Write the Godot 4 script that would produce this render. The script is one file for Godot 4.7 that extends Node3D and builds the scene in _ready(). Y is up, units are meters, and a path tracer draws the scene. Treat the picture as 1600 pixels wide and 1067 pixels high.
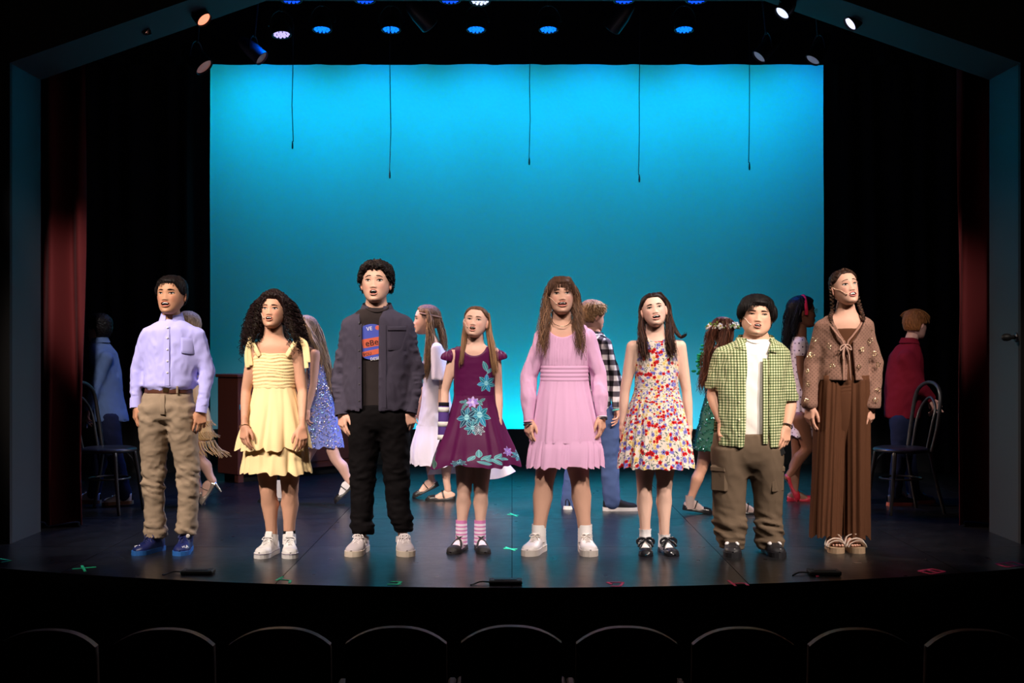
extends Node3D
# A stage with a lit backdrop, a row of eight singers in front and eight more children walking behind them.
const F := 2000.0      # focal length in photo pixels (frame 1600 x 1067)
const CH := 1.25       # camera height above the stage floor
const CY := 533.5
var nz := FastNoiseLite.new()
var rng := RandomNumberGenerator.new()
var names := {}

# ---------------------------------------------------------------- mesh buffer
class Buf:
	var v := PackedVector3Array()
	var c := PackedColorArray()
	var u := PackedVector2Array()
	var t := PackedInt32Array()
	func vert(p: Vector3, col: Color, uv := Vector2.ZERO) -> int:
		v.append(p)
		c.append(col)
		u.append(uv)
		return v.size() - 1
	func tri(a: int, b: int, d: int) -> void:
		t.append(a)
		t.append(b)
		t.append(d)
	func quad(a: int, b: int, d: int, e: int) -> void:
		tri(a, b, d)
		tri(a, d, e)
	func normals() -> PackedVector3Array:
		var n := PackedVector3Array()
		n.resize(v.size())
		for i in range(0, t.size(), 3):
			var a := v[t[i]]
			var k := (v[t[i + 2]] - a).cross(v[t[i + 1]] - a)
			n[t[i]] += k
			n[t[i + 1]] += k
			n[t[i + 2]] += k
		for i in n.size():
			n[i] = n[i].normalized() if n[i].length_squared() > 1e-24 else Vector3.UP
		return n
	func mesh(m: Material) -> ArrayMesh:
		var am := ArrayMesh.new()
		if t.is_empty():
			return am
		var ar := []
		ar.resize(Mesh.ARRAY_MAX)
		ar[Mesh.ARRAY_VERTEX] = v
		ar[Mesh.ARRAY_NORMAL] = normals()
		ar[Mesh.ARRAY_COLOR] = c
		ar[Mesh.ARRAY_TEX_UV] = u
		ar[Mesh.ARRAY_INDEX] = t
		am.add_surface_from_arrays(Mesh.PRIMITIVE_TRIANGLES, ar)
		am.surface_set_material(0, m)
		return am
	func add(o: Buf, x: Transform3D, tint := Color.WHITE) -> void:
		var k := v.size()
		var flip := x.basis.determinant() < 0.0
		for i in o.v.size():
			v.append(x * o.v[i])
			c.append(o.c[i] * tint)
			u.append(o.u[i])
		for i in range(0, o.t.size(), 3):
			t.append(k + o.t[i])
			t.append(k + o.t[i + (2 if flip else 1)])
			t.append(k + o.t[i + (1 if flip else 2)])
	func grid(rows: Array, closed: bool, cols: Array, us := 1.0, vs := 1.0) -> void:
		# rows: arrays of equal length; cols: one colour, or one per row
		var k := v.size()
		var w: int = rows[0].size()
		for r in rows.size():
			var row: PackedVector3Array = rows[r]
			var col: Color = cols[mini(r, cols.size() - 1)]
			for j in w:
				vert(row[j], col, Vector2(us * j / float(w if closed else w - 1), vs * r / float(rows.size() - 1)))
		for r in rows.size() - 1:
			for j in (w if closed else w - 1):
				var a := k + r * w + j
				var b := k + r * w + (j + 1) % w
				quad(a, b, b + w, a + w)

# ---------------------------------------------------------------- distance field meshed with surface nets
class Field:
	var prims := []
	var mod = null
	var uvm := 0
	func tube(rows: Array, kk := 0.0) -> void:      # rows [y, cx, cz, rx, rz]
		var r := rows.duplicate()
		r.sort_custom(func(a, b): return a[0] < b[0])
		prims.append([0, r, kk])
	func chain(pts: Array, rads: Array, kk := 0.0, sq := 1.0) -> void:
		prims.append([1, pts, rads, kk, sq])
	func extract(cell: float, buf: Buf, col: Color, colfn = null) -> void:
		var lo := Vector3(1e9, 1e9, 1e9)
		var hi := -lo
		var boxes := []
		for p in prims:
			var a := Vector3(1e9, 1e9, 1e9)
			var b := -a
			if p[0] == 0:
				for r in p[1]:
					a = a.min(Vector3(r[1] - r[3], r[0], r[2] - r[4]))
					b = b.max(Vector3(r[1] + r[3], r[0], r[2] + r[4]))
			else:
				for i in p[1].size():
					var e := Vector3.ONE * float(p[2][i])
					a = a.min(p[1][i] - e)
					b = b.max(p[1][i] + e)
			boxes.append([a, b])
			lo = lo.min(a)
			hi = hi.max(b)
		lo -= Vector3.ONE * cell * 4.0
		hi += Vector3.ONE * cell * 4.0
		var nx := int((hi.x - lo.x) / cell) + 1
		var ny := int((hi.y - lo.y) / cell) + 1
		var nn := int((hi.z - lo.z) / cell) + 1
		var sy := nx
		var sz := nx * ny
		var D := PackedFloat32Array()
		D.resize(nx * ny * nn)
		D.fill(1000.0)
		var T := PackedFloat32Array()
		for pi in prims.size():
			var p: Array = prims[pi]
			var kk: float = p[2] if p[0] == 0 else p[3]
			var pad := maxf(cell * 3.5, kk + cell)
			var a: Vector3 = boxes[pi][0] - Vector3.ONE * pad
			var b: Vector3 = boxes[pi][1] + Vector3.ONE * pad
			var x0 := maxi(0, int((a.x - lo.x) / cell))
			var x1 := mini(nx, int((b.x - lo.x) / cell) + 2)
			var y0 := maxi(0, int((a.y - lo.y) / cell))
			var y1 := mini(ny, int((b.y - lo.y) / cell) + 2)
			var z0 := maxi(0, int((a.z - lo.z) / cell))
			var z1 := mini(nn, int((b.z - lo.z) / cell) + 2)
			if p[0] == 0:
				var rows: Array = p[1]
				for y in range(y0, y1):
					var yy := lo.y + y * cell
					var j := 0
					while j < rows.size() - 2 and rows[j + 1][0] < yy:
						j += 1
					var q0: Array = rows[j]
					var q1: Array = rows[j + 1]
					var tt := clampf((yy - q0[0]) / maxf(q1[0] - q0[0], 1e-6), 0.0, 1.0)
					var cx: float = lerpf(q0[1], q1[1], tt)
					var cz: float = lerpf(q0[2], q1[2], tt)
					var rx: float = maxf(lerpf(q0[3], q1[3], tt), 0.004)
					var rz: float = maxf(lerpf(q0[4], q1[4], tt), 0.004)
					var over := maxf(yy - rows[-1][0], rows[0][0] - yy)
					for z in range(z0, z1):
						var dz := (lo.z + z * cell - cz) / rz
						dz *= dz
						var i := z * sz + y * sy + x0
						for x in range(x0, x1):
							var dx := (lo.x + x * cell - cx) / rx
							var h := sqrt(dx * dx + dz)
							# distance along the ray to the ellipse
							var rr := sqrt(rx * rx * dx * dx + rz * rz * dz) / maxf(h, 1e-5)
							var d := maxf((h - 1.0) * rr, over)
							var o := D[i]
							var hh := kk - absf(o - d)
							D[i] = minf(o, d) - (hh * hh / (4.0 * kk) if hh > 0.0 else 0.0)
							i += 1
			else:
				var pts: Array = p[1]
				var rad: Array = p[2]
				var sq: float = p[4]
				T.resize(D.size())
				T.fill(1000.0)
				for s in pts.size() - 1:
					var pa: Vector3 = pts[s]
					var pb: Vector3 = pts[s + 1]
					var ra: float = rad[s]
					var rb: float = rad[s + 1]
					var e := Vector3.ONE * (maxf(ra, rb) + pad)
					var l := pa.min(pb) - e
					var g := pa.max(pb) + e
					var ba := pb - pa
					ba.z *= sq
					var inv := 1.0 / maxf(ba.length_squared(), 1e-9)
					var u0 := maxi(x0, int((l.x - lo.x) / cell))
					var u1 := mini(x1, int((g.x - lo.x) / cell) + 2)
					for z in range(maxi(z0, int((l.z - lo.z) / cell)), mini(z1, int((g.z - lo.z) / cell) + 2)):
						for y in range(maxi(y0, int((l.y - lo.y) / cell)), mini(y1, int((g.y - lo.y) / cell) + 2)):
							var i := z * sz + y * sy + u0
							var w := Vector3(0, lo.y + y * cell - pa.y, (lo.z + z * cell - pa.z) * sq)
							for x in range(u0, u1):
								w.x = lo.x + x * cell - pa.x
								var tt := clampf(w.dot(ba) * inv, 0.0, 1.0)
								var d := (w - ba * tt).length() - ra - (rb - ra) * tt
								if d < T[i]:
									T[i] = d
								i += 1
				for z in range(z0, z1):
					for y in range(y0, y1):
						var i := z * sz + y * sy + x0
						for x in range(x0, x1):
							var d := T[i]
							if d < 500.0:
								var o := D[i]
								var hh := kk - absf(o - d)
								D[i] = minf(o, d) - (hh * hh / (4.0 * kk) if hh > 0.0 else 0.0)
							i += 1
		if mod != null:
			var lim := cell * 3.0
			for z in nn:
				for y in ny:
					var i := z * sz + y * sy
					for x in nx:
						var d := D[i]
						if d < lim:
							D[i] = mod.call(lo + Vector3(x, y, z) * cell, d)
						i += 1
		var vi := PackedInt32Array()
		vi.resize(D.size())
		vi.fill(-1)
		var thr := cell * 3.2
		var off := [0, 1, sy, sy + 1, sz, sz + 1, sz + sy, sz + sy + 1]
		var cor := [Vector3(0, 0, 0), Vector3(1, 0, 0), Vector3(0, 1, 0), Vector3(1, 1, 0), Vector3(0, 0, 1), Vector3(1, 0, 1), Vector3(0, 1, 1), Vector3(1, 1, 1)]
		var edges := [0, 1, 2, 3, 4, 5, 6, 7, 0, 2, 1, 3, 4, 6, 5, 7, 0, 4, 1, 5, 2, 6, 3, 7]
		var cells := PackedInt32Array()
		var e8 := PackedFloat32Array()
		e8.resize(8)
		for z in nn - 1:
			for y in ny - 1:
				var i := z * sz + y * sy - 1
				for x in nx - 1:
					i += 1
					var d0 := D[i]
					if d0 > thr or d0 < -thr:
						continue
					var neg := 0
					for k in 8:
						var d: float = D[i + off[k]]
						e8[k] = d
						if d < 0.0:
							neg += 1
					if neg == 0 or neg == 8:
						continue
					var sum := Vector3.ZERO
					var n := 0
					for k in range(0, 24, 2):
						var ka: int = edges[k]
						var kb: int = edges[k + 1]
						var fa := e8[ka]
						var fb := e8[kb]
						if (fa < 0.0) != (fb < 0.0):
							sum += cor[ka].lerp(cor[kb], fa / (fa - fb))
							n += 1
					var p := lo + (Vector3(x, y, z) + sum / n) * cell
					var cc := col
					if colfn != null:
						cc = colfn.call(p)
					vi[i] = buf.vert(p, cc, Vector2(p.x, -p.y) if uvm == 0 else Vector2(p.z, -p.y))
					cells.append(i)
		for i in cells:
			var d0 := D[i]
			var ins := d0 < 0.0
			for ax in 3:
				var st := 1 if ax == 0 else (sy if ax == 1 else sz)
				var s1 := sy if ax == 0 else (sz if ax == 1 else 1)
				var s2 := sz if ax == 0 else (1 if ax == 1 else sy)
				if ins == (D[i + st] < 0.0) or i - s1 - s2 < 0:
					continue
				var qa := vi[i]
				var qb := vi[i - s1]
				var qc := vi[i - s1 - s2]
				var qd := vi[i - s2]
				if qb < 0 or qc < 0 or qd < 0:
					continue
				if ins:
					buf.quad(qa, qd, qc, qb)
				else:
					buf.quad(qa, qb, qc, qd)

# ---------------------------------------------------------------- shapes added to a buffer
func curve(pts: Array, n: int) -> Array:
	# Catmull-Rom through points
	var out := []
	var m := pts.size()
	for i in n + 1:
		var f := i / float(n) * (m - 1)
		var k := mini(int(f), m - 2)
		var t := f - k
		var a: Vector3 = pts[maxi(k - 1, 0)]
		var b: Vector3 = pts[k]
		var c: Vector3 = pts[k + 1]
		var d: Vector3 = pts[mini(k + 2, m - 1)]
		out.append(b.cubic_interpolate(c, a, d, t))
	return out

func rope(b: Buf, pts: Array, rads: Array, sides: int, col: Color, flat := 1.0, cap := true, flat_dir := Vector3.ZERO) -> void:
	# a tube swept along points; flat < 1 squashes it along flat_dir
	var n := pts.size()
	var side := Vector3.ZERO
	var k := b.v.size()
	for i in n:
		var p: Vector3 = pts[i]
		var d: Vector3 = (pts[mini(i + 1, n - 1)] - pts[maxi(i - 1, 0)]).normalized()
		if i == 0:
			side = d.cross(flat_dir if flat_dir != Vector3.ZERO else (Vector3.UP if absf(d.y) < 0.9 else Vector3.RIGHT)).normalized()
		side = (side - d * side.dot(d)).normalized()
		var up := side.cross(d) * flat
		var r: float = rads[mini(i, rads.size() - 1)] if rads.size() != 2 else lerpf(rads[0], rads[1], i / float(n - 1))
		for j in sides:
			var a := TAU * j / sides
			b.vert(p + (side * cos(a) + up * sin(a)) * r, col, Vector2(j / float(sides), i / float(n - 1)))
		if i > 0:
			for j in sides:
				var o := k + i * sides
				b.quad(o - sides + j, o + j, o + (j + 1) % sides, o - sides + (j + 1) % sides)
	if cap:
		for e in [0, n - 1]:
			var o: int = k + e * sides
			var cidx := b.vert(pts[e], col)
			for j in sides:
				if e == 0:
					b.tri(cidx, o + j, o + (j + 1) % sides)
				else:
					b.tri(cidx, o + (j + 1) % sides, o + j)

func ball(b: Buf, x: Transform3D, col: Color, rings := 8, segs := 12) -> void:
	var rows := []
	for i in rings + 1:
		var a := PI * i / rings
		var row := PackedVector3Array()
		for j in segs:
			var f := -TAU * j / segs
			row.append(x * Vector3(sin(a) * cos(f), cos(a), sin(a) * sin(f)))
		rows.append(row)
	b.grid(rows, true, [col])

func lathe(b: Buf, prof: Array, segs: int, col: Color, x := Transform3D.IDENTITY, cols := []) -> void:
	var rows := []
	for p in prof:
		var row := PackedVector3Array()
		for j in segs:
			var f := TAU * j / segs
			row.append(x * Vector3(p[0] * cos(f), p[1], p[0] * sin(f)))
		rows.append(row)
	b.grid(rows, true, cols if cols else [col])

func box(b: Buf, x: Transform3D, s: Vector3, col: Color, bevel := 0.0) -> void:
	# a box with chamfered edges, sharp normals
	var h := s * 0.5
	var bv := minf(bevel, minf(h.x, minf(h.y, h.z)) * 0.9)
	for ax in 3:
		for sg in [-1.0, 1.0]:
			var n := Vector3.ZERO
			n[ax] = sg
			var u := Vector3.ZERO
			u[(ax + 1) % 3] = 1.0
			var w := n.cross(u)
			var hu := absf(u.dot(h)) - bv
			var hw := absf(w.dot(h)) - bv
			var c := n * absf(n.dot(h))
			face(b, x, [c - u * hu - w * hw, c - u * hu + w * hw, c + u * hu + w * hw, c + u * hu - w * hw], n, col)
	if bv <= 0.0:
		return
	for ax in 3:
		var a1 := (ax + 1) % 3
		var a2 := (ax + 2) % 3
		for s1 in [-1.0, 1.0]:
			for s2 in [-1.0, 1.0]:
				var p := Vector3.ZERO
				p[a1] = s1 * h[a1]
				p[a2] = s2 * (h[a2] - bv)
				var q := Vector3.ZERO
				q[a1] = s1 * (h[a1] - bv)
				q[a2] = s2 * h[a2]
				var l := Vector3.ZERO
				l[ax] = h[ax] - bv
				var nn := Vector3.ZERO
				nn[a1] = s1
				nn[a2] = s2
				face(b, x, [p - l, p + l, q + l, q - l], nn, col)
	for sx in [-1.0, 1.0]:
		for sy in [-1.0, 1.0]:
			for sz in [-1.0, 1.0]:
				var g := Vector3(sx, sy, sz)
				face(b, x, [g * Vector3(h.x, h.y - bv, h.z - bv), g * Vector3(h.x - bv, h.y, h.z - bv), g * Vector3(h.x - bv, h.y - bv, h.z)], g, col)

func face(b: Buf, x: Transform3D, p: Array, n: Vector3, col: Color) -> void:
	# a flat polygon with its own vertices, turned so that it faces n
	var k := (p[2] - p[0]).cross(p[1] - p[0]) as Vector3
	var ids := []
	for i in p.size():
		ids.append(b.vert(x * (p[i] as Vector3), col, Vector2(p[i].x, p[i].z)))
	if k.dot(n) < 0.0:
		ids.reverse()
	for i in range(1, p.size() - 1):
		b.tri(ids[0], ids[i], ids[i + 1])

func prism(b: Buf, poly: PackedVector2Array, y0: float, y1: float, col: Color, x := Transform3D.IDENTITY) -> void:
	# a flat polygon (x, z) raised between two heights
	var tris := Geometry2D.triangulate_polygon(poly)
	for top in [true, false]:
		var k := b.v.size()
		for p in poly:
			b.vert(x * Vector3(p.x, y1 if top else y0, p.y), col, p)
		for i in range(0, tris.size(), 3):
			var pa := poly[tris[i]]
			var up := (poly[tris[i + 2]] - pa).cross(poly[tris[i + 1]] - pa) < 0.0
			if up == top:
				b.tri(k + tris[i], k + tris[i + 1], k + tris[i + 2])
			else:
				b.tri(k + tris[i], k + tris[i + 2], k + tris[i + 1])
	var mid := Vector2.ZERO
	for p in poly:
		mid += p / poly.size()
	for i in poly.size():
		var p := poly[i]
		var q := poly[(i + 1) % poly.size()]
		var o := (p + q) * 0.5 - mid
		face(b, x, [Vector3(p.x, y0, p.y), Vector3(p.x, y1, p.y), Vector3(q.x, y1, q.y), Vector3(q.x, y0, q.y)], Vector3(o.x, 0, o.y), col)

# ---------------------------------------------------------------- materials and nodes
func mat(called: String, col: Color, rough := 0.8, metal := 0.0, opt := {}) -> StandardMaterial3D:
	# col is a linear base colour; vertex colours multiply it
	var m := StandardMaterial3D.new()
	m.resource_name = called
	m.albedo_color = col.linear_to_srgb()
	m.roughness = rough
	m.metallic = metal
	m.vertex_color_use_as_albedo = true
	if opt.has("tex"):
		m.albedo_texture = opt.tex
	if opt.has("tri"):
		m.uv1_triplanar = true
		m.uv1_triplanar_sharpness = 6.0
		m.uv1_scale = Vector3.ONE * float(opt.tri)
	if opt.has("uv"):
		m.uv1_scale = opt.uv
	if opt.has("uvo"):
		m.uv1_offset = opt.uvo
	if opt.has("normal"):
		m.normal_enabled = true
		m.normal_texture = opt.normal
		m.normal_scale = opt.get("nscale", 0.5)
	if opt.has("spec"):
		m.metallic_specular = opt.spec
	if opt.has("rim"):
		m.rim_enabled = true
		m.rim = opt.rim
		m.rim_tint = 0.6
	if opt.has("back"):
		m.backlight_enabled = true
		m.backlight = opt.back
	if opt.has("sss"):
		m.subsurf_scatter_enabled = true
		m.subsurf_scatter_strength = opt.sss
	if opt.has("coat"):
		m.clearcoat_enabled = true
		m.clearcoat = opt.coat
		m.clearcoat_roughness = 0.2
	if opt.has("emit"):
		m.emission_enabled = true
		m.emission = (opt.emit as Color)
		m.emission_energy_multiplier = opt.get("power", 1.0)
	return m

func numbered(called: String) -> String:
	var n: int = names.get(called, 0)
	names[called] = n + 1
	return called if n == 0 else "%s_%03d" % [called, n]

func tag(o: Node, label := "", category := "", group := "", kind := "") -> Node:
	if label: o.set_meta("label", label)
	if category: o.set_meta("category", category)
	if group: o.set_meta("group", group)
	if kind: o.set_meta("kind", kind)
	return o

func node(called: String, pos := Vector3.ZERO, yaw := 0.0) -> Node3D:
	var o := Node3D.new()
	o.name = numbered(called)
	add_child(o, true)
	o.position = pos
	o.rotation.y = yaw
	return o

func part(called: String, b, m: Material, parent: Node, label := "") -> MeshInstance3D:
	var o := MeshInstance3D.new()
	o.mesh = b.mesh(m) if b is Buf else b
	o.name = called if parent != self else numbered(called)
	parent.add_child(o, true)
	if label: o.set_meta("label", label)
	return o

func at(px: float, py: float, d: float) -> Vector3:
	return Vector3((px - 800.0) * d / F, CH - (py - CY) * d / F, -d)

func ground(px: float, py: float) -> Vector3:
	return at(px, py, F * CH / (py - CY))

func xf(p: Vector3, s := Vector3.ONE, e := Vector3.ZERO) -> Transform3D:
	return Transform3D(Basis.from_euler(e * PI / 180.0) * Basis.from_scale(s), p)

func W() -> Color:
	return Color.WHITE

# ================================================================ the place
var M := {}

func _ready() -> void:
	nz.seed = 7
	nz.noise_type = FastNoiseLite.TYPE_SIMPLEX_SMOOTH
	nz.frequency = 1.0
	nz.fractal_type = FastNoiseLite.FRACTAL_NONE
	rng.seed = 11
	# camera
	var cam := Camera3D.new()
	cam.name = "camera"
	cam.position = Vector3(0, CH, 0)
	cam.fov = rad_to_deg(2.0 * atan(CY / F))
	cam.near = 0.05
	cam.far = 60.0
	add_child(cam)
	cam.current = true
	# no sky: a closed dark theatre
	var we := WorldEnvironment.new()
	we.name = "environment"
	var env := Environment.new()
	env.background_mode = Environment.BG_COLOR
	env.background_color = Color.BLACK
	env.tonemap_mode = Environment.TONE_MAPPER_LINEAR
	env.tonemap_exposure = 1.0
	env.sdfgi_enabled = true
	env.ssao_enabled = true
	env.ssil_enabled = true
	we.environment = env
	add_child(we)
	materials()
	lights_front()
	lights_backdrop()
	lights_stage()
	structure()
	drapes()
	props()
	people()

func img_tex(im: Image) -> ImageTexture:
	return ImageTexture.create_from_image(im)

func materials() -> void:
	var fl := Image.create(1024, 1024, false, Image.FORMAT_RGB8)
	var rg := Image.create(512, 512, false, Image.FORMAT_RGB8)
	fl.fill(Color(0.15, 0.15, 0.165))
	for y in range(0, 1024, 4):
		for x in range(0, 1024, 4):
			var a := TAU * x / 1024.0
			var b := TAU * y / 1024.0
			var n := nz.get_noise_3d(cos(a) * 2.2 + 5.0, sin(a) * 2.2 + cos(b) * 2.2, sin(b) * 2.2)
			var n2 := nz.get_noise_3d(cos(a) * 9.0, sin(a) * 9.0 + cos(b) * 9.0, sin(b) * 9.0)
			var g := 0.095 + 0.02 * n + 0.018 * n2
			fl.fill_rect(Rect2i(x, y, 4, 4), Color(g, g, g * 1.06))
	for y in range(0, 512, 4):
		for x in range(0, 512, 4):
			var n := nz.get_noise_2d(x * 0.02, y * 0.02) * 0.5 + nz.get_noise_2d(x * 0.07 + 50, y * 0.07) * 0.5
			var g := 0.3 + 0.035 * n
			rg.fill_rect(Rect2i(x, y, 4, 4), Color(g, g, g))
	for i in 170:      # scuffs left by shoes
		var p := Vector2(rng.randf() * 1024, rng.randf() * 1024)
		var d := Vector2.from_angle(rng.randf() * TAU)
		var bend := rng.randf_range(-0.03, 0.03)
		var tone := rng.randf_range(0.2, 0.36)
		for s in int(rng.randf_range(8, 46)):
			p += d
			d = d.rotated(bend)
			if rng.randf() < 0.75:
				fl.set_pixel(posmod(int(p.x), 1024), posmod(int(p.y), 1024), Color(tone, tone, tone * 1.04))
	M.floor = mat("black stage paint", W(), 1.0, 0.0, {"tex": img_tex(fl)})
	M.floor.roughness_texture = img_tex(rg)
	M.floor.uv1_triplanar = true
	M.floor.uv1_world_triplanar = true
	M.floor.uv1_scale = Vector3.ONE * 0.4
	M.black = mat("black paint", Color(0.012, 0.012, 0.013), 0.8)
	M.drape = mat("black velour", Color(0.006, 0.006, 0.007), 0.95, 0, {"rim": 0.1})
	M.pros = mat("dark blue-grey wall paint", Color(0.026, 0.03, 0.036), 0.6)
	M.house = mat("dark house paint", Color(0.01, 0.009, 0.009), 0.85)
	M.carpet = mat("dark carpet", Color(0.012, 0.01, 0.011), 0.95)
	M.red = mat("red velvet", Color(0.13, 0.006, 0.005), 0.85, 0, {"rim": 0.2})
	M.cyc = mat("white backdrop cloth", Color(0.6, 0.6, 0.6), 0.95)
	M.metal = mat("black lamp housing", Color(0.02, 0.02, 0.022), 0.4, 0.2)
	M.silver = mat("worn metal housing", Color(0.2, 0.18, 0.26), 0.5, 0.3)
	M.rubber = mat("black rubber", Color(0.015, 0.015, 0.016), 0.5)
	M.darkwood = mat("black stained wood", Color(0.022, 0.019, 0.018), 0.35)
	M.seatwood = mat("dark seat wood", Color(0.025, 0.012, 0.008), 0.5)
	M.plush = mat("dark plush", Color(0.02, 0.012, 0.014), 0.95, 0, {"rim": 0.2})
	M.green_tape = mat("green glow tape", Color(0.03, 0.85, 0.4), 0.6)
	M.pink_tape = mat("pink tape", Color(0.9, 0.06, 0.2), 0.6)

# ---------------------------------------------------------------- lamps
func aim(o: Node3D, from: Vector3, to: Vector3) -> void:
	o.position = from
	o.basis = Basis.looking_at((to - from).normalized(), Vector3.UP if absf((to - from).normalized().y) < 0.98 else Vector3.BACK)

func spot(parent: Node3D, called: String, col: Color, energy: float, angle: float, soft: float, size: float, ahead: float) -> void:
	var l := SpotLight3D.new()
	l.name = called
	l.light_color = col.linear_to_srgb()
	l.light_energy = energy
	l.spot_angle = angle
	l.spot_angle_attenuation = soft
	l.light_size = size
	l.spot_range = 30.0
	l.spot_attenuation = 2.0
	l.shadow_enabled = true
	l.position = Vector3(0, 0, -ahead)
	parent.add_child(l, true)

func can_lamp(from: Vector3, to: Vector3, length: float, rad: float, glow: Color, power: float, label: String, group: String, pipe_y: float, hs: Material = null) -> Node3D:
	# theatre can: housing, lens, yoke, clamp
	var o := node("spotlight")
	aim(o, from, to)
	tag(o, label, "spotlight", group)
	var b := Buf.new()
	var back := Transform3D(Basis(Vector3.RIGHT, Vector3(0, 0, 1), Vector3(0, -1, 0)), Vector3.ZERO)      # lathe y -> +z (backwards)
	lathe(b, [[rad * 0.9, 0.012], [rad, 0.0], [rad * 1.04, 0.004], [rad * 1.02, length * 0.45], [rad * 0.8, length * 0.8], [rad * 0.5, length], [0.001, length * 1.02]], 28, W(), back)
	part("housing", b, hs if hs else M.metal, o)
	var l := Buf.new()
	lathe(l, [[0.0005, 0.009], [rad * 0.45, 0.01], [rad * 0.9, 0.014]], 28, W(), back)
	part("lens", l, mat("glowing lamp lens", Color(0.5, 0.5, 0.5), 0.3, 0, {"emit": glow, "power": power}), o)
	var y := Buf.new()
	var up := o.basis.inverse() * Vector3.UP
	var mid := Vector3(0, 0, length * 0.4)
	var pts := []
	for i in 13:
		var a := PI * i / 12.0
		pts.append(mid + Vector3(cos(a) * (rad + 0.025), 0, 0) + up * (sin(a) * (rad + 0.06)))
	rope(y, pts, [0.008], 6, W())
	part("yoke", y, M.metal, o)
	var c := Buf.new()
	rope(c, [mid + up * (rad + 0.05), o.basis.inverse() * Vector3(0, pipe_y - 0.036 - from.y, 0)], [0.014, 0.014], 8, W())
	part("clamp", c, M.metal, o)
	return o

func led_lamp(from: Vector3, to: Vector3, glow: Color, power: float, label: String, group: String, pipe_y: float) -> Node3D:
	var o := node("led_par_light")
	aim(o, from, to)
	tag(o, label, "stage light", group)
	var back := Transform3D(Basis(Vector3.RIGHT, Vector3(0, 0, 1), Vector3(0, -1, 0)), Vector3.ZERO)
	var rad := 0.078
	var b := Buf.new()
	lathe(b, [[0.001, 0.012], [rad * 0.94, 0.012], [rad * 0.96, 0.0], [rad * 1.08, 0.0], [rad * 1.08, 0.05], [rad * 0.9, 0.1], [rad * 0.55, 0.13], [0.001, 0.131]], 28, W(), back)
	part("housing", b, M.metal, o)
	var l := Buf.new()
	for ring in [[1, 0.0], [6, 0.029], [11, 0.057]]:
		for i in ring[0]:
			var a: float = TAU * i / ring[0]
			ball(l, xf(Vector3(cos(a) * ring[1], sin(a) * ring[1], 0.008), Vector3(0.0125, 0.0125, 0.012)), W(), 5, 8)
	part("led_lens_array", l, mat("glowing led lens", Color(0.2, 0.2, 0.2), 0.2, 0, {"emit": glow, "power": power}), o)
	var y := Buf.new()
	var up := o.basis.inverse() * Vector3.UP
	var pts := []
	for i in 13:
		var a := PI * i / 12.0
		pts.append(Vector3(cos(a) * (rad + 0.03), 0, 0.07) + up * (sin(a) * (rad + 0.07)))
	rope(y, pts, [0.007], 6, W())
	part("yoke", y, M.metal, o)
	var c := Buf.new()
	rope(c, [Vector3(0, 0, 0.07) + up * (rad + 0.06), o.basis.inverse() * Vector3(0, pipe_y - 0.036 - from.y, 0)], [0.013, 0.013], 8, W())
	part("clamp", c, M.metal, o)
	return o

func pipe(d: float, y: float, half: float, label: String) -> void:
	var b := Buf.new()
	rope(b, [Vector3(-half, y, -d), Vector3(half, y, -d)], [0.024, 0.024], 10, W())
	tag(part("lighting_pipe", b, M.metal, self), label, "pipe", "overhead lighting pipes")

func lights_front() -> void:
	# warm cans on a pipe over the first rows of the house, out of the picture
	pipe(3.9, 5.02, 5.7, "long black pipe hung across the auditorium ceiling carrying front lights")
	var key := Color(1.0, 0.86, 0.75)
	for a in [[-4.2, -2.05, 13.0, 36.0], [-2.9, -1.45, 13.5, 24.0], [-1.1, -0.5, 13.5, 22.0], [1.1, 0.55, 13.5, 22.0], [2.9, 1.4, 13.5, 24.0], [4.2, 2.05, 13.0, 36.0]]:
		var o := can_lamp(Vector3(a[0], 4.6, -3.9), Vector3(a[1], 0.98, -7.62), 0.4, 0.1, Color(1, 0.9, 0.8), 3.0, "black front spotlight on the auditorium pipe aimed at the singers", "front spotlights over the auditorium", 5.02)
		spot(o, "warm_spot", key, a[3], a[2], 0.75, 0.09, 0.06)

	for a in [[-1.7, -3.12], [1.7, 3.05]]:
		var o := can_lamp(Vector3(a[0], 4.6, -3.9), Vector3(a[1], 0.95, -9.8), 0.4, 0.1, Color(1, 0.9, 0.8), 3.0, "black front spotlight on the auditorium pipe aimed at the side of the stage", "front spotlights over the auditorium", 5.02)
		spot(o, "warm_spot", Color(0.95, 0.88, 0.9), 26.0 if a[0] < 0.0 else 20.0, 5.2, 0.9, 0.09, 0.06)
	for a in [[-0.35, -1.5], [0.35, 1.3]]:
		var o := can_lamp(Vector3(a[0], 4.6, -3.9), Vector3(a[1], 0.95, -9.9), 0.4, 0.1, Color(1, 0.9, 0.8), 3.0, "black front spotlight on the auditorium pipe aimed at the walkers behind", "front spotlights over the auditorium", 5.02)
		spot(o, "warm_spot", Color(1.0, 0.85, 0.75), 13.0, 13.0, 0.8, 0.09, 0.06)

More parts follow.
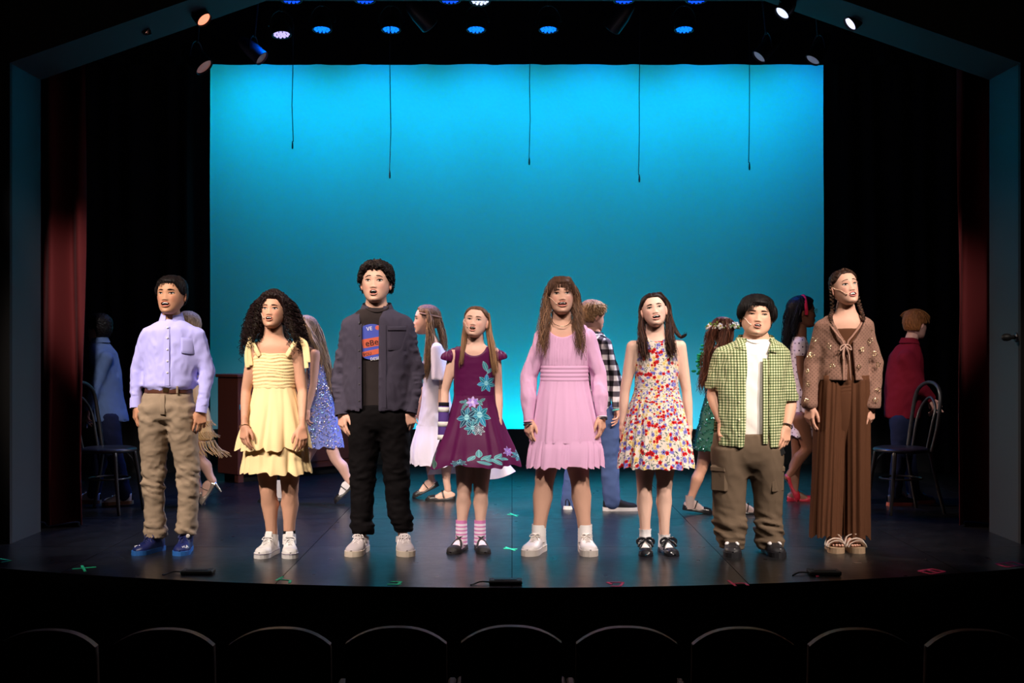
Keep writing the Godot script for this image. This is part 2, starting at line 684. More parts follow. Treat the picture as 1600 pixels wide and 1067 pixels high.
func lights_backdrop() -> void:
	# cyan and blue wash lamps behind the black border, close to the top of the backdrop
	pipe(12.42, 4.78, 3.6, "black pipe behind the top border carrying the backdrop lamps")
	var teal := Color(0.0, 0.58, 0.8)
	var blue := Color(0.0, 0.36, 1.0)
	for i in 12:
		var x := -3.05 + i * 0.56
		var t := i % 2 == 0
		var o := led_lamp(Vector3(x, 4.38, -12.42), Vector3(x * 1.0, 2.8 if t else 3.5, -13.5), Color(0, 0.8, 0.8) if t else Color(0, 0.4, 1), 1.5, "led wash lamp hidden behind the top border lighting the backdrop", "backdrop wash lamps", 4.78)
		spot(o, "wash_spot", teal if t else blue, 1.55 if t else 1.75, 62.0 if t else 40.0, 1.0, 0.07, 0.03)
	# low strip on the floor between ground row and backdrop
	for i in 5:
		var x := -2.3 + i * 1.15
		var o := node("floor_strip_light", Vector3(x, 0.0, -13.1))
		tag(o, "low led strip light standing on the floor behind the ground row", "strip light", "floor strip lights behind the ground row")
		var b := Buf.new()
		box(b, xf(Vector3(0, 0.04, 0)), Vector3(1.0, 0.08, 0.09), W(), 0.006)
		part("housing", b, M.metal, o)
		var g := Buf.new()
		box(g, xf(Vector3(0, 0.083, 0)), Vector3(0.96, 0.006, 0.05), W())
		part("led_lens_strip", g, mat("glowing strip", Color(0.1, 0.1, 0.1), 0.3, 0, {"emit": Color(0, 0.7, 0.9), "power": 1.0}), o)
		var l := AreaLight3D.new()
		l.name = "strip_glow"
		l.area_size = Vector2(0.96, 0.06)
		l.light_color = Color(0.0, 0.56, 0.8).linear_to_srgb()
		l.light_energy = [0.5, 1.0, 1.8, 1.8, 0.9][i]
		l.area_range = 20.0
		l.shadow_enabled = true
		l.basis = Basis.looking_at(Vector3(0, 1, -0.1).normalized(), Vector3.BACK)
		l.position = Vector3(0, 0.095, -0.01)
		o.add_child(l, true)

func lights_stage() -> void:
	pipe(10.9, 4.3, 3.6, "black pipe over mid stage carrying the row of blue lamps")
	pipe(9.9, 4.3, 3.6, "black pipe over the stage just behind the arch")
	var lb := "small round led stage lamp glowing blue, in the row above the backdrop's top edge"
	for px in [503, 611, 744, 857, 1069]:
		var p := at(px, 47, 10.9)
		var o := led_lamp(p, p + Vector3(0, -1, 0.17), Color(0.02, 0.4, 1.0), 2.2, lb, "blue led lamps in the lower row", 4.3)
		spot(o, "blue_spot", Color(0.0, 0.16, 1.0), 4.6, 40.0, 1.0, 0.07, 0.03)
	var pw := at(440, 55, 10.9)
	var ow := led_lamp(pw, pw + Vector3(0.1, -1, 0.2), Color(0.75, 0.7, 1.0), 1.3, "round led stage lamp glowing pale violet white beside the blue ones", "", 4.3)
	spot(ow, "pale_spot", Color(0.75, 0.7, 1.0), 3.0, 40.0, 1.0, 0.07, 0.03)
	for px in [455, 570, 703, 975, 1088]:
		var p := at(px, 1, 9.9)
		var o := led_lamp(p, p + Vector3(0, -1, 0.1), Color(0.02, 0.25, 1.0), 2.0, "small blue led stage lamp just under the arch, half cut off by its edge", "blue led lamps in the upper row", 4.3)
		spot(o, "blue_spot", Color(0.0, 0.14, 1.0), 2.0, 42.0, 1.0, 0.07, 0.03)
	var pm := at(750, 2, 9.9)
	led_lamp(pm, pm + Vector3(0, -1, 0.25), Color(0.8, 0.85, 1.0), 1.4, "round led stage lamp glowing white among the upper blue ones", "", 4.3)
	var warm := Color(1.0, 0.72, 0.55)
	var cold := Color(0.9, 0.88, 1.0)
	# [px, py, distance, aim, glow, power, energy, radius, label, housing, hangs from, length]
	for a in [
		[320, 32, 8.2, Vector3(0.3, 0.9, -7.2), Color(1.0, 0.6, 0.45), 1.4, 2.2, 0.052, "can light glowing warm pink hung under the sloping soffit of the arch", null, 3.37, 0.13],
		[234, 48, 8.2, Vector3(0.0, 0.9, -8.6), Color(0.9, 0.6, 0.5), 0.8, 1.2, 0.045, "black can light half hidden behind the arch's haunch", null, 3.25, 0.12],
		[1221, 22, 8.2, Vector3(-0.3, 0.9, -7.4), Color(0.8, 0.85, 1.0), 1.6, 2.2, 0.052, "can light glowing cool white near the hanging cable", null, 3.46, 0.13],
		[1327, 38, 8.2, Vector3(-0.8, 0.9, -7.6), Color(0.85, 0.85, 1.0), 1.6, 2.2, 0.052, "can light glowing cool white lower on the sloping soffit, away from the cable", null, 3.35, 0.13],
		[320, 106, 9.9, Vector3(-0.2, 0.9, -9.3), Color(0.5, 0.28, 0.2), 0.5, 11.0, 0.075, "black can light with a dull copper lens hanging low beside the backdrop", null, 4.3, 0.26],
		[410, 92, 9.9, Vector3(0.9, 0.9, -9.3), Color(0.35, 0.2, 0.16), 0.4, 8.0, 0.06, "violet grey metal can light tilted down beside the pale led lamp", M.silver, 4.3, 0.24],
		[1185, 90, 9.9, Vector3(-0.4, 0.9, -9.3), Color(0.5, 0.5, 0.6), 0.35, 8.0, 0.06, "black can light with a dim grey lens next to the hanging cable", null, 4.3, 0.26],
		[1269, 95, 9.9, Vector3(0.7, 0.9, -9.3), Color(0.5, 0.5, 0.6), 0.35, 11.0, 0.06, "black can light with a dim grey lens above the backdrop's corner", null, 4.3, 0.26]]:
		var p := at(a[0], a[1], a[2])
		var o := can_lamp(p, a[3], a[11], a[7], a[4], a[5], a[8], "", a[10], a[9])
		spot(o, "side_spot", warm if a[0] < 800 else cold, a[6], 32.0, 0.8, 0.05, 0.03)
	for a in [[672, 40, 6.0], [955, 44, -5.0]]:
		var p := at(a[0], a[1], 10.9)
		can_lamp(p, p + Vector3(a[2] * 0.1, -0.6, -0.5), 0.3, 0.08, Color(0.01, 0.015, 0.03), 0.1, "unlit black can light pointing down at the backdrop between the blue lamps", "unlit can lights", 4.3)

# ---------------------------------------------------------------- structure
func slab(called: String, lo: Vector3, hi: Vector3, m: Material) -> MeshInstance3D:
	var b := Buf.new()
	box(b, xf((lo + hi) * 0.5), hi - lo, W())
	var o := part(called, b, m, self)
	o.set_meta("kind", "structure")
	return o

func structure() -> void:
	# apron with a curved front edge; black deck panels on it
	var edge := PackedVector2Array()
	for i in 41:
		var x := -3.8 + 7.6 * i / 40.0
		edge.append(Vector2(x, -(13.9 - sqrt(7.4 * 7.4 - x * x))))
	var out := edge.duplicate()
	out.append(Vector2(5.0, -8.2))
	out.append(Vector2(5.0, -14.3))
	out.append(Vector2(-5.0, -14.3))
	out.append(Vector2(-5.0, -8.2))
	var b := Buf.new()
	prism(b, out, -0.9, -0.02, W())
	var fl := part("floor", b, M.drape, self)
	fl.set_meta("kind", "structure")
	for i in 9:
		for j in 6:
			var x0 := -5.0 if i == 0 else -4.88 + (i - 1) * 1.22 + 0.0
			var x1 := 5.0 if i == 8 else -4.88 + i * 1.22
			var z0 := -7.8 - (j - 1) * 1.22 if j > 0 else -6.0
			var z1 := -7.8 - j * 1.22 if j < 5 else -14.3
			if x1 - x0 < 0.05:
				continue
			var g := 0.002
			var q := PackedVector2Array([Vector2(x0 + g, z0 - g), Vector2(x1 - g, z0 - g), Vector2(x1 - g, z1 + g), Vector2(x0 + g, z1 + g)])
			for piece in Geometry2D.intersect_polygons(q, out):
				if piece.size() < 3:
					continue
				var pb := Buf.new()
				prism(pb, piece, -0.02, 0.0, W())
				part("deck_panel", pb, M.floor, fl)
	# proscenium
	slab("wall_left", Vector3(-6.2, -0.9, -8.42), Vector3(-3.1, 5.2, -7.94), M.pros)
	slab("wall_right", Vector3(3.14, -0.9, -8.42), Vector3(6.2, 5.2, -7.94), M.pros)
	slab("trim_2", Vector3(-6.2, -0.9, -7.94), Vector3(-3.1, 5.2, -7.9), M.house)
	slab("trim_3", Vector3(3.14, -0.9, -7.94), Vector3(6.2, 5.2, -7.9), M.house)
	var h := Buf.new()
	prism(h, PackedVector2Array([Vector2(-3.1, 2.97), Vector2(-1.62, 3.49), Vector2(1.66, 3.49), Vector2(3.14, 2.97), Vector2(3.14, 5.2), Vector2(-3.1, 5.2)]), -8.42, -7.9, W(), Transform3D(Basis(Vector3.RIGHT, Vector3(0, 0, 1), Vector3(0, 1, 0)), Vector3.ZERO))
	part("trim_1", h, M.pros, self).set_meta("kind", "structure")
	# stage house
	slab("wall_back", Vector3(-5.2, -0.9, -14.5), Vector3(5.2, 5.3, -14.3), M.black)
	slab("wall_stage_left", Vector3(-5.2, -0.9, -14.3), Vector3(-5.0, 5.2, -8.42), M.black)
	slab("wall_stage_right", Vector3(5.0, -0.9, -14.3), Vector3(5.2, 5.2, -8.42), M.black)
	slab("ceiling_stage", Vector3(-5.2, 5.2, -14.3), Vector3(5.2, 5.4, -7.9), M.black)
	# auditorium
	slab("floor_house", Vector3(-6.2, -1.1, -8.3), Vector3(6.2, -0.9, 4.0), M.carpet)
	slab("ceiling_house", Vector3(-6.2, 5.2, -7.9), Vector3(6.2, 5.4, 4.0), M.house)
	slab("wall_house_left", Vector3(-6.4, -0.9, -8.42), Vector3(-6.2, 5.2, 4.0), M.house)
	slab("wall_house_right", Vector3(6.2, -0.9, -8.42), Vector3(6.4, 5.2, 4.0), M.house)
	slab("wall_rear", Vector3(-6.2, -0.9, 4.0), Vector3(6.2, 5.2, 4.2), M.house)

func wavy(x0: float, x1: float, y0: float, y1: float, z: float, amp: float, wave: float, seedv: float, tilt := 0.0) -> Buf:
	# a hanging cloth with folds, drawn round both faces
	var b := Buf.new()
	var n := int(absf(x1 - x0) / wave * 14.0) + 8
	var rows := []
	for r in 13:
		var f := r / 12.0
		var y := lerpf(y1, y0, f)
		var front := PackedVector3Array()
		var rear := PackedVector3Array()
		for j in n + 1:
			var s := j / float(n)
			var x := lerpf(x0, x1, s) + tilt * f * (1.0 - s if tilt > 0 else s)
			var ph := x / wave * TAU + nz.get_noise_2d(x * 2.0 + seedv, f * 0.6) * 2.0
			var zz := z + amp * sin(ph) * (0.75 + 0.25 * f) + amp * 0.4 * nz.get_noise_2d(x * 6.0 + seedv, y * 0.5)
			front.append(Vector3(x, y, zz))
			rear.append(Vector3(x, y, zz - 0.006))
		rear.reverse()
		front.append_array(rear)
		rows.append(front)
	b.grid(rows, true, [W()])
	return b

func drapes() -> void:
	# the backdrop
	var b := Buf.new()
	var rows := []
	for r in 9:
		var row := PackedVector3Array()
		for j in 33:
			var x := -3.6 + 7.2 * j / 32.0
			row.append(Vector3(x, 4.9 - 4.86 * r / 8.0, -13.5 + 0.012 * nz.get_noise_2d(x * 1.5, r * 0.3)))
		rows.append(row)
	b.grid(rows, false, [W()])
	var rr := []
	for row in rows:
		var q := PackedVector3Array()
		for k in range(32, -1, -1):
			q.append(row[k] + Vector3(0, 0, -0.004))
		rr.append(q)
	b.grid(rr, false, [W()])
	tag(part("backdrop", b, M.cyc, self), "wide plain backdrop cloth washed in cyan and blue light", "backdrop")
	# ground row
	var g := Buf.new()
	box(g, xf(Vector3(0.05, 0.181, -12.98)), Vector3(7.0, 0.362, 0.03), W(), 0.003)
	for x in [-3.0, -1.0, 1.0, 3.0]:
		box(g, xf(Vector3(x, 0.09, -13.02)), Vector3(0.03, 0.18, 0.06), W())
	tag(part("ground_row", g, M.black, self), "low black board along the bottom of the backdrop", "board")
	# border, legs
	tag(part("border_drape", wavy(-5.0, 5.0, 3.868, 5.2, -12.1, 0.02, 0.5, 3.0), M.drape, self), "black border drape hanging above the backdrop", "drape")
	tag(part("leg_drape", wavy(-5.0, -2.9, 0.0, 5.2, -12.25, 0.045, 0.26, 9.0, 0.0), M.drape, self), "tall black drape beside the backdrop, behind boy in blazer", "drape")
	tag(part("leg_drape", wavy(2.985, 5.0, 0.0, 5.2, -12.25, 0.045, 0.26, 19.0), M.drape, self), "tall black drape beside the backdrop, behind boy in maroon shirt", "drape")
	# red house curtains tied back behind the arch
	tag(part("stage_curtain", wavy(-3.45, -2.9, 0.01, 4.4, -8.74, 0.11, 0.27, 30.0), M.red, self), "dark red velvet curtain gathered behind the arch near the boy in blazer", "curtain")
	tag(part("stage_curtain", wavy(3.02, 3.5, 0.01, 4.4, -8.74, 0.11, 0.27, 41.0), M.red, self), "dark red velvet curtain gathered behind the arch near the boy in maroon shirt", "curtain")

func strip(parent: Node, p: Vector3, q: Vector3, w: float, m: Material) -> void:
	var b := Buf.new()
	var d := q - p
	box(b, Transform3D(Basis(Vector3.UP, atan2(d.x, d.z)), (p + q) * 0.5 + Vector3(0, 0.001, 0)), Vector3(w, 0.002, d.length()), W())
	part("tape_strip", b, m, parent)

func tape_mark(lines: Array, m: Material, label: String, group := "") -> void:
	var o := node("tape_mark", ground(lines[0][0], lines[0][1]))
	tag(o, label, "tape mark", group)
	for l in lines:
		strip(o, ground(l[0], l[1]) - o.position, ground(l[2], l[3]) - o.position, 0.014, m)

func cafe_chair(px: float, py: float, yaw: float, label: String) -> void:
	# bentwood cafe chair; px, py: floor point below the middle of the seat
	var o := node("bentwood_chair", ground(px, py), yaw)
	tag(o, label, "chair", "bentwood chairs at the sides of the stage")
	var b := Buf.new()
	lathe(b, [[0.001, 0.478], [0.17, 0.478], [0.195, 0.47], [0.2, 0.458], [0.195, 0.446], [0.17, 0.44], [0.001, 0.44]], 32, W())
	part("seat", b, M.darkwood, o)
	for s in [-1.0, 1.0]:
		var f := Buf.new()
		rope(f, curve([Vector3(s * 0.13, 0.445, 0.13), Vector3(s * 0.15, 0.25, 0.155), Vector3(s * 0.165, 0.0, 0.185)], 8), [0.017, 0.012], 8, W())
		part("leg", f, M.darkwood, o)
		var br := Buf.new()
		rope(br, curve([Vector3(s * 0.15, 0.27, 0.15), Vector3(s * 0.12, 0.38, 0.12), Vector3(s * 0.05, 0.44, 0.1)], 8), [0.008], 6, W())
		part("brace", br, M.darkwood, o)
		var r := Buf.new()
		rope(r, curve([Vector3(s * 0.15, 0.45, -0.14), Vector3(s * 0.165, 0.25, -0.18), Vector3(s * 0.185, 0.0, -0.24)], 8), [0.015, 0.012], 8, W())
		part("leg", r, M.darkwood, o)
	var ring := Buf.new()
	var pts := []
	for i in 25:
		var a := TAU * i / 24.0
		pts.append(Vector3(cos(a) * 0.148, 0.25, sin(a) * 0.15))
	rope(ring, pts, [0.008], 6, W(), 1.0, false)
	part("leg_ring", ring, M.darkwood, o)
	for h in [[0.175, 0.95, 0.014], [0.105, 0.84, 0.01]]:
		var hb := Buf.new()
		rope(hb, curve([Vector3(-h[0] * 0.9, 0.45, -0.15), Vector3(-h[0], 0.65, -0.19), Vector3(-h[0] * 0.85, h[1] - 0.07, -0.225), Vector3(0, h[1], -0.24), Vector3(h[0] * 0.85, h[1] - 0.07, -0.225), Vector3(h[0], 0.65, -0.19), Vector3(h[0] * 0.9, 0.45, -0.15)], 30), [h[2]], 8, W())
		part("back_hoop", hb, M.darkwood, o)

func props() -> void:
	cafe_chair(170, 800, PI * 0.42, "black bentwood chair in front of the boy in the blue blazer")
	cafe_chair(1408, 800, -PI * 0.42, "black bentwood chair in front of the boy in the maroon shirt")
	# cabinet
	var a := ground(372, 755)
	var dirv := Vector3(0.655, 0, -0.756)
	var o := node("wooden_cabinet", a + dirv * 0.7 + Vector3(-0.756, 0, -0.655) * 0.15, atan2(dirv.x, dirv.z) - PI / 2)
	tag(o, "low reddish brown wooden cabinet behind the girl in yellow", "cabinet")
	M.cab = mat("reddish brown wood", Color(0.2, 0.055, 0.035), 0.45)
	var c := Buf.new()
	box(c, xf(Vector3(0, 0.5, 0)), Vector3(1.4, 0.86, 0.3), W(), 0.006)
	part("body", c, M.cab, o)
	c = Buf.new()
	box(c, xf(Vector3(0, 0.945, 0)), Vector3(1.43, 0.03, 0.33), W(), 0.006)
	part("top", c, M.cab, o)
	c = Buf.new()
	box(c, xf(Vector3(0.02, 0.035, -0.02)), Vector3(1.3, 0.07, 0.24), W())
	part("plinth", c, M.black, o)
	for i in 2:
		c = Buf.new()
		box(c, xf(Vector3(-0.36 + 0.7 * i, 0.5, 0.153)), Vector3(0.6, 0.74, 0.012), W(), 0.004)
		part("panel", c, M.cab, o)
	for s in [-0.66, 0.66]:
		c = Buf.new()
		box(c, xf(Vector3(s, 0.04, 0.11)), Vector3(0.06, 0.08, 0.06), W(), 0.004)
		part("foot", c, M.cab, o)
	c = Buf.new()
	box(c, xf(Vector3(-0.675, 0.67, 0.152)), Vector3(0.022, 0.045, 0.003), W())
	box(c, xf(Vector3(-0.655, 0.655, 0.152), Vector3.ONE, Vector3(0, 0, 40)), Vector3(0.03, 0.012, 0.003), W())
	part("tape_scrap", c, mat("light blue tape", Color(0.05, 0.5, 0.6), 0.6), o, "scrap of light blue tape")
	# boundary microphones on the apron
	for q in [[306, 899, 0.17, "flat black boundary microphone at the apron edge near the boy in khaki trousers"], [790, 915, 0.17, "flat black boundary microphone with cable at the middle of the apron edge"], [1291, 900, 0.17, "flat black boundary microphone at the apron edge near the girl in brown"]]:
		var n := node("boundary_microphone", ground(q[0], q[1]) + Vector3(0, 0, -0.05))
		tag(n, q[3], "microphone", "boundary microphones along the apron")
		var mb := Buf.new()
		box(mb, xf(Vector3(0, 0.012, 0)), Vector3(q[2], 0.024, 0.09), W(), 0.006)
		part("housing", mb, M.rubber, n)
		var gb := Buf.new()
		box(gb, xf(Vector3(0, 0.025, 0.0)), Vector3(q[2] * 0.7, 0.004, 0.05), W(), 0.002)
		part("grille", gb, M.metal, n)
		var cb := Buf.new()
		rope(cb, curve([Vector3(-q[2] * 0.5, 0.01, 0), Vector3(-q[2] * 0.75, 0.012, 0.0), Vector3(-q[2] * 0.95, 0.005, 0.02), Vector3(-q[2] * 1.05, 0.004, 0.05)], 8), [0.004], 6, W())
		part("cable", cb, M.rubber, n)
	# hanging cables
	for q in [[457, 233], [609, 279], [827, 258], [999, 285], [1171, 266]]:
		var p := at(q[0], q[1], 10.3)
		var n := node("hanging_microphone", p)
		tag(n, "thin black hanging cable with a tiny microphone tip in front of the backdrop", "microphone", "microphones hung on thin cables")
		var cb := Buf.new()
		var pts := []
		for i in 9:
			pts.append(Vector3(0.012 * nz.get_noise_2d(q[0], i * 0.5), 0.06 + (5.2 - 0.06 - p.y) * i / 8.0, 0))
		rope(cb, pts, [0.0035], 6, W())
		part("cable", cb, M.rubber, n)
		var tb := Buf.new()
		lathe(tb, [[0.001, 0.0], [0.006, 0.003], [0.0075, 0.02], [0.006, 0.045], [0.003, 0.065]], 10, W())
		part("microphone_tip", tb, M.rubber, n)
	# tape marks
	var G: Material = M.green_tape
	var K: Material = M.pink_tape
	var gl := "small green tape spike mark on the dark apron"
	var gg := "green tape marks along the apron"
	tape_mark([[0, 873, 17, 876], [2, 879, 17, 876]], G, gl, gg)
	tape_mark([[113, 889, 150, 886], [128, 884, 133, 893]], G, gl, gg)
	tape_mark([[283, 896, 292, 893], [292, 893, 309, 894]], G, gl, gg)
	tape_mark([[432, 907, 442, 901], [435, 905, 454, 907], [454, 907, 452, 911]], G, gl, gg)
	tape_mark([[605, 913, 627, 913], [610, 909, 627, 909], [627, 909, 620, 914]], G, gl, gg)
	tape_mark([[793, 804, 811, 805], [797, 802, 808, 807]], G, "green tape cross on the floor behind the singers, level with their ankles", "")
	tape_mark([[787, 857, 808, 858], [790, 855, 804, 860]], G, "green tape cross on the floor between girl in purple and girl in pink", "")
	var pl := "small pink tape spike mark on the dark apron"
	var pg := "pink tape marks along the apron"
	tape_mark([[949, 910, 974, 910], [954, 916, 969, 916], [974, 910, 969, 916], [949, 910, 956, 913]], K, pl, pg)
	tape_mark([[1138, 907, 1150, 916], [1145, 912, 1164, 911], [1164, 911, 1169, 915]], K, pl, pg)
	tape_mark([[1269, 899, 1299, 896], [1271, 896, 1278, 901], [1299, 896, 1300, 899]], K, pl, pg)
	tape_mark([[1435, 892, 1456, 889], [1456, 889, 1476, 893], [1476, 893, 1455, 897], [1455, 897, 1435, 892], [1446, 890, 1466, 895]], K, pl, pg)
	tape_mark([[1556, 881, 1582, 878], [1582, 878, 1600, 883], [1600, 883, 1574, 886], [1574, 886, 1556, 881], [1568, 879, 1588, 885]], K, pl, pg)
	# small black microphone on the right jamb
	var n := node("wall_microphone", Vector3(3.14, at(0, 527, 7.95).y, -7.97))
	tag(n, "small black rounded microphone sticking out of the proscenium jamb", "microphone")
	var b := Buf.new()
	var side := Transform3D(Basis(Vector3(0, 1, 0), Vector3(-1, 0, 0), Vector3(0, 0, 1)), Vector3.ZERO)
	lathe(b, [[0.012, 0.0], [0.012, 0.03], [0.02, 0.04], [0.024, 0.06], [0.022, 0.08], [0.012, 0.092], [0.001, 0.094]], 16, W(), side)
	part("head", b, M.rubber, n)
	b = Buf.new()
	lathe(b, [[0.03, -0.002], [0.03, 0.006], [0.012, 0.01]], 16, W(), side)
	part("mount", b, M.metal, n)
	# first row of seats, seen from behind
	for i in 9:
		theatre_seat(Vector3((-715.0 + i * 178.5) * 5.5 / F, -0.9, -5.5 + 0.06 * absf(i - 4.0) * 0.3))

func theatre_seat(p: Vector3) -> void:
	var o := node("theatre_seat", p)
	tag(o, "dark theatre seat with rounded wooden back in the front row", "seat", "front row theatre seats")
	var b := Buf.new()
	var rows := []
	for side in 2:
		var rr := []
		for r in 13:
			var f := r / 12.0
			var row := PackedVector3Array()
			for j in 15:
				var s := -1.0 + 2.0 * j / 14.0
				var topy := 0.925 - 0.06 * pow(absf(s), 2.6)
				row.append(Vector3(s * 0.215, lerpf(0.36, topy, f), (0.0 if side == 0 else -0.045) + 0.05 * f - 0.045 * (1.0 - s * s)))
			if side == 1:
				row.reverse()
			rr.append(row)
		rows.append(rr)
	var full := []
	for r in 13:
		var row: PackedVector3Array = rows[0][r].duplicate()
		row.append_array(rows[1][r])
		full.append(row)
	full.reverse()
	b.grid(full, true, [W()])
	# top cap
	for j in 14:
		face(b, Transform3D.IDENTITY, [rows[0][12][j], rows[0][12][j + 1], rows[1][12][13 - j], rows[1][12][14 - j]], Vector3.UP, W())
	part("backrest", b, M.seatwood, o)
	var c := Buf.new()
	box(c, xf(Vector3(0, 0.41, -0.24), Vector3.ONE, Vector3(6, 0, 0)), Vector3(0.4, 0.09, 0.42), W(), 0.03)
	part("seat", c, M.plush, o)
	for s in [-1.0, 1.0]:
		var a := Buf.new()
		box(a, xf(Vector3(s * 0.225, 0.62, -0.14)), Vector3(0.035, 0.025, 0.34), W(), 0.008)
		part("armrest", a, M.seatwood, o)
		var l := Buf.new()
		box(l, xf(Vector3(s * 0.225, 0.305, -0.14)), Vector3(0.03, 0.61, 0.06), W(), 0.006)
		part("leg", l, M.metal, o)

# ================================================================ people: shared builders
var P: Node3D
var pd := 7.6
var pinv := Basis.IDENTITY
var side_view := false
var hand_buf: Buf
var hero := true
var skinm: StandardMaterial3D
var hairm: StandardMaterial3D

func person(px: float, d: float, yaw: float, label: String) -> void:
	P = node("person", Vector3((px - 800.0) * d / F, 0, -d), deg_to_rad(yaw))
	tag(P, label, "person")
	pd = d
	pinv = Basis(Vector3.UP, deg_to_rad(yaw)).inverse()
	side_view = absf(sin(deg_to_rad(yaw))) > 0.7

func q(px: float, py: float, dz := 0.0) -> Vector3:
	# photo pixel at this person's distance (dz metres nearer) -> the person's own axes
	return pinv * (at(px, py, pd - dz) - P.position)

func m(px: float) -> float:
	return px * pd / F

func R(py: float, xl: float, xr: float, ratio := 0.0, dz := 0.0) -> Array:
	# one row of a garment or torso: its left and right edge in the photo
	var c := q((xl + xr) * 0.5, py, dz)
	var w := m(xr - xl) * 0.5
	if side_view:
		return [c.y, c.x, c.z, w * (ratio if ratio > 0.0 else 1.3), w]
	var k := ratio if ratio > 0.0 else clampf(1.0 - (w - 0.055) / 0.05 * 0.34, 0.66, 1.0)
	return [c.y, c.x, c.z, w, w * k]

func dress_rows(rows: Array) -> Array:
	# refine rows with a smooth curve so that no kinks show
	var out := []
	for i in rows.size() - 1:
		for s in 4:
			var t := s / 4.0
			var a: Array = rows[maxi(i - 1, 0)]
			var b: Array = rows[i]
			var c: Array = rows[i + 1]
			var d: Array = rows[mini(i + 2, rows.size() - 1)]
			var r := []
			for k in 5:
				r.append(cubic_interpolate(b[k], c[k], a[k], d[k], t) if k > 0 else lerpf(b[k], c[k], t))
			out.append(r)
	out.append(rows[-1])
	return out

func skel(sh: Array, el: Array, wr: Array, hip: Array, kn: Array, an: Array) -> Dictionary:
	var s := {}
	var src := {"s": sh, "e": el, "w": wr, "h": hip, "k": kn, "a": an}
	for k in src:
		s[k] = []
		for p in src[k]:
			s[k].append(q(p[0], p[1], p[2] if p.size() > 2 else 0.0))
	return s

func make_hand() -> void:
	# a relaxed right hand: fingers down, thumb to +z, palm to +x
	hand_buf = Buf.new()
	var f := Field.new()
	f.chain([Vector3(0, 0.05, 0), Vector3(0.001, -0.01, 0)], [0.023, 0.024], 0.01)
	var zs := [0.031, 0.0105, -0.0105, -0.030]
	var lens := [[0.042, 0.026, 0.021], [0.046, 0.030, 0.022], [0.042, 0.028, 0.022], [0.033, 0.021, 0.019]]
	var curl := [[14.0, 24.0, 14.0], [20.0, 30.0, 16.0], [27.0, 34.0, 18.0], [33.0, 36.0, 20.0]]
	var splay := [0.10, 0.03, -0.04, -0.13]
	for i in 4:
		var kz: float = zs[i]
		f.chain([Vector3(0, -0.008, kz * 0.55), Vector3(0.004, -0.05, kz * 0.9), Vector3(0, -0.09 + 0.008 * absf(i - 1.0), kz)], [0.0145, 0.0145, 0.0108], 0.014)
	for i in 4:
		var p := Vector3(0, -0.088 + 0.008 * absf(i - 1.0), zs[i])
		var pts := [p]
		var ang := 0.0
		for j in 3:
			ang += deg_to_rad(curl[i][j])
			p += Vector3(sin(ang), -cos(ang), splay[i]) * float(lens[i][j])
			pts.append(p)
		f.chain(pts, [0.0094, 0.0086, 0.0079, 0.0066], 0.003)
	f.chain([Vector3(0.008, -0.018, 0.022), Vector3(0.018, -0.05, 0.046), Vector3(0.026, -0.08, 0.054), Vector3(0.033, -0.104, 0.053)], [0.015, 0.0118, 0.0104, 0.0078], 0.008)
	f.extract(0.0034, hand_buf, W())
	# nails
	for i in 4:
		pass

# ---------------------------------------------------------------- heads
const HT := [1.0, 0.97, 0.9, 0.78, 0.6, 0.4, 0.2, 0.0, -0.2, -0.4, -0.6, -0.75, -0.88, -0.96, -1.0]
const HW := [0.0, 0.024, 0.044, 0.0595, 0.0695, 0.0745, 0.0755, 0.0745, 0.0715, 0.0665, 0.0575, 0.0485, 0.0365, 0.023, 0.0]
const HF := [-0.012, 0.018, 0.043, 0.064, 0.08, 0.0875, 0.0895, 0.0885, 0.087, 0.086, 0.085, 0.0835, 0.0795, 0.07, 0.048]
const HB := [0.012, 0.032, 0.053, 0.073, 0.089, 0.0975, 0.1, 0.0985, 0.092, 0.078, 0.055, 0.034, 0.014, -0.004, -0.048]

func htab(tab: Array, t: float) -> float:
	var i := 0
	while i < HT.size() - 2 and HT[i + 1] > t:
		i += 1
	var f := clampf((t - HT[i]) / (HT[i + 1] - HT[i]), 0.0, 1.0)
	return cubic_interpolate(tab[i], tab[i + 1], tab[maxi(i - 1, 0)], tab[mini(i + 2, HT.size() - 1)], f)

func hbase(t: float, phi: float, o: Dictionary) -> Vector3:
	var jaw: float = lerpf(1.0, o.get("jaw", 1.0), smoothstep(-0.1, -0.7, t))
	var wx := htab(HW, t) * float(o.get("w", 1.0)) * jaw
	var zf := htab(HF, t)
	var zb := htab(HB, t)
	return Vector3(wx * sin(phi), t * 0.11, (zf - zb) * 0.5 + (zf + zb) * 0.5 * cos(phi))

func gs(x: float, s: float) -> float:
	return exp(-x * x / (s * s))

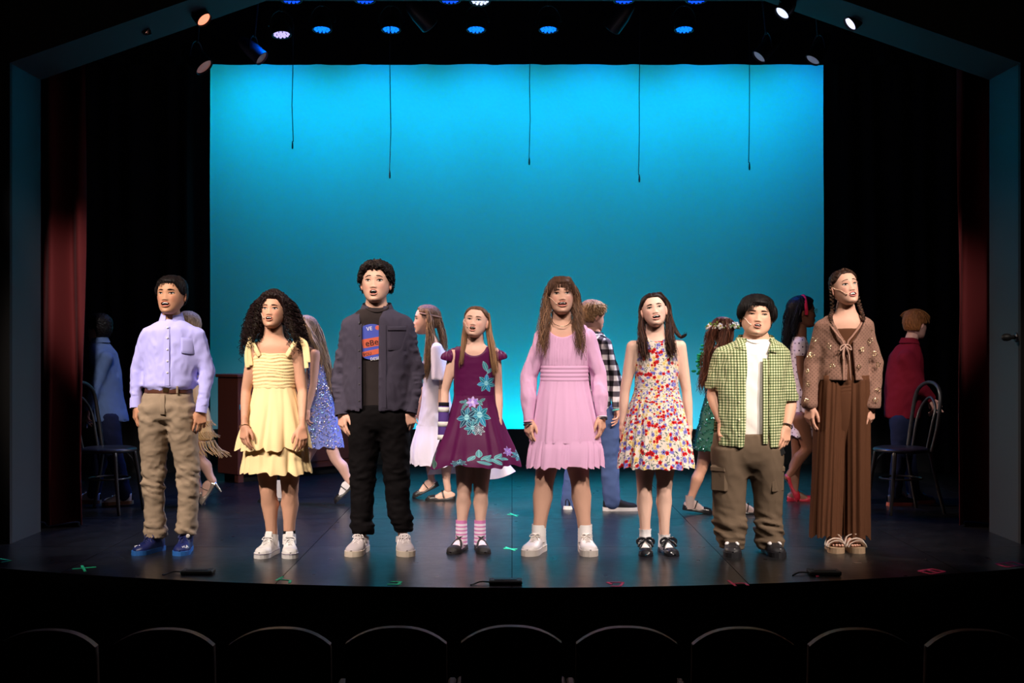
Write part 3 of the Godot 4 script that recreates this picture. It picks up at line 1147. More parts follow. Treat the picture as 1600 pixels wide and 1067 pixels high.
func fdisp(x: float, y: float, o: Dictionary, hole := true) -> float:
	var ax := absf(x)
	var z := 0.0
	z -= 0.0075 * gs(ax - 0.031, 0.017) * gs(y - 0.009, 0.0115)           # sockets
	z += 0.0035 * gs(ax - 0.026, 0.022) * gs(y - 0.031, 0.010)           # brow
	z += 0.0045 * gs(ax - 0.040, 0.016) * gs(y + 0.024, 0.018)           # cheeks
	var nb := 0.015
	var nt := -0.0295
	var nl: float = o.get("nose", 1.0)
	var u := clampf((nb - y) / (nb - nt), 0.0, 1.0)
	var fade := gs(maxf(y - nb, 0.0), 0.012) * gs(maxf(nt - y, 0.0), 0.0062)
	z += nl * (0.0022 + 0.0122 * pow(u, 1.7)) * gs(x, 0.0085 + 0.005 * u) * fade
	z += nl * 0.006 * gs(ax - 0.0125, 0.0062) * gs(y + 0.031, 0.0066)  # wings
	var my: float = o.get("my", -0.058)
	z += 0.0055 * gs(x, 0.024) * gs(y - my, 0.017)
	z -= 0.003 * gs(x, 0.02) * gs(y - my + 0.024, 0.007)
	z += 0.0055 * gs(x, 0.018) * gs(y + 0.098, 0.013)                    # chin
	if hole:
		var e := pow(x / float(o.get("mw", 0.021)), 2.0) + pow((y - my) / float(o.get("mo", 0.01)), 2.0)
		if e < 1.3:
			z -= 0.026 * smoothstep(1.15, 0.3, e)
	return z

func facep(x: float, y: float, o: Dictionary, out := 0.0, hole := false) -> Vector3:
	var t := clampf(y / 0.11, -0.99, 0.99)
	var jaw: float = lerpf(1.0, o.get("jaw", 1.0), smoothstep(-0.1, -0.7, t))
	var wx := htab(HW, t) * float(o.get("w", 1.0)) * jaw
	var zf := htab(HF, t)
	var zb := htab(HB, t)
	var c := sqrt(maxf(0.0, 1.0 - pow(x / wx, 2.0)))
	return Vector3(x, y, (zf - zb) * 0.5 + (zf + zb) * 0.5 * c + fdisp(x, y, o, hole) + out)

func head(b: Buf, x: Transform3D, o: Dictionary, skin: Color) -> void:
	var nr := 92 if hero else 56
	var nc := 84 if hero else 52
	var k := b.v.size()
	var my: float = o.get("my", -0.058)
	var mw: float = o.get("mw", 0.021)
	var mo: float = o.get("mo", 0.01)
	var wf: float = o.get("w", 1.0)
	for i in nr + 1:
		var t := cos(PI * i / nr)
		for j in nc + 1:
			var s := -1.0 + 2.0 * j / nc
			var phi := PI * (0.42 * s + 0.58 * s * s * s)
			var p := hbase(t, phi, o)
			var cc := cos(phi)
			var col := skin
			if cc > 0.05:
				p.z += fdisp(p.x, p.y, o) * smoothstep(0.05, 0.4, cc)
				var e := pow(p.x / mw, 2.0) + pow((p.y - my) / mo, 2.0)
				if e < 0.9:
					col = Color(0.05, 0.008, 0.008)
				else:
					var bl := 0.22 * gs(absf(p.x) - 0.042, 0.018) * gs(p.y + 0.024, 0.018)
					col = Color(skin.r * (1.0 + bl * 0.1), skin.g * (1.0 - bl * 0.6), skin.b * (1.0 - bl * 0.5))
			b.vert(x * p, col)
	for i in nr:
		for j in nc:
			var a := k + i * (nc + 1) + j
			b.quad(a, a + 1, a + nc + 2, a + nc + 1)
	# ears
	for s in [-1.0, 1.0]:
		var eb := Buf.new()
		ball(eb, Transform3D.IDENTITY, skin * Color(1.0, 0.86, 0.84), 10, 14)
		for i in eb.v.size():
			var p := eb.v[i]
			var dent := gs(p.y - 0.05, 0.55) * gs(p.z + 0.1, 0.55)
			eb.v[i] = Vector3((p.x - 0.9 * dent * maxf(p.x, 0.0)) * 0.009, p.y * 0.030 * (1.0 + 0.1 * p.y), p.z * (0.0155 + 0.005 * p.y))
		b.add(eb, x * Transform3D(Basis(Vector3.UP, s * 0.42) * Basis.from_scale(Vector3(s, 1, 1)), Vector3(s * 0.0765 * wf, -0.004, -0.012)))
	if o.get("noface", false):
		return
	# eyes: almond with iris, lash line, brow
	var eo: float = o.get("eye", 1.0)
	for s in [-1.0, 1.0]:
		var ec := Vector2(s * 0.0315 * wf, 0.0085)
		var kk := b.v.size()
		for r in 9:
			var vy := -1.0 + 2.0 * r / 8.0
			for c in 17:
				var vx := -1.0 + 2.0 * c / 16.0
				var ax := ec.x + vx * 0.0138
				var ay: float = ec.y + vy * 0.0056 * eo * pow(maxf(0.0, 1.0 - vx * vx), 0.6) + s * vx * 0.0012
				var dx := ax - ec.x - float(o.get("gaze", 0.0)) * 0.004
				var dy: float = ay - ec.y - 0.0005
				var di := sqrt(dx * dx + dy * dy)
				var col := Color(0.62, 0.58, 0.55)
				if di < 0.0058:
					col = o.get("iris", Color(0.045, 0.022, 0.012))
				if di < 0.0026:
					col = Color(0.006, 0.005, 0.005)
				b.vert(x * facep(ax, ay, o, 0.0022 + 0.0022 * (1.0 - vx * vx)), col)
		for r in 8:
			for c in 16:
				var a := kk + r * 17 + c
				b.quad(a, a + 17, a + 18, a + 1)
		var lash := []
		var fold := []
		for c in 11:
			var vx := -1.0 + 2.0 * c / 10.0
			lash.append(x * facep(ec.x + vx * 0.0146, ec.y + 0.0058 * eo * pow(maxf(0.0, 1.0 - vx * vx), 0.6) + s * vx * 0.0014, o, 0.0045))
			fold.append(x * facep(ec.x + vx * 0.014, ec.y + 0.0055 * eo * pow(maxf(0.0, 1.0 - vx * vx), 0.6) + 0.0042 + s * vx * 0.0014, o, 0.0025))
		rope(b, lash, [0.0008, 0.0015, 0.0018, 0.0019, 0.0019, 0.0019, 0.0019, 0.0018, 0.0018, 0.0015, 0.0008], 5, o.get("lash", Color(0.012, 0.008, 0.007)))
		rope(b, fold, [0.0012, 0.002, 0.0026, 0.0028, 0.0028, 0.0028, 0.0028, 0.0028, 0.0026, 0.002, 0.0012], 5, skin * Color(0.93, 0.86, 0.85))
		var brow := []
		var by: float = o.get("brow", 0.0)
		var bi: float = o.get("brow_in", 0.0)
		for c in 9:
			var f := c / 8.0
			brow.append(x * facep(s * wf * lerpf(0.014, 0.047, f), 0.0265 + by + bi * (1.0 - f) + 0.0045 * sin(f * PI * 0.85) - 0.003 * f, o, 0.0012))
		rope(b, brow, [0.0022, 0.0029, 0.003, 0.0029, 0.0027, 0.0024, 0.002, 0.0015, 0.0008], 6, o.get("browc", Color(0.02, 0.012, 0.009)), 0.8)
	# lips and teeth
	var lip: Color = o.get("lip", Color(skin.r * 0.95, skin.g * 0.66, skin.b * 0.68))
	for up in [true, false]:
		var pts := []
		var rs := []
		for c in 17:
			var s := -1.0 + 2.0 * c / 16.0
			var arch := pow(maxf(0.0, 1.0 - s * s), 0.55)
			var yy := my + (mo if up else -mo * float(o.get("low", 1.0))) * arch + (0.0015 if up else -0.0015) * arch
			if up:
				yy += 0.0012 * (gs(absf(s) - 0.28, 0.2) - gs(s, 0.14))
			pts.append(x * facep(s * mw * 1.04, yy, o, 0.0012))
			rs.append((0.003 if up else 0.004) * (0.35 + 0.65 * sqrt(maxf(0.0, 1.0 - s * s))))
		rope(b, pts, rs, 7, lip)
	if o.get("teeth", 1.0) > 0.0 and mo > 0.004:
		var th := Buf.new()
		var rows := []
		for r in 3:
			var row := PackedVector3Array()
			for c in 13:
				var s := -1.0 + 2.0 * c / 12.0
				row.append(x * (facep(s * mw * 0.62, my + mo * 0.95 * (1.0 - 0.22 * s * s) - 0.0034 * r * float(o.get("teeth", 1.0)), o, -0.003 - 0.001 * absf(s))))
			rows.append(row)
		th.grid(rows, false, [Color(0.72, 0.69, 0.64)])
		b.add(th, Transform3D.IDENTITY)
		var tg := Buf.new()
		ball(tg, x * xf(facep(0, my - mo * 0.75, o, -0.012), Vector3(mw * 0.6, 0.004, 0.01)), Color(0.42, 0.12, 0.11), 6, 10)
		b.add(tg, Transform3D.IDENTITY)

func head_xf(px: float, top: float, chin: float, yaw: float, pitch: float, roll: float, dz := 0.0, hair := 0.012) -> Transform3D:
	# chin and top of hair in the photo
	var hh := m(chin - top) - hair
	var c := q(px, (chin + top + hair * F / pd) * 0.5, dz)
	var s := hh / 0.22 * 1.03
	c.y -= 0.008
	return Transform3D(Basis.from_euler(Vector3(deg_to_rad(-pitch - 3.0), deg_to_rad(yaw), deg_to_rad(roll))) * Basis.from_scale(Vector3.ONE * s), c)

func scalp(b: Buf, x: Transform3D, o: Dictionary, thick: float, front: float, sidel: float, backl: float, col: Color, lump := 0.0, top := 0.0, part_x := 9.0) -> void:
	# a cap of hair over the skull; its edge dives under the skin along the hairline
	var nr := 72
	var nc := 108
	var k := b.v.size()
	for i in nr + 1:
		var t := cos(PI * i / nr)
		for j in nc + 1:
			var phi := -PI + TAU * j / nc
			var p := hbase(t, phi, o)
			var a := absf(phi)
			var hl := lerpf(front, sidel, smoothstep(0.45, 1.25, a))
			hl = lerpf(hl, backl, smoothstep(1.62, 2.0, a))
			hl += 0.02 * nz.get_noise_2d(phi * 7.0, 3.0)
			var mask := smoothstep(hl - 0.05, hl + 0.07, t)
			var st := nz.get_noise_3d(p.x * 160.0, p.z * 160.0 + 10.0, t * 1.5)
			var n := Vector3(p.x / 0.0056, p.y / 0.0121, p.z / 0.0081).normalized()
			var th := thick + top * smoothstep(0.2, 0.9, t) + 0.0022 * st
			if lump > 0.0:
				th += lump * (nz.get_noise_3d(p.x * 75.0, p.y * 75.0, p.z * 75.0) + 0.4)
			if absf(p.x - part_x) < 0.006 and t > 0.3:
				th -= 0.004 * (1.0 - absf(p.x - part_x) / 0.006)
			var c := 0.8 + 0.55 * st + 0.2 * nz.get_noise_2d(phi * 12.0, 1.0)
			b.vert(x * (p + n * lerpf(-0.008, th, mask)), Color(col.r * c, col.g * c, col.b * c))
	for i in nr:
		for j in nc:
			var a := k + i * (nc + 1) + j
			b.quad(a, a + 1, a + nc + 2, a + nc + 1)

func tint(c: Color, k: float) -> Color:
	return Color(c.r * k, c.g * k, c.b * k)

func bundle(b: Buf, n: int, guide: Array, spread: Array, r: float, col: Color, wave := 0.0, freq := 6.0, segs := 14, spiral := false, tipc = null) -> void:
	# n locks along a guide of photo points; spread: radius in metres at each guide point
	var g := []
	for p in guide:
		g.append(p if p is Vector3 else q(p[0], p[1], p[2] if p.size() > 2 else 0.0))
	if n >= 26:
		var cr := []
		for j in 13:
			var fj := j / 12.0 * (spread.size() - 1)
			var kj := mini(int(fj), spread.size() - 2)
			cr.append(lerpf(spread[kj], spread[kj + 1], fj - kj) * (0.82 if j < 10 else 0.82 - 0.24 * (j - 9)))
		rope(b, curve(g, 12), cr, 12, col, 0.85)
	for i in n:
		var a := rng.randf() * TAU
		var rr := sqrt(rng.randf_range(0.25, 1.0))
		var ph := rng.randf() * TAU
		var pts := []
		for j in g.size():
			var s: float = spread[mini(j, spread.size() - 1)]
			pts.append(g[j] + Vector3(cos(a) * rr * s + rng.randfn() * s * 0.12, rng.randfn() * s * 0.1, sin(a) * rr * s))
		pts[-1] += Vector3(0, rng.randfn() * float(spread[-1]) * 0.8, 0)
		var c := curve(pts, segs)
		var run := 0.0
		for j in c.size():
			if j > 0:
				run += c[j].distance_to(c[j - 1])
			var w := wave * smoothstep(0.0, 0.12, run)
			if spiral:
				c[j] += Vector3(sin(run * freq * TAU + ph), 0, cos(run * freq * TAU + ph)) * w
			else:
				c[j] += Vector3(sin(run * freq * TAU + ph), 0.0, 0.6 * cos(run * freq * TAU * 0.9 + ph * 1.7)) * w
		var k := rng.randf_range(0.6, 1.35)
		var lc := tint(col, k)
		if tipc != null:
			lc = tint(col.lerp(tipc, rng.randf()), k)
		rope(b, c, [r * 0.8, r, r * 1.05, r, r, r, r, r, r * 0.95, r * 0.9, r * 0.8, r * 0.7, r * 0.6, r * 0.4, r * 0.15] if segs == 14 else [r, r * 0.3], 5, lc, 0.55, true, Vector3(cos(a), 0, sin(a)))

func body(sk: Dictionary, o: Dictionary) -> Buf:
	var b := Buf.new()
	var skin: Color = o.skin
	var f := Field.new()
	var rows := []
	for r in o.torso:
		rows.append([r[0], r[1], r[2], r[3], r[4]])
	f.tube(dress_rows(rows))
	var ar: float = o.get("ar", 1.0)
	var lr: float = o.get("lr", 1.0)
	for i in 2:
		var s: Vector3 = sk.s[i]
		var e: Vector3 = sk.e[i]
		var w: Vector3 = sk.w[i]
		f.chain([s, s.lerp(e, 0.5), e, e.lerp(w, 0.3), w], [0.047 * ar, 0.042 * ar, 0.035 * ar, 0.036 * ar, 0.0245 * ar], 0.04)
		var h: Vector3 = sk.h[i]
		var k: Vector3 = sk.k[i]
		var a: Vector3 = sk.a[i]
		var back := Vector3(0, 0, -0.014)
		f.chain([h, h.lerp(k, 0.45), k.lerp(h, 0.12), k, k.lerp(a, 0.12), k.lerp(a, 0.32) + back, k.lerp(a, 0.7), a], [0.078 * lr, 0.066 * lr, 0.053 * lr, 0.051 * lr, 0.048 * lr, 0.053 * lr, 0.037 * lr, 0.034 * lr], 0.03)
	if o.has("neck"):
		f.chain(o.neck, o.get("neckr", [0.056, 0.05]), 0.03)
	f.extract(0.0115 if hero else 0.014, b, skin)
	var hs: float = o.get("hand", 0.9)
	for i in 2:
		if o.get("nohand", -1) == i:
			continue
		var dirv: Vector3 = (sk.w[i] - sk.e[i]).normalized().lerp(Vector3.DOWN, 0.35).normalized()
		if o.has("hdir") and o.hdir[i] != null:
			dirv = (o.hdir[i] as Vector3).normalized()
		var turn := deg_to_rad(o.get("turn", [45.0, 45.0])[i])
		var sg := 1.0 if i == 0 else -1.0
		var y := -dirv
		var z := Vector3(sg * sin(turn), 0, cos(turn))
		z = (z - y * z.dot(y)).normalized()
		var xx := y.cross(z)
		b.add(hand_buf, Transform3D(Basis(xx * hs * sg, y * hs, z * hs), sk.w[i] + dirv * 0.012), skin * Color(1.0, 0.94, 0.92))
	head(b, o.head, o.face, skin)
	return b

func shirt_chain(f: Field, sk: Dictionary, i: int, rads: Array, kk: float, stop := 1.0) -> void:
	# a sleeve: shoulder, mid, elbow, mid, wrist radii
	var s: Vector3 = sk.s[i]
	var e: Vector3 = sk.e[i]
	var w: Vector3 = sk.w[i]
	f.chain([s, s.lerp(e, 0.5), e, e.lerp(w, 0.5), e.lerp(w, stop)], rads, kk)

func cloth(called: String, col: Color, rough := 0.85, opt := {}) -> StandardMaterial3D:
	var o := opt.duplicate()
	if not o.has("spec"):
		o.spec = 0.2
	return mat(called, col, rough, 0.0, o)

func row_at(rows: Array, y: float) -> Array:
	var r := dress_rows(rows)
	for i in r.size() - 1:
		if (r[i][0] - y) * (r[i + 1][0] - y) <= 0.0:
			var t: float = (y - r[i][0]) / (r[i + 1][0] - r[i][0])
			var o := []
			for k in 5:
				o.append(lerpf(r[i][k], r[i + 1][k], t))
			return o
	return r[0] if absf(r[0][0] - y) < absf(r[-1][0] - y) else r[-1]

func on(rows: Array, px: float, py: float, off := 0.0) -> Vector3:
	# the point on the front of a garment that shows at a photo pixel
	var z := 0.1
	var p := Vector3.ZERO
	for k in 3:
		p = q(px, py, z)
		var r := row_at(rows, p.y)
		var t := clampf((p.x - r[1]) / r[3], -0.98, 0.98)
		z = r[2] + r[4] * sqrt(1.0 - t * t)
	return Vector3(p.x, p.y, z + off)

func patch(rows: Array, x0: float, y0: float, x1: float, y1: float, off: float, slant := 0.0) -> Buf:
	# a sewn-on piece of cloth that follows the garment
	var b := Buf.new()
	var g := []
	for i in 7:
		var row := PackedVector3Array()
		for j in 9:
			var e := off if i > 0 and i < 6 and j > 0 and j < 8 else -0.004
			var ii := clampf((i - 0.9) / 4.2, 0.0, 1.0)
			var jj := clampf((j - 0.9) / 6.2, 0.0, 1.0)
			row.append(on(rows, lerpf(x0, x1, jj), lerpf(y0, y1, ii) + slant * jj, e))
		g.append(row)
	b.grid(g, false, [W()])
	return b

func sew(called: String, f: Field, cell: float, mt: Material, parent: Node = null, label := "") -> MeshInstance3D:
	var b := Buf.new()
	f.extract(cell if hero else cell * 1.25, b, W())
	return part(called, b, mt, parent if parent else P, label)

func crumple(p: Vector3, amp: float, fx: float, fy: float, fz: float, o := 0.0) -> float:
	# soft billows with sharper drag folds between them
	var a := nz.get_noise_3d(p.x * fx + o, p.y * fy, p.z * fz)
	var b := nz.get_noise_3d(p.x * fx * 1.9 + p.y * 3.0, p.y * fy * 1.7 + o, p.z * fz * 1.9)
	return amp * (a + 1.3 * (absf(b) - 0.35))

func skirt_buf(rows: Array, pleats: int, amp: float, seedv: float, opt := {}) -> Buf:
	# rows from R(), top to bottom; folds deepen downwards
	var b := Buf.new()
	var rr := dress_rows(rows)
	var nc: int = opt.get("nc", 180 if hero else 120)
	var out := []
	var n := rr.size()
	var a0: float = opt.get("amp0", 0.15)
	for i in n:
		var f := i / float(n - 1)
		var r: Array = rr[i]
		var row := PackedVector3Array()
		for j in nc:
			var phi := TAU * j / nc - PI
			var w := phi + 0.22 * nz.get_noise_2d(cos(phi) * 2.0 + seedv, sin(phi) * 2.0 + f * 0.3)
			var g: float = sin(w * pleats) * 0.75 + 0.5 * sin(w * pleats * 2.0 + seedv) * opt.get("fine", 0.5)
			g += 0.9 * nz.get_noise_3d(cos(phi) * 3.0 + seedv, sin(phi) * 3.0, f * 0.8)
			var k: float = 1.0 + amp * lerpf(a0, 1.0, pow(f, opt.get("pow", 0.9))) * g
			var y: float = r[0]
			if i == n - 1 or f > 0.8:
				y += opt.get("hem", 0.006) * (f - 0.8) * 5.0 * g * -1.0
			row.append(Vector3(r[1] + r[3] * k * sin(phi), y, r[2] + r[4] * k * cos(phi)))
		out.append(row)
	b.grid(out, true, [W()], opt.get("us", 1.0), opt.get("vs", 1.0))
	if opt.get("lid", false):
		var c := b.vert(Vector3(rr[0][1], rr[0][0], rr[0][2]), W())
		for j in nc:
			b.tri(c, (j + 1) % nc, j)
	return b

func band(rows: Array, nc := 48) -> Buf:
	var b := Buf.new()
	var out := []
	for r in rows:
		var row := PackedVector3Array()
		for j in nc:
			var phi := TAU * j / nc - PI
			row.append(Vector3(r[1] + r[3] * sin(phi), r[0], r[2] + r[4] * cos(phi)))
		out.append(row)
	b.grid(out, true, [W()])
	return b

func ring_at(p: Vector3, axis: Vector3, r: float, thick: float, col := Color.WHITE, n := 20) -> Buf:
	var b := Buf.new()
	var u := axis.cross(Vector3(0.3, 0.1, 0.9)).normalized()
	var w := axis.normalized().cross(u)
	var pts := []
	for i in n + 1:
		var a := TAU * i / n
		pts.append(p + (u * cos(a) + w * sin(a)) * r)
	rope(b, pts, [thick], 6, col, 1.0, false)
	return b

# ---------------------------------------------------------------- shoes
const SW := [[0.0, 0.22], [0.03, 0.5], [0.1, 0.68], [0.25, 0.74], [0.4, 0.74], [0.58, 0.88], [0.72, 1.0], [0.84, 0.96], [0.93, 0.75], [0.98, 0.42], [1.0, 0.12]]

func tab2(t: Array, x: float) -> float:
	for i in t.size() - 1:
		if x <= t[i + 1][0]:
			return lerpf(t[i][1], t[i + 1][1], smoothstep(0.0, 1.0, (x - t[i][0]) / (t[i + 1][0] - t[i][0])) * 0.5 + 0.5 * (x - t[i][0]) / (t[i + 1][0] - t[i][0]))
	return t[-1][1]

func foot_loft(b: Buf, x: Transform3D, length: float, hw: float, y0: float, hs: Array, col: Color, t0 := 0.0, t1 := 1.0, grow := 0.0) -> void:
	var rows := []
	for i in 25:
		var t := lerpf(t0, t1, i / 24.0)
		var w := tab2(SW, t) * hw + grow
		var h := tab2(hs, t) + grow
		var row := PackedVector3Array()
		for j in 15:
			var a := PI * j / 14.0
			row.append(x * Vector3(-w * signf(cos(a)) * pow(absf(cos(a)), 0.75), y0 + h * pow(sin(a), 0.7), (t - 0.25) * length))
		rows.append(row)
	b.grid(rows, false, [col])

func sole_buf(x: Transform3D, length: float, hw: float, y0: float, y1: float, grow := 0.003) -> Buf:
	var b := Buf.new()
	var poly := PackedVector2Array()
	for i in 25:
		var t := i / 24.0
		poly.append(Vector2(tab2(SW, t) * hw + grow, (t - 0.25) * (length + grow * 2.0)))
	for i in 25:
		var t := 1.0 - i / 24.0
		poly.append(Vector2(-tab2(SW, t) * hw - grow, (t - 0.25) * (length + grow * 2.0)))
	prism(b, poly, y0, y1, W(), x)
	return b

const SNEAK := [[0.0, 0.055], [0.06, 0.066], [0.2, 0.068], [0.36, 0.07], [0.46, 0.066], [0.6, 0.05], [0.75, 0.038], [0.9, 0.032], [1.0, 0.012]]
const FLAT := [[0.0, 0.034], [0.1, 0.036], [0.3, 0.02], [0.55, 0.016], [0.64, 0.026], [0.75, 0.034], [0.9, 0.03], [1.0, 0.01]]
const FOOT := [[0.0, 0.05], [0.2, 0.075], [0.35, 0.078], [0.5, 0.06], [0.7, 0.036], [0.9, 0.024], [1.0, 0.008]]

func shoe(anchor: Vector3, yaw: float, length: float, kind: String, cols: Dictionary, lift := 0.0, pitch := 0.0) -> Node3D:
	# anchor: floor point under the ankle
	var x := Transform3D(Basis(Vector3.UP, deg_to_rad(yaw)) * Basis(Vector3.RIGHT, deg_to_rad(pitch)), Vector3(anchor.x, lift, anchor.z))
	var hw := length * 0.185
	var b := Buf.new()
	var o: MeshInstance3D
	var um: Material = cols.upper
	if kind == "sneaker" or kind == "hightop":
		var st: float = cols.get("st", 0.026)
		foot_loft(b, x, length * 0.97, hw, st * 0.8, SNEAK, W())
		var r := hw * 0.88
		var top := 0.115 if kind == "hightop" else 0.092
		var rows := []
		for i in 6:
			var f := i / 5.0
			var row := PackedVector3Array()
			for j in 20:
				var a := TAU * j / 20.0
				var yy := lerpf(0.06, top, f) + (0.008 * cos(a) if kind == "sneaker" else 0.012 * cos(a)) * f
				row.append(x * Vector3(r * sin(a) * (1.0 - 0.06 * f), yy, 0.012 + (r + 0.008) * cos(a) * (1.0 - 0.05 * f) - 0.006 * f))
			rows.append(row)
		rows.reverse()
		b.grid(rows, true, [W()])
		o = part("shoe", b, um, P)
		part("sole", sole_buf(x, length, hw, 0.0, st), cols.sole, o)
		if cols.has("foxing"):
			part("foxing_stripe", sole_buf(x, length, hw, st * 0.78, st * 0.9, 0.0036), cols.foxing, o)
		if cols.has("cap"):
			var tc := Buf.new()
			foot_loft(tc, x, length * 0.97, hw, st * 0.8, SNEAK, W(), 0.78, 1.0, 0.0012)
			part("toe_cap", tc, cols.cap, o)
		if cols.has("lace"):
			var lb := Buf.new()
			for i in 5:
				var t := 0.42 + 0.062 * i
				var y := st * 0.8 + tab2(SNEAK, t) + 0.003
				var w := hw * 0.36
				rope(lb, curve([x * Vector3(-w, y - 0.008, (t - 0.25) * length), x * Vector3(0, y + 0.001, (t - 0.252) * length), x * Vector3(w, y - 0.008, (t - 0.25) * length)], 4), [0.0042], 5, W(), 0.6)
			var bz := (0.44 - 0.25) * length
			var byy := st * 0.8 + 0.072
			for s in [-1.0, 1.0]:
				rope(lb, curve([x * Vector3(0, byy, bz), x * Vector3(s * 0.02, byy + 0.012, bz + 0.012), x * Vector3(s * 0.034, byy - 0.004, bz + 0.018), x * Vector3(s * 0.016, byy - 0.004, bz + 0.012), x * Vector3(0, byy, bz)], 10), [0.0032], 5, W())
				rope(lb, curve([x * Vector3(0, byy, bz), x * Vector3(s * 0.018, byy - 0.008, bz + 0.024), x * Vector3(s * 0.03, byy - 0.034, bz + 0.034)], 6), [0.003], 5, W())
			part("lace", lb, cols.lace, o)
		if cols.has("tongue"):
			var tb := Buf.new()
			box(tb, x * xf(Vector3(0, top + 0.004, 0.012 + r * 0.92), Vector3.ONE, Vector3(-24, 0, 0)), Vector3(hw * 0.95, 0.04, 0.01), W(), 0.004)
			part("tongue", tb, cols.tongue, o)
	else:
		# low shoes show the sock or skin of the foot
		var sk := Buf.new()
		foot_loft(sk, x, length * 0.94, hw * 0.86, 0.006, FOOT, W())
		var ft := part("foot_cover", sk, cols.foot, P)
		if cols.get("bare", false):
			ft.name = "foot"
		foot_loft(b, x, length, hw, 0.004, FLAT, W(), 0.0, 0.7, 0.0012)
		foot_loft(b, x, length, hw, 0.004, [[0.0, 0.03], [0.6, 0.03], [0.66, 0.04], [0.75, 0.04], [0.9, 0.034], [1.0, 0.01]], W(), 0.67, 1.0, 0.0012)
		o = part("shoe", b, um, P)
		part("sole", sole_buf(x, length, hw, 0.0, 0.007, 0.002), cols.sole, o)
		if cols.has("cross"):
			for s in [-1.0, 1.0]:
				var sb := Buf.new()
				rope(sb, curve([x * Vector3(s * hw * 0.82, 0.03, 0.40 * length), x * Vector3(s * hw * 0.45, 0.062, 0.25 * length), x * Vector3(-s * hw * 0.35, 0.088, 0.14 * length), x * Vector3(-s * hw * 0.72, 0.085, 0.02 * length)], 10), [0.0065], 6, W(), 0.4, true, Vector3.UP)
				part("strap", sb, um, o)
		if cols.has("strap"):
			var sb := Buf.new()
			rope(sb, curve([x * Vector3(-hw * 0.85, 0.025, 0.13 * length), x * Vector3(-hw * 0.5, 0.066, 0.18 * length), x * Vector3(0, 0.08, 0.2 * length), x * Vector3(hw * 0.5, 0.066, 0.18 * length), x * Vector3(hw * 0.85, 0.025, 0.13 * length)], 12), [0.0065], 6, W(), 0.4)
			part("strap", sb, um, o)
		if cols.has("bow"):
			var sb := Buf.new()
			for s in [-1.0, 1.0]:
				rope(sb, curve([x * Vector3(s * hw * 0.85, 0.03, 0.36 * length), x * Vector3(s * hw * 0.4, 0.062, 0.3 * length), x * Vector3(0, 0.084, 0.24 * length)], 8), [0.007], 6, W(), 0.4, true, Vector3(0, 1, 0))
				rope(sb, curve([x * Vector3(0, 0.086, 0.25 * length), x * Vector3(s * 0.026, 0.093, 0.27 * length), x * Vector3(s * 0.046, 0.08, 0.28 * length), x * Vector3(s * 0.044, 0.064, 0.29 * length), x * Vector3(s * 0.022, 0.072, 0.27 * length), x * Vector3(0, 0.084, 0.25 * length)], 14), [0.009], 6, W(), 0.3, true, Vector3(0, 0, 1))
				rope(sb, curve([x * Vector3(0, 0.084, 0.25 * length), x * Vector3(s * 0.03, 0.066, 0.33 * length), x * Vector3(s * 0.042, 0.045, 0.38 * length)], 8), [0.008], 6, W(), 0.3, true, Vector3(0, 0, 1))
			ball(sb, x * xf(Vector3(0, 0.086, 0.255 * length), Vector3(0.011, 0.009, 0.008)), W(), 6, 8)
			part("bow", sb, um, o)
	return o

func sock(ankle: Vector3, top_y: float, r0: float, r1: float, mt: Material, frill := 0.0, low := 0.035) -> MeshInstance3D:
	var b := Buf.new()
	var rows := []
	for i in 15:
		var f := i / 14.0
		var row := PackedVector3Array()
		for j in 32:
			var a := TAU * j / 32.0
			var r := lerpf(r1, r0, f) + 0.0012 * sin(f * 40.0)
			var y := lerpf(top_y, low, f)
			if frill > 0.0 and i < 3:
				r += frill * (1.0 + 0.5 * sin(a * 9.0)) * (3 - i) / 3.0
				y += 0.002 * sin(a * 9.0)
			row.append(Vector3(ankle.x + r * sin(a), y, ankle.z + r * 1.08 * cos(a)))
		rows.append(row)
	b.grid(rows, true, [W()], 1.0, 1.0)
	return part("sock", b, mt, P)

# ---------------------------------------------------------------- small garment details
func button(p: Vector3, n: Vector3, r: float, mt: Material, parent: Node) -> void:
	var b := Buf.new()
	var y := n.normalized()
	var xx := y.cross(Vector3(0.2, 0.9, 0.1)).normalized()
	lathe(b, [[0.0008, 0.002], [r * 0.7, 0.002], [r, 0.001], [r, -0.003]], 10, W(), Transform3D(Basis(xx, y, xx.cross(y)), p))
	part("button", b, mt, parent)

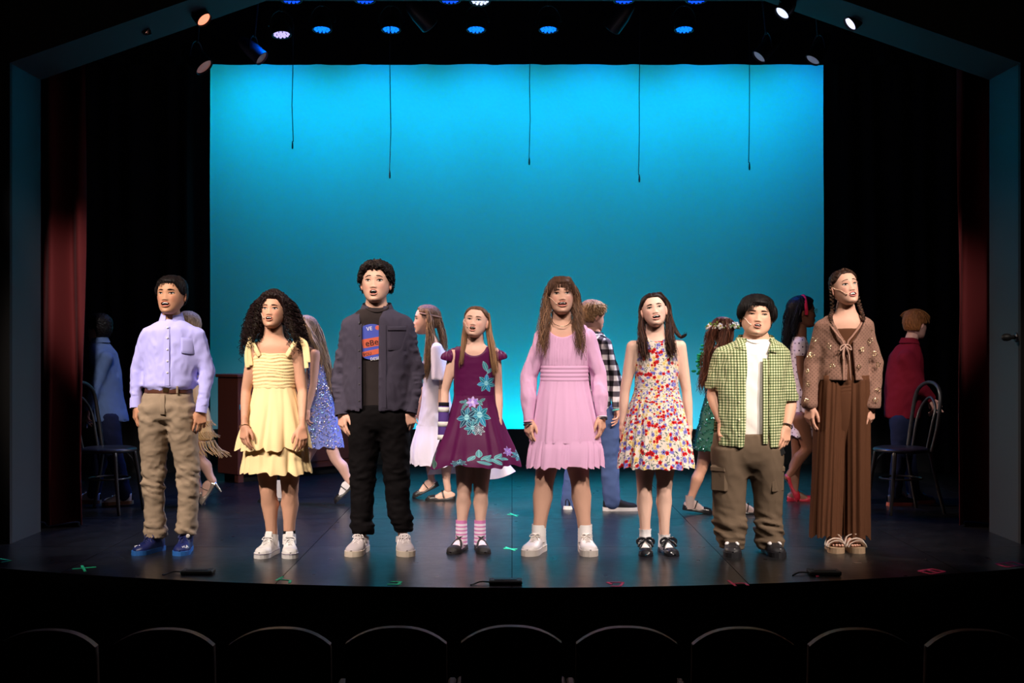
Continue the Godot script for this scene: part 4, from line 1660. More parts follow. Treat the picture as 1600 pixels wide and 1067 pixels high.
func collar(center: Vector3, rx: float, rz: float, y: float, stand: float, leaf: float, gap: float, mt: Material, parent: Node, open := 0.0) -> void:
	# a folded shirt collar: two leaves meeting at the front with points
	for s in [-1.0, 1.0]:
		var rows := []
		for i in 5:
			var f := i / 4.0
			var row := PackedVector3Array()
			for j in 17:
				var g := j / 16.0
				var a: float = lerpf(PI, gap, g) * s      # from nape to the front
				var point := pow(smoothstep(0.6, 1.0, g), 2.0)
				var d := leaf * (1.0 + 1.3 * point)
				var rad: float = 1.02 + 0.3 * f
				var yy := y + stand * (1.0 - 0.55 * smoothstep(0.35, 1.0, g)) - d * f
				var px: float = center.x + rx * rad * sin(a) + s * open * point * f
				row.append(Vector3(px, yy, center.z + rz * rad * cos(a) + 0.01 * f * point + 0.003))
			rows.append(row)
		var b := Buf.new()
		b.grid(rows, false, [W()])
		var inner := []
		for r in rows:
			var row := PackedVector3Array()
			for p in r:
				row.append(Vector3(p.x, p.y, p.z - 0.003).lerp(Vector3(center.x, p.y, center.z), 0.03))
			row.reverse()
			inner.append(row)
		b.grid(inner, false, [W()])
		# stand
		var st := []
		for i in 3:
			var f := i / 2.0
			var row := PackedVector3Array()
			for j in 17:
				var a: float = lerpf(PI, gap, j / 16.0) * s
				row.append(Vector3(center.x + rx * sin(a) * (1.0 + 0.03 * f), y + stand * (1.0 - 0.55 * smoothstep(0.35, 1.0, j / 16.0)) * (1.0 - f) - 0.02 * f, center.z + rz * cos(a) * (1.0 + 0.03 * f)))
			st.append(row)
		b.grid(st, false, [W()])
		part("collar", b, mt, parent)

func lapel(rows: Array, pts: Array, off: float, mt: Material, parent: Node) -> void:
	# a collar leaf lying on the garment: four photo points, edges turned in
	var b := Buf.new()
	var g := []
	for i in 6:
		var row := PackedVector3Array()
		for j in 6:
			var fi := clampf((i - 0.5) / 4.0, 0.0, 1.0)
			var fj := clampf((j - 0.5) / 4.0, 0.0, 1.0)
			var a := Vector2(pts[0][0], pts[0][1]).lerp(Vector2(pts[1][0], pts[1][1]), fi)
			var c := Vector2(pts[3][0], pts[3][1]).lerp(Vector2(pts[2][0], pts[2][1]), fi)
			var p := a.lerp(c, fj)
			row.append(on(rows, p.x, p.y, off if i > 0 and i < 5 and j > 0 and j < 5 else 0.0))
		g.append(row)
	b.grid(g, false, [W()])
	part("collar", b, mt, parent)

func headset(x: Transform3D, o: Dictionary, s: float, mt: Material) -> void:
	# thin cheek microphone
	var b := Buf.new()
	var w: float = o.get("w", 1.0)
	var pts := [x * Vector3(s * 0.078 * w, 0.022, 0.0), x * Vector3(s * 0.075 * w, 0.0, 0.02), x * (facep(s * 0.058 * w, -0.022, o, 0.005)), x * (facep(s * 0.046 * w, -0.042, o, 0.006)), x * (facep(s * 0.036 * w, -0.052, o, 0.008))]
	rope(b, curve(pts, 14), [0.0017], 6, W())
	ball(b, Transform3D(Basis.from_scale(Vector3.ONE * 0.0042), pts[-1]), W(), 6, 8)
	part("headset_microphone", b, mt, P, "thin cheek microphone on a wire")

# ================================================================ the eight singers in front
func people() -> void:
	make_hand()
	skinm = mat("skin", W(), 0.5, 0.0, {"spec": 0.3})
	hairm = mat("hair", W(), 0.5, 0.0, {"spec": 0.25})
	hero = true
	boy_lavender()
	girl_yellow()
	boy_overshirt()
	girl_purple()
	girl_pink()
	girl_floral()
	boy_gingham()
	girl_brown()
	hero = false
	background()

func curls(b: Buf, x: Transform3D, o: Dictionary, n: int, front: float, sidel: float, backl: float, lift: float, r: float, col: Color) -> void:
	# short springy curls rooted on the scalp
	for i in n:
		var t := 1.0 - 1.5 * rng.randf()
		var phi := rng.randf_range(-PI, PI)
		var a := absf(phi)
		var hl := lerpf(lerpf(front, sidel, smoothstep(0.45, 1.25, a)), backl, smoothstep(1.62, 2.0, a))
		if t < hl - 0.02:
			continue
		var p := hbase(clampf(t, -0.9, 0.985), phi, o)
		var n3 := Vector3(p.x / 0.0056, p.y / 0.0121, p.z / 0.0081).normalized()
		var u := n3.cross(Vector3(rng.randfn(), rng.randfn(), rng.randfn())).normalized()
		var w := n3.cross(u)
		var pts := []
		var ph := rng.randf() * TAU
		var rad := rng.randf_range(0.005, 0.009)
		for j in 13:
			var f := j / 12.0
			pts.append(x * (p + n3 * (lift * rng.randf_range(0.9, 1.0) * f) + (u * cos(ph + f * 10.0) + w * sin(ph + f * 10.0)) * rad * (0.5 + 0.6 * f)))
		rope(b, pts, [r, r * 0.6], 5, tint(col, rng.randf_range(0.55, 1.5)))

func strand_fringe(b: Buf, xs: Array, root_y: float, x_mid: float, end_y: Callable, dz: float, r: float, col: Color, per := 3, pull := 0.6) -> void:
	# a fringe of fine flat strands over the forehead, from the crown down to end_y(px)
	for px in xs:
		for i in per:
			var j := rng.randf_range(-1.2, 1.2)
			var e: float = end_y.call(px) + rng.randf_range(-2.5, 2.5)
			bundle(b, 1, [[x_mid + (px - x_mid) * pull, root_y, dz * 0.35], [x_mid + (px - x_mid) * 0.86, root_y + 5.0, dz * 0.78], [px + j, lerpf(root_y, e, 0.6), dz * 1.03], [px + j * 1.6, e, dz * 1.04]], [0.001], r, col, 0.0, 1.0, 8)

func boy_lavender() -> void:
	person(267, 7.65, 0, "boy in a lavender button-down shirt, brown belt and khaki trousers, mouth open")
	var skin := Color(0.50, 0.255, 0.155)
	var sk := skel([[232, 526], [307, 525]], [[214, 578, -0.02], [324, 578, -0.02]], [[212, 630, 0.03], [315, 637, 0.03]], [[246, 645], [288, 645]], [[240, 752, 0.01], [293, 752, 0.01]], [[243, 840], [291, 838]])
	var fo := {"w": 1.04, "mw": 0.0263, "mo": 0.012, "eye": 0.75, "my": -0.056, "low": 1.1}
	var hx := head_xf(268, 429, 489.5, -9, 3, 0, 0.02)
	var torso := [R(492, 256, 281, 1.0), R(505, 250, 287, 0.8), R(518, 238, 299, 0.6), R(560, 238, 300), R(605, 240, 292), R(650, 232, 298)]
	part("body", body(sk, {"skin": skin, "torso": torso, "neck": [q(268, 512), q(268, 480, 0.01)], "neckr": [0.05, 0.047], "ar": 0.82, "lr": 0.8, "head": hx, "face": fo, "hand": 0.92, "turn": [28.0, 62.0]}), skinm, P)
	var h := Buf.new()
	var black := Color(0.012, 0.009, 0.009)
	scalp(h, hx, fo, 0.010, 0.60, 0.05, -0.45, black, 0.0, 0.006)
	strand_fringe(h, range(247, 291, 2), 431.0, 268.0, func(x): return 443.0 + 5.0 * absf(sin(x * 0.7)), 0.093, 0.0022, black, 4)
	for s in [-1.0, 1.0]:
		bundle(h, 26, [hx * Vector3(s * 0.05, 0.08, 0.02), hx * Vector3(s * 0.079, 0.045, 0.02), hx * Vector3(s * 0.083, 0.012, 0.018)], [0.012, 0.015, 0.008], 0.003, black, 0.0, 1.0, 8)
	part("hair", h, hairm, P)
	# shirt
	var f := Field.new()
	var sr := [R(493, 257, 280, 1.0), R(499, 252, 285, 0.9), R(506, 240, 297, 0.72), R(516, 228, 309, 0.62), R(535, 226, 311, 0.62), R(560, 227, 310, 0.66), R(585, 225, 307, 0.7), R(602, 223, 306, 0.74), R(609, 228, 300, 0.74)]
	f.tube(dress_rows(sr), 0.02)
	for i in 2:
		shirt_chain(f, sk, i, [0.052, 0.047, 0.043, 0.038, 0.031], 0.035)
	f.mod = func(p, d): return d + crumple(p, 0.0052, 9.0, 6.0, 9.0) + 0.007 * smoothstep(1.08, 0.9, p.y) * nz.get_noise_3d(p.x * 14.0, p.y * 34.0, p.z * 14.0)
	var lav := cloth("lavender cotton", Color(0.46, 0.44, 0.86), 0.85, {"rim": 0.2})
	var sh := sew("shirt", f, 0.0085, lav)
	collar(q(268.5, 493), m(15.5), m(15), q(0, 498).y, 0.042, 0.056, 0.34, lav, sh)
	var white := mat("white button", Color(0.8, 0.78, 0.8), 0.3)
	for y in [512, 528, 546, 564, 582]:
		button(on(sr, 262, y, 0.009), Vector3(0, 0, 1), 0.0055, white, sh)
	part("pocket", patch(sr, 283, 527, 304, 552, 0.006, 2.0), lav, sh)
	part("placket", patch(sr, 257.5, 509, 265.5, 604, 0.006), lav, sh)
	for i in 2:
		var cb := Buf.new()
		var w: Vector3 = sk.w[i]
		var dv: Vector3 = (w - sk.e[i]).normalized()
		rope(cb, [w - dv * 0.03, w + dv * 0.031], [0.0345, 0.0335], 20, W(), 1.0, false)
		part("cuff", cb, lav, sh)
	# trousers
	f = Field.new()
	var pr := [R(607, 229, 299, 0.74), R(622, 222, 302, 0.74), R(640, 218, 305, 0.72), R(656, 219, 304, 0.6), R(668, 226, 298, 0.42)]
	f.tube(dress_rows(pr))
	f.tube(dress_rows([R(634, 218, 262, 1.3), R(655, 217, 263, 1.3), R(690, 219, 262, 1.15), R(725, 221, 260, 1.0), R(755, 222, 257, 1.05), R(800, 226, 257, 1.05), R(828, 227, 260, 1.1), R(838, 228, 260, 1.1)]), 0.03)
	f.tube(dress_rows([R(634, 262, 306, 1.3), R(655, 262, 306.5, 1.3), R(690, 266, 309, 1.15), R(725, 273, 311, 1.0), R(755, 277, 311, 1.05), R(800, 278, 309, 1.05), R(824, 275, 308, 1.1), R(833, 275, 307, 1.1)]), 0.03)
	f.mod = func(p, d): return d + crumple(p, 0.0045, 7.0, 13.0, 7.0, 3.0) + 0.012 * (gs(p.y - 0.42, 0.10) + gs(p.y - 0.12, 0.07) + 0.7 * gs(p.y - 0.78, 0.06)) * nz.get_noise_3d(p.x * 11.0 + 4.0, p.y * 26.0 + p.x * 9.0, p.z * 11.0)
	var khaki := cloth("khaki twill", Color(0.30, 0.222, 0.155), 0.85)
	var tr_ := sew("trousers", f, 0.0085, khaki)
	part("fly", patch(pr, 250, 616, 258, 648, 0.004), khaki, tr_)
	for px in [233, 277]:
		var lp := Buf.new()
		var z := 0.105 * sqrt(maxf(0.0, 1.0 - pow((px - 264) / 36.0, 2.0)))
		box(lp, xf(q(px, 609, z + 0.002), Vector3.ONE, Vector3(0, (px - 264) * 1.6, 0)), Vector3(0.013, 0.046, 0.008), W(), 0.003)
		part("belt_loop", lp, khaki, tr_)
	var bm := mat("brown leather", Color(0.085, 0.028, 0.016), 0.45)
	var bt := part("belt", band([R(604, 229.5, 298.5, 0.75), R(604.2, 227.5, 300.5, 0.75), R(613.5, 226, 301, 0.75), R(613.7, 228, 299, 0.75)]), bm, P)
	var bk := Buf.new()
	box(bk, xf(q(259, 609, 0.1075)), Vector3(0.032, 0.032, 0.006), W(), 0.004)
	part("buckle", bk, mat("dark brass", Color(0.12, 0.07, 0.03), 0.35, 0.9), bt)
	# shoes
	var navy := mat("blue running shoe mesh", Color(0.006, 0.012, 0.09), 0.45)
	var cy := mat("blue shoe sole", Color(0.02, 0.12, 0.4), 0.5)
	var a0 := q(244, 840)
	var a1 := q(291, 838)
	var s0 := shoe(Vector3(a0.x, 0, a0.z), -22, 0.262, "sneaker", {"upper": navy, "sole": cy, "lace": navy})
	var s1 := shoe(Vector3(a1.x, 0, a1.z), 3, 0.262, "sneaker", {"upper": navy, "sole": cy, "lace": navy})
	var wm := mat("white shoe print", Color(0.75, 0.75, 0.8), 0.5)
	for e in [[s1, a1, 3.0, 0.026], [s0, a0, -22.0, -0.006]]:
		var tm := TextMesh.new()
		tm.text = "ISA"
		tm.font_size = 24
		tm.pixel_size = 0.001
		tm.depth = 0.002
		tm.material = wm
		var tn := part("lettering", tm, null, e[0])
		tn.transform = Transform3D(Basis(Vector3.UP, deg_to_rad(e[2])), Vector3(e[1].x, 0, e[1].z)) * xf(Vector3(e[3], 0.049, 0.165), Vector3.ONE, Vector3(-30, 24, 12))
	var dl := Buf.new()
	lathe(dl, [[0.001, 0.004], [0.006, 0.005], [0.011, 0.004], [0.012, 0.0]], 14, W(), Transform3D(Basis(Vector3.RIGHT, Vector3(0, 0, 1), Vector3(0, -1, 0)), Vector3(a1.x + 0.028, 0.098, a1.z + 0.07)))
	part("lace_dial", dl, mat("pale plastic", Color(0.55, 0.5, 0.45), 0.4), s1)

func girl_yellow() -> void:
	person(429, 7.54, 0, "girl with big dark curly hair in a pale yellow tiered sundress and white high-tops")
	var skin := Color(0.56, 0.30, 0.20)
	var sk := skel([[396, 549], [462, 546]], [[384, 612, 0.0], [473, 611, 0.0]], [[382, 662, 0.12], [472, 664, 0.12]], [[414, 690], [452, 690]], [[419, 766, 0.01], [453, 766, 0.01]], [[425, 834], [452, 834]])
	var fo := {"w": 0.98, "mw": 0.0213, "mo": 0.0115, "my": -0.056, "brow": 0.001}
	var hx := head_xf(427, 455, 512.5, -6, 8, 0, 0.02, 0.016)
	var torso := [R(508, 415, 440, 1.0), R(527, 411, 444, 0.8), R(540, 394, 463, 0.56), R(556, 396, 462, 0.6), R(600, 400, 458), R(650, 398, 464), R(700, 396, 470)]
	part("body", body(sk, {"skin": skin, "torso": torso, "neck": [q(428, 535), q(427, 502, 0.01)], "neckr": [0.047, 0.043], "ar": 0.82, "lr": 0.98, "head": hx, "face": fo, "hand": 0.86, "turn": [50.0, 58.0]}), skinm, P)
	var h := Buf.new()
	var dk := Color(0.015, 0.008, 0.0075)
	scalp(h, hx, fo, 0.018, 0.64, 0.2, -0.6, dk, 0.01, 0.008)
	for s in [-1.0, 1.0]:
		var X := func(dx): return 428.0 + s * dx
		bundle(h, 46, [[X.call(4), 457, 0.02], [X.call(20), 473, 0.03], [X.call(26), 500, 0.03], [X.call(33), 535, 0.06]], [0.022, 0.026, 0.034, 0.045], 0.005, dk, 0.011, 17.0, 44, true)
		bundle(h, 46, [[X.call(6), 456, -0.02], [X.call(26), 478, -0.02], [X.call(38), 510, -0.01], [X.call(44), 545, 0.0]], [0.025, 0.03, 0.036, 0.04], 0.005, dk, 0.012, 17.0, 44, true)
		bundle(h, 12, [[X.call(5), 459, 0.05], [X.call(14), 467, 0.075], [X.call(19), 485, 0.06], [X.call(22), 510, 0.05]], [0.008, 0.01, 0.014, 0.02], 0.0038, dk, 0.006, 28.0, 44, true)
	bundle(h, 40, [[428, 456, -0.05], [428, 480, -0.11], [428, 520, -0.1], [428, 560, -0.09]], [0.05, 0.07, 0.1, 0.11], 0.0045, dk, 0.008, 24.0, 40, true)
	part("hair", h, hairm, P)
	headset(hx, fo, -1.0, mat("pale wire", Color(0.6, 0.45, 0.35), 0.4))
	# dress
	var yel := cloth("pale yellow seersucker", Color(0.88, 0.66, 0.35), 0.85, {"rim": 0.2, "back": Color(0.25, 0.2, 0.06)})
	var f := Field.new()
	f.tube(dress_rows([R(552, 394, 462.5, 0.68), R(575, 394, 463, 0.7), R(592, 395.5, 462, 0.7), R(607, 396, 462, 0.7)]))
	f.mod = func(p, d): return d + 0.0035 * sin(p.y * 330.0 + 3.0 * nz.get_noise_2d(p.x * 7.0, p.y * 10.0)) * smoothstep(0.98, 1.0, p.y)
	var dr := sew("dress", f, 0.0065, yel)
	part("upper_tier", skirt_buf([R(604, 397, 461, 0.7), R(630, 391, 468, 0.72), R(665, 380, 477, 0.74), R(700, 371, 485, 0.74)], 8, 0.075, 2.0, {"hem": 0.012, "fine": 0.6, "amp0": 0.25}), yel, dr)
	part("lower_tier", skirt_buf([R(676, 383, 477, 0.7), R(700, 381, 480, 0.72), R(722, 379, 483, 0.74), R(737, 377, 486, 0.76)], 9, 0.065, 7.0, {"hem": 0.012, "amp0": 0.5}), yel, dr)
	for s in [0, 1]:
		var sb := Buf.new()
		var top := q(466, 527, 0.02) if s == 1 else q(392, 529, 0.02)
		rope(sb, curve([q(448, 556, 0.08), q(457, 541, 0.075), top] if s == 1 else [q(405, 556, 0.08), q(398, 542, 0.075), top], 8), [0.013], 8, W(), 0.25, true, Vector3(0, 0, 1))
		rope(sb, curve([top, q(470, 540, -0.06), q(456, 556, -0.085)] if s == 1 else [top, q(390, 540, -0.06), q(402, 556, -0.085)], 8), [0.013], 8, W(), 0.25, true, Vector3(0, 0, 1))
		var tails := [[[467, 528], [474, 540], [477, 556], [479, 575]], [[467, 528], [478, 536], [481, 552], [482, 566]]] if s == 1 else [[[391, 530], [386, 545], [385, 560], [387, 574]], [[391, 530], [390, 548], [391, 560], [392, 571]]]
		for t in tails:
			var g := []
			for p in t:
				g.append(q(p[0], p[1], 0.045))
			rope(sb, curve(g, 10), [0.009, 0.014], 8, W(), 0.3, true, Vector3(0, 0, 1))
		ball(sb, xf(top + Vector3(0, 0, 0.015), Vector3(0.014, 0.012, 0.012)), W(), 6, 8)
		part("tie_strap", sb, yel, dr)
	var gold := mat("gold", Color(0.6, 0.35, 0.2), 0.3, 0.9)
	part("bracelet", ring_at(q(382.5, 667, 0.124), sk.w[0] - sk.e[0], 0.031, 0.0025), gold, P)
	var wht := cloth("white canvas", Color(0.72, 0.68, 0.66), 0.85)
	var rub := mat("white rubber", Color(0.68, 0.64, 0.62), 0.5)
	var strp := mat("thin dark stripe", Color(0.25, 0.2, 0.28), 0.5)
	var blk := cloth("black sock", Color(0.012, 0.012, 0.014), 0.9)
	for e in [[sk.a[0], -13.0], [sk.a[1], 12.0]]:
		shoe(Vector3(e[0].x, 0, e[0].z), e[1], 0.248, "hightop", {"upper": wht, "sole": rub, "foxing": strp, "cap": rub, "lace": wht, "tongue": wht, "st": 0.03})
	sock(sk.a[1], 0.138, 0.034, 0.036, blk, 0.0, 0.08)

func boy_overshirt() -> void:
	person(592, 7.63, 0, "tall boy with short black curls in an open slate overshirt and black jeans")
	var skin := Color(0.66, 0.39, 0.29)
	var sk := skel([[549, 511], [630, 509]], [[530, 585, -0.03], [651, 582, -0.03]], [[534, 640, 0.03], [642, 637, 0.03]], [[568, 670], [616, 670]], [[567, 748, 0.01], [620, 748, 0.01]], [[565, 840], [630, 840]])
	var fo := {"w": 1.02, "mw": 0.0207, "mo": 0.0126, "my": -0.058, "brow_in": 0.005, "brow": 0.001, "eye": 0.95, "browc": Color(0.015, 0.01, 0.008), "teeth": 0.8}
	var hx := head_xf(587.5, 404, 472.5, -3, 5, 0, 0.02, 0.03)
	var torso := [R(476, 574, 604, 1.0), R(486, 566, 612, 0.8), R(500, 556, 624, 0.6), R(560, 556, 624), R(640, 556, 628)]
	part("body", body(sk, {"skin": skin, "torso": torso, "neck": [q(588, 495), q(588, 462, 0.01)], "neckr": [0.064, 0.06], "ar": 0.95, "lr": 0.85, "head": hx, "face": fo, "hand": 0.96, "turn": [40.0, 60.0]}), skinm, P)
	var h := Buf.new()
	var dk := Color(0.014, 0.010, 0.009)
	scalp(h, hx, fo, 0.012, 0.62, 0.12, -0.35, dk, 0.010, 0.012)
	curls(h, hx, fo, 900, 0.60, 0.12, -0.3, 0.028, 0.0034, dk)
	part("hair", h, hairm, P)
	# T-shirt
	var f := Field.new()
	f.tube(dress_rows([R(478, 571, 606, 0.95), R(485, 560, 616, 0.8), R(497, 547, 632, 0.62), R(520, 547, 632, 0.6), R(560, 548, 631, 0.62), R(610, 547, 632, 0.64), R(646, 546, 637, 0.64)]))
	f.mod = func(p, d): return d + crumple(p, 0.002, 8.0, 8.0, 8.0)
	var tee := cloth("faded black jersey", Color(0.028, 0.021, 0.021), 0.9)
	var ts := sew("t_shirt", f, 0.009, tee)
	var rim_ := Buf.new()
	rope(rim_, curve([q(572, 476, 0.03), q(574, 483, 0.07), q(589, 487, 0.092), q(604, 483, 0.07), q(606, 476, 0.03)], 14), [0.007], 6, W(), 0.6)
	part("neck_rib", rim_, tee, ts)
	# print on the T-shirt
	var z0 := 0.104
	var blue := mat("blue print", Color(0.05, 0.075, 0.42), 0.8)
	var orange := mat("orange red print", Color(0.55, 0.1, 0.05), 0.8)
	var whp := mat("white print", Color(0.75, 0.72, 0.72), 0.8)
	var dsc := Buf.new()
	var dp := PackedVector2Array()
	for i in 40:
		var a := TAU * i / 40.0
		dp.append(Vector2(clampf(cos(a) * 0.105, -0.055, 0.05), sin(a) * 0.105))
	prism(dsc, dp, 0.0, 0.0015, W(), Transform3D(Basis(Vector3.RIGHT, Vector3(0, 0, 1), Vector3(0, 1, 0)), q(581, 534, z0)))
	part("print_disc", dsc, blue, ts)
	var od := Buf.new()
	ball(od, xf(q(590, 512, z0 + 0.001), Vector3(0.016, 0.016, 0.001)), W(), 8, 16)
	box(od, xf(q(580, 535, z0 + 0.0012), Vector3.ONE, Vector3(0, 0, 10)), Vector3(0.106, 0.052, 0.002), W())
	box(od, xf(q(580, 551, z0 + 0.0012), Vector3.ONE, Vector3(0, 0, 12)), Vector3(0.106, 0.03, 0.002), W())
	part("print_banner", od, orange, ts)
	for e in [["VE", 577, 513, 30, 8.0, whp], ["eBe", 581, 535, 44, 10.0, tee], ["YOU", 574, 553, 24, 12.0, tee], ["DESE", 586, 560, 24, 8.0, whp]]:
		var tm := TextMesh.new()
		tm.text = e[0]
		tm.font_size = e[3]
		tm.pixel_size = 0.001
		tm.depth = 0.002
		tm.material = e[5]
		var tn := part("print_lettering", tm, null, ts)
		tn.transform = xf(q(e[1], e[2], z0 + 0.003), Vector3.ONE, Vector3(0, 0, e[4]))
	# overshirt
	f = Field.new()
	var jr := [R(478, 569, 609, 0.9), R(485, 560, 618, 0.8), R(496, 545, 635, 0.68), R(508, 538, 642, 0.64), R(530, 537, 643, 0.64), R(560, 536, 643, 0.66), R(610, 535, 644, 0.69), R(641, 536, 643, 0.71)]
	f.tube(dress_rows(jr))
	for i in 2:
		shirt_chain(f, sk, i, [0.056, 0.05, 0.046, 0.043, 0.038], 0.04)
	var xl := q(566, 540).x
	var xr := q(595, 540).x
	var yt := q(580, 500).y
	f.mod = func(p, d):
		var e: float = d + crumple(p, 0.0055, 8.0, 6.0, 8.0, 5.0) + 0.004 * smoothstep(0.28, 0.3, absf(p.x - 0.0)) * 0.0 + 0.008 * smoothstep(0.2, 0.23, absf(p.x + 0.005)) * nz.get_noise_3d(p.x * 10.0, p.y * 38.0, p.z * 12.0)
		if p.z > 0.0:
			var wid := smoothstep(yt - 0.02, yt + 0.09, p.y) * 0.03
			e = maxf(e, minf(p.x - xl + wid * 0.4, xr + wid - p.x))
		return e
	var slate := cloth("slate corduroy", Color(0.052, 0.044, 0.066), 0.85, {"rim": 0.15})
	var js := sew("overshirt", f, 0.0085, slate)
	collar(q(589, 484), m(22), m(20), q(0, 484).y, 0.045, 0.06, 0.55, slate, js, 0.012)
	for e in [557.0, 595.5]:
		part("placket", patch(jr, e, 506, e + 8.5, 639, 0.005), slate, js)
	var bm := mat("dark button", Color(0.05, 0.045, 0.05), 0.3)
	for y in [505, 524, 548, 574, 600, 626]:
		button(on(jr, 561.5, y, 0.008), Vector3(0, 0, 1), 0.005, bm, js)
	part("pocket", patch(jr, 606, 510, 635, 548, 0.006), slate, js)
	part("pocket_hem", patch(jr, 606, 510, 635, 517, 0.009), slate, js)
	for i in 2:
		var cb := Buf.new()
		var w: Vector3 = sk.w[i]
		var dv: Vector3 = (w - sk.e[i]).normalized()
		rope(cb, [w - dv * 0.035, w + dv * 0.034], [0.0425, 0.0425], 20, W(), 1.0, false)
		part("cuff", cb, slate, js)
	# jeans
	f = Field.new()
	f.tube(dress_rows([R(632, 547, 635, 0.72), R(650, 545, 638, 0.72), R(668, 546, 638, 0.62), R(686, 556, 630, 0.4)]))
	f.tube(dress_rows([R(645, 546, 592, 1.3), R(672, 544, 592, 1.25), R(705, 545, 591, 1.1), R(748, 547, 587, 1.05), R(790, 548, 584, 1.05), R(812, 547, 583, 1.1), R(822, 548, 585, 1.1), R(834, 551, 585, 1.1)]), 0.03)
	f.tube(dress_rows([R(645, 592, 638, 1.3), R(672, 592, 641, 1.25), R(705, 595, 641, 1.1), R(748, 600, 640, 1.05), R(790, 604, 640, 1.05), R(810, 606, 646, 1.1), R(818, 611, 645, 1.1), R(832, 614, 644, 1.1)]), 0.03)
	f.mod = func(p, d): return d + crumple(p, 0.0045, 7.0, 12.0, 7.0, 8.0) + 0.012 * (gs(p.y - 0.14, 0.09) + 0.6 * gs(p.y - 0.45, 0.09)) * nz.get_noise_3d(p.x * 9.0 + 1.0, p.y * 30.0, p.z * 9.0)
	sew("jeans", f, 0.0085, cloth("black denim", Color(0.0045, 0.0035, 0.004), 0.85))
	var grey := cloth("pale grey suede", Color(0.46, 0.40, 0.41), 0.85)
	var sole := mat("cream rubber", Color(0.62, 0.52, 0.42), 0.55)
	var lace := cloth("white lace", Color(0.75, 0.68, 0.68), 0.85)
	for e in [[sk.a[0], -10.0], [sk.a[1], 11.0]]:
		var so := shoe(Vector3(e[0].x, 0, e[0].z), e[1], 0.285, "sneaker", {"upper": grey, "sole": sole, "lace": lace, "tongue": grey, "st": 0.032})
		var x := Transform3D(Basis(Vector3.UP, deg_to_rad(e[1])), Vector3(e[0].x, 0, e[0].z))
		var rb := Buf.new()
		var pts := []
		for i in 17:
			var a := TAU * i / 16.0
			pts.append(x * (Vector3(0, 0.1, 0.075) + Basis(Vector3.RIGHT, -0.42) * Vector3(cos(a) * 0.019, sin(a) * 0.011, 0.004)))
		rope(rb, pts, [0.0026], 5, W(), 1.0, false)
		rope(rb, [x * Vector3(-0.008, 0.096, 0.08), x * Vector3(0, 0.106, 0.078), x * Vector3(0.008, 0.096, 0.08)], [0.0024], 5, W())
		part("tongue_emblem", rb, lace, so, "white oval emblem on the tongue")
		for s in [-1.0, 1.0]:
			for k in 3:
				var sb := Buf.new()
				var t := 0.36 + 0.05 * k
				rope(sb, [x * Vector3(s * 0.0405, 0.045, (t - 0.19) * 0.285), x * Vector3(s * 0.034, 0.078, (t - 0.27) * 0.285)], [0.0035, 0.0035], 5, W(), 0.5)
				part("stripe", sb, lace, so)

func flower(im: Image, cx: float, cy: float, r: float, col: Color, mid: Color, petals := 5, ph := 0.0) -> void:
	var w := im.get_width()
	var hgt := im.get_height()
	for y in range(int(cy - r), int(cy + r) + 1):
		for x in range(int(cx - r), int(cx + r) + 1):
			var d := Vector2(x - cx, y - cy)
			var l := d.length() / r
			var a := d.angle() + ph
			var edge := 0.62 + 0.38 * absf(cos(a * petals * 0.5))
			if l < edge:
				var c := col.lerp(mid, smoothstep(0.5, 0.1, l))
				if absf(sin(a * petals * 0.5)) > 0.94 and l > 0.25:
					c = c.lerp(mid, 0.6)
				im.set_pixel(posmod(x, w), posmod(y, hgt), c)

func leaf(im: Image, cx: float, cy: float, length: float, wid: float, ang: float, col: Color, vein: Color) -> void:
	var w := im.get_width()
	var hgt := im.get_height()
	for y in range(int(cy - length), int(cy + length) + 1):
		for x in range(int(cx - length), int(cx + length) + 1):
			var d := Vector2(x - cx, y - cy).rotated(-ang)
			var t := d.x / length
			if absf(t) < 1.0 and absf(d.y) < wid * (1.0 - t * t):
				im.set_pixel(posmod(x, w), posmod(y, hgt), vein if absf(d.y) < 1.2 or absf(d.y) > wid * (1.0 - t * t) - 1.6 else col)

func blossom(im: Image, cx: float, cy: float, r: float, c1: Color, c2: Color, c3: Color) -> void:
	for k in 7:
		var a := TAU * k / 7.0 + 0.3
		leaf(im, cx + cos(a) * r * 0.55, cy + sin(a) * r * 0.55, r * 0.55, r * 0.26, a, c1 if k % 2 == 0 else c2, c3)
	leaf(im, cx, cy, r * 0.3, r * 0.3, 0.0, c3, c2)

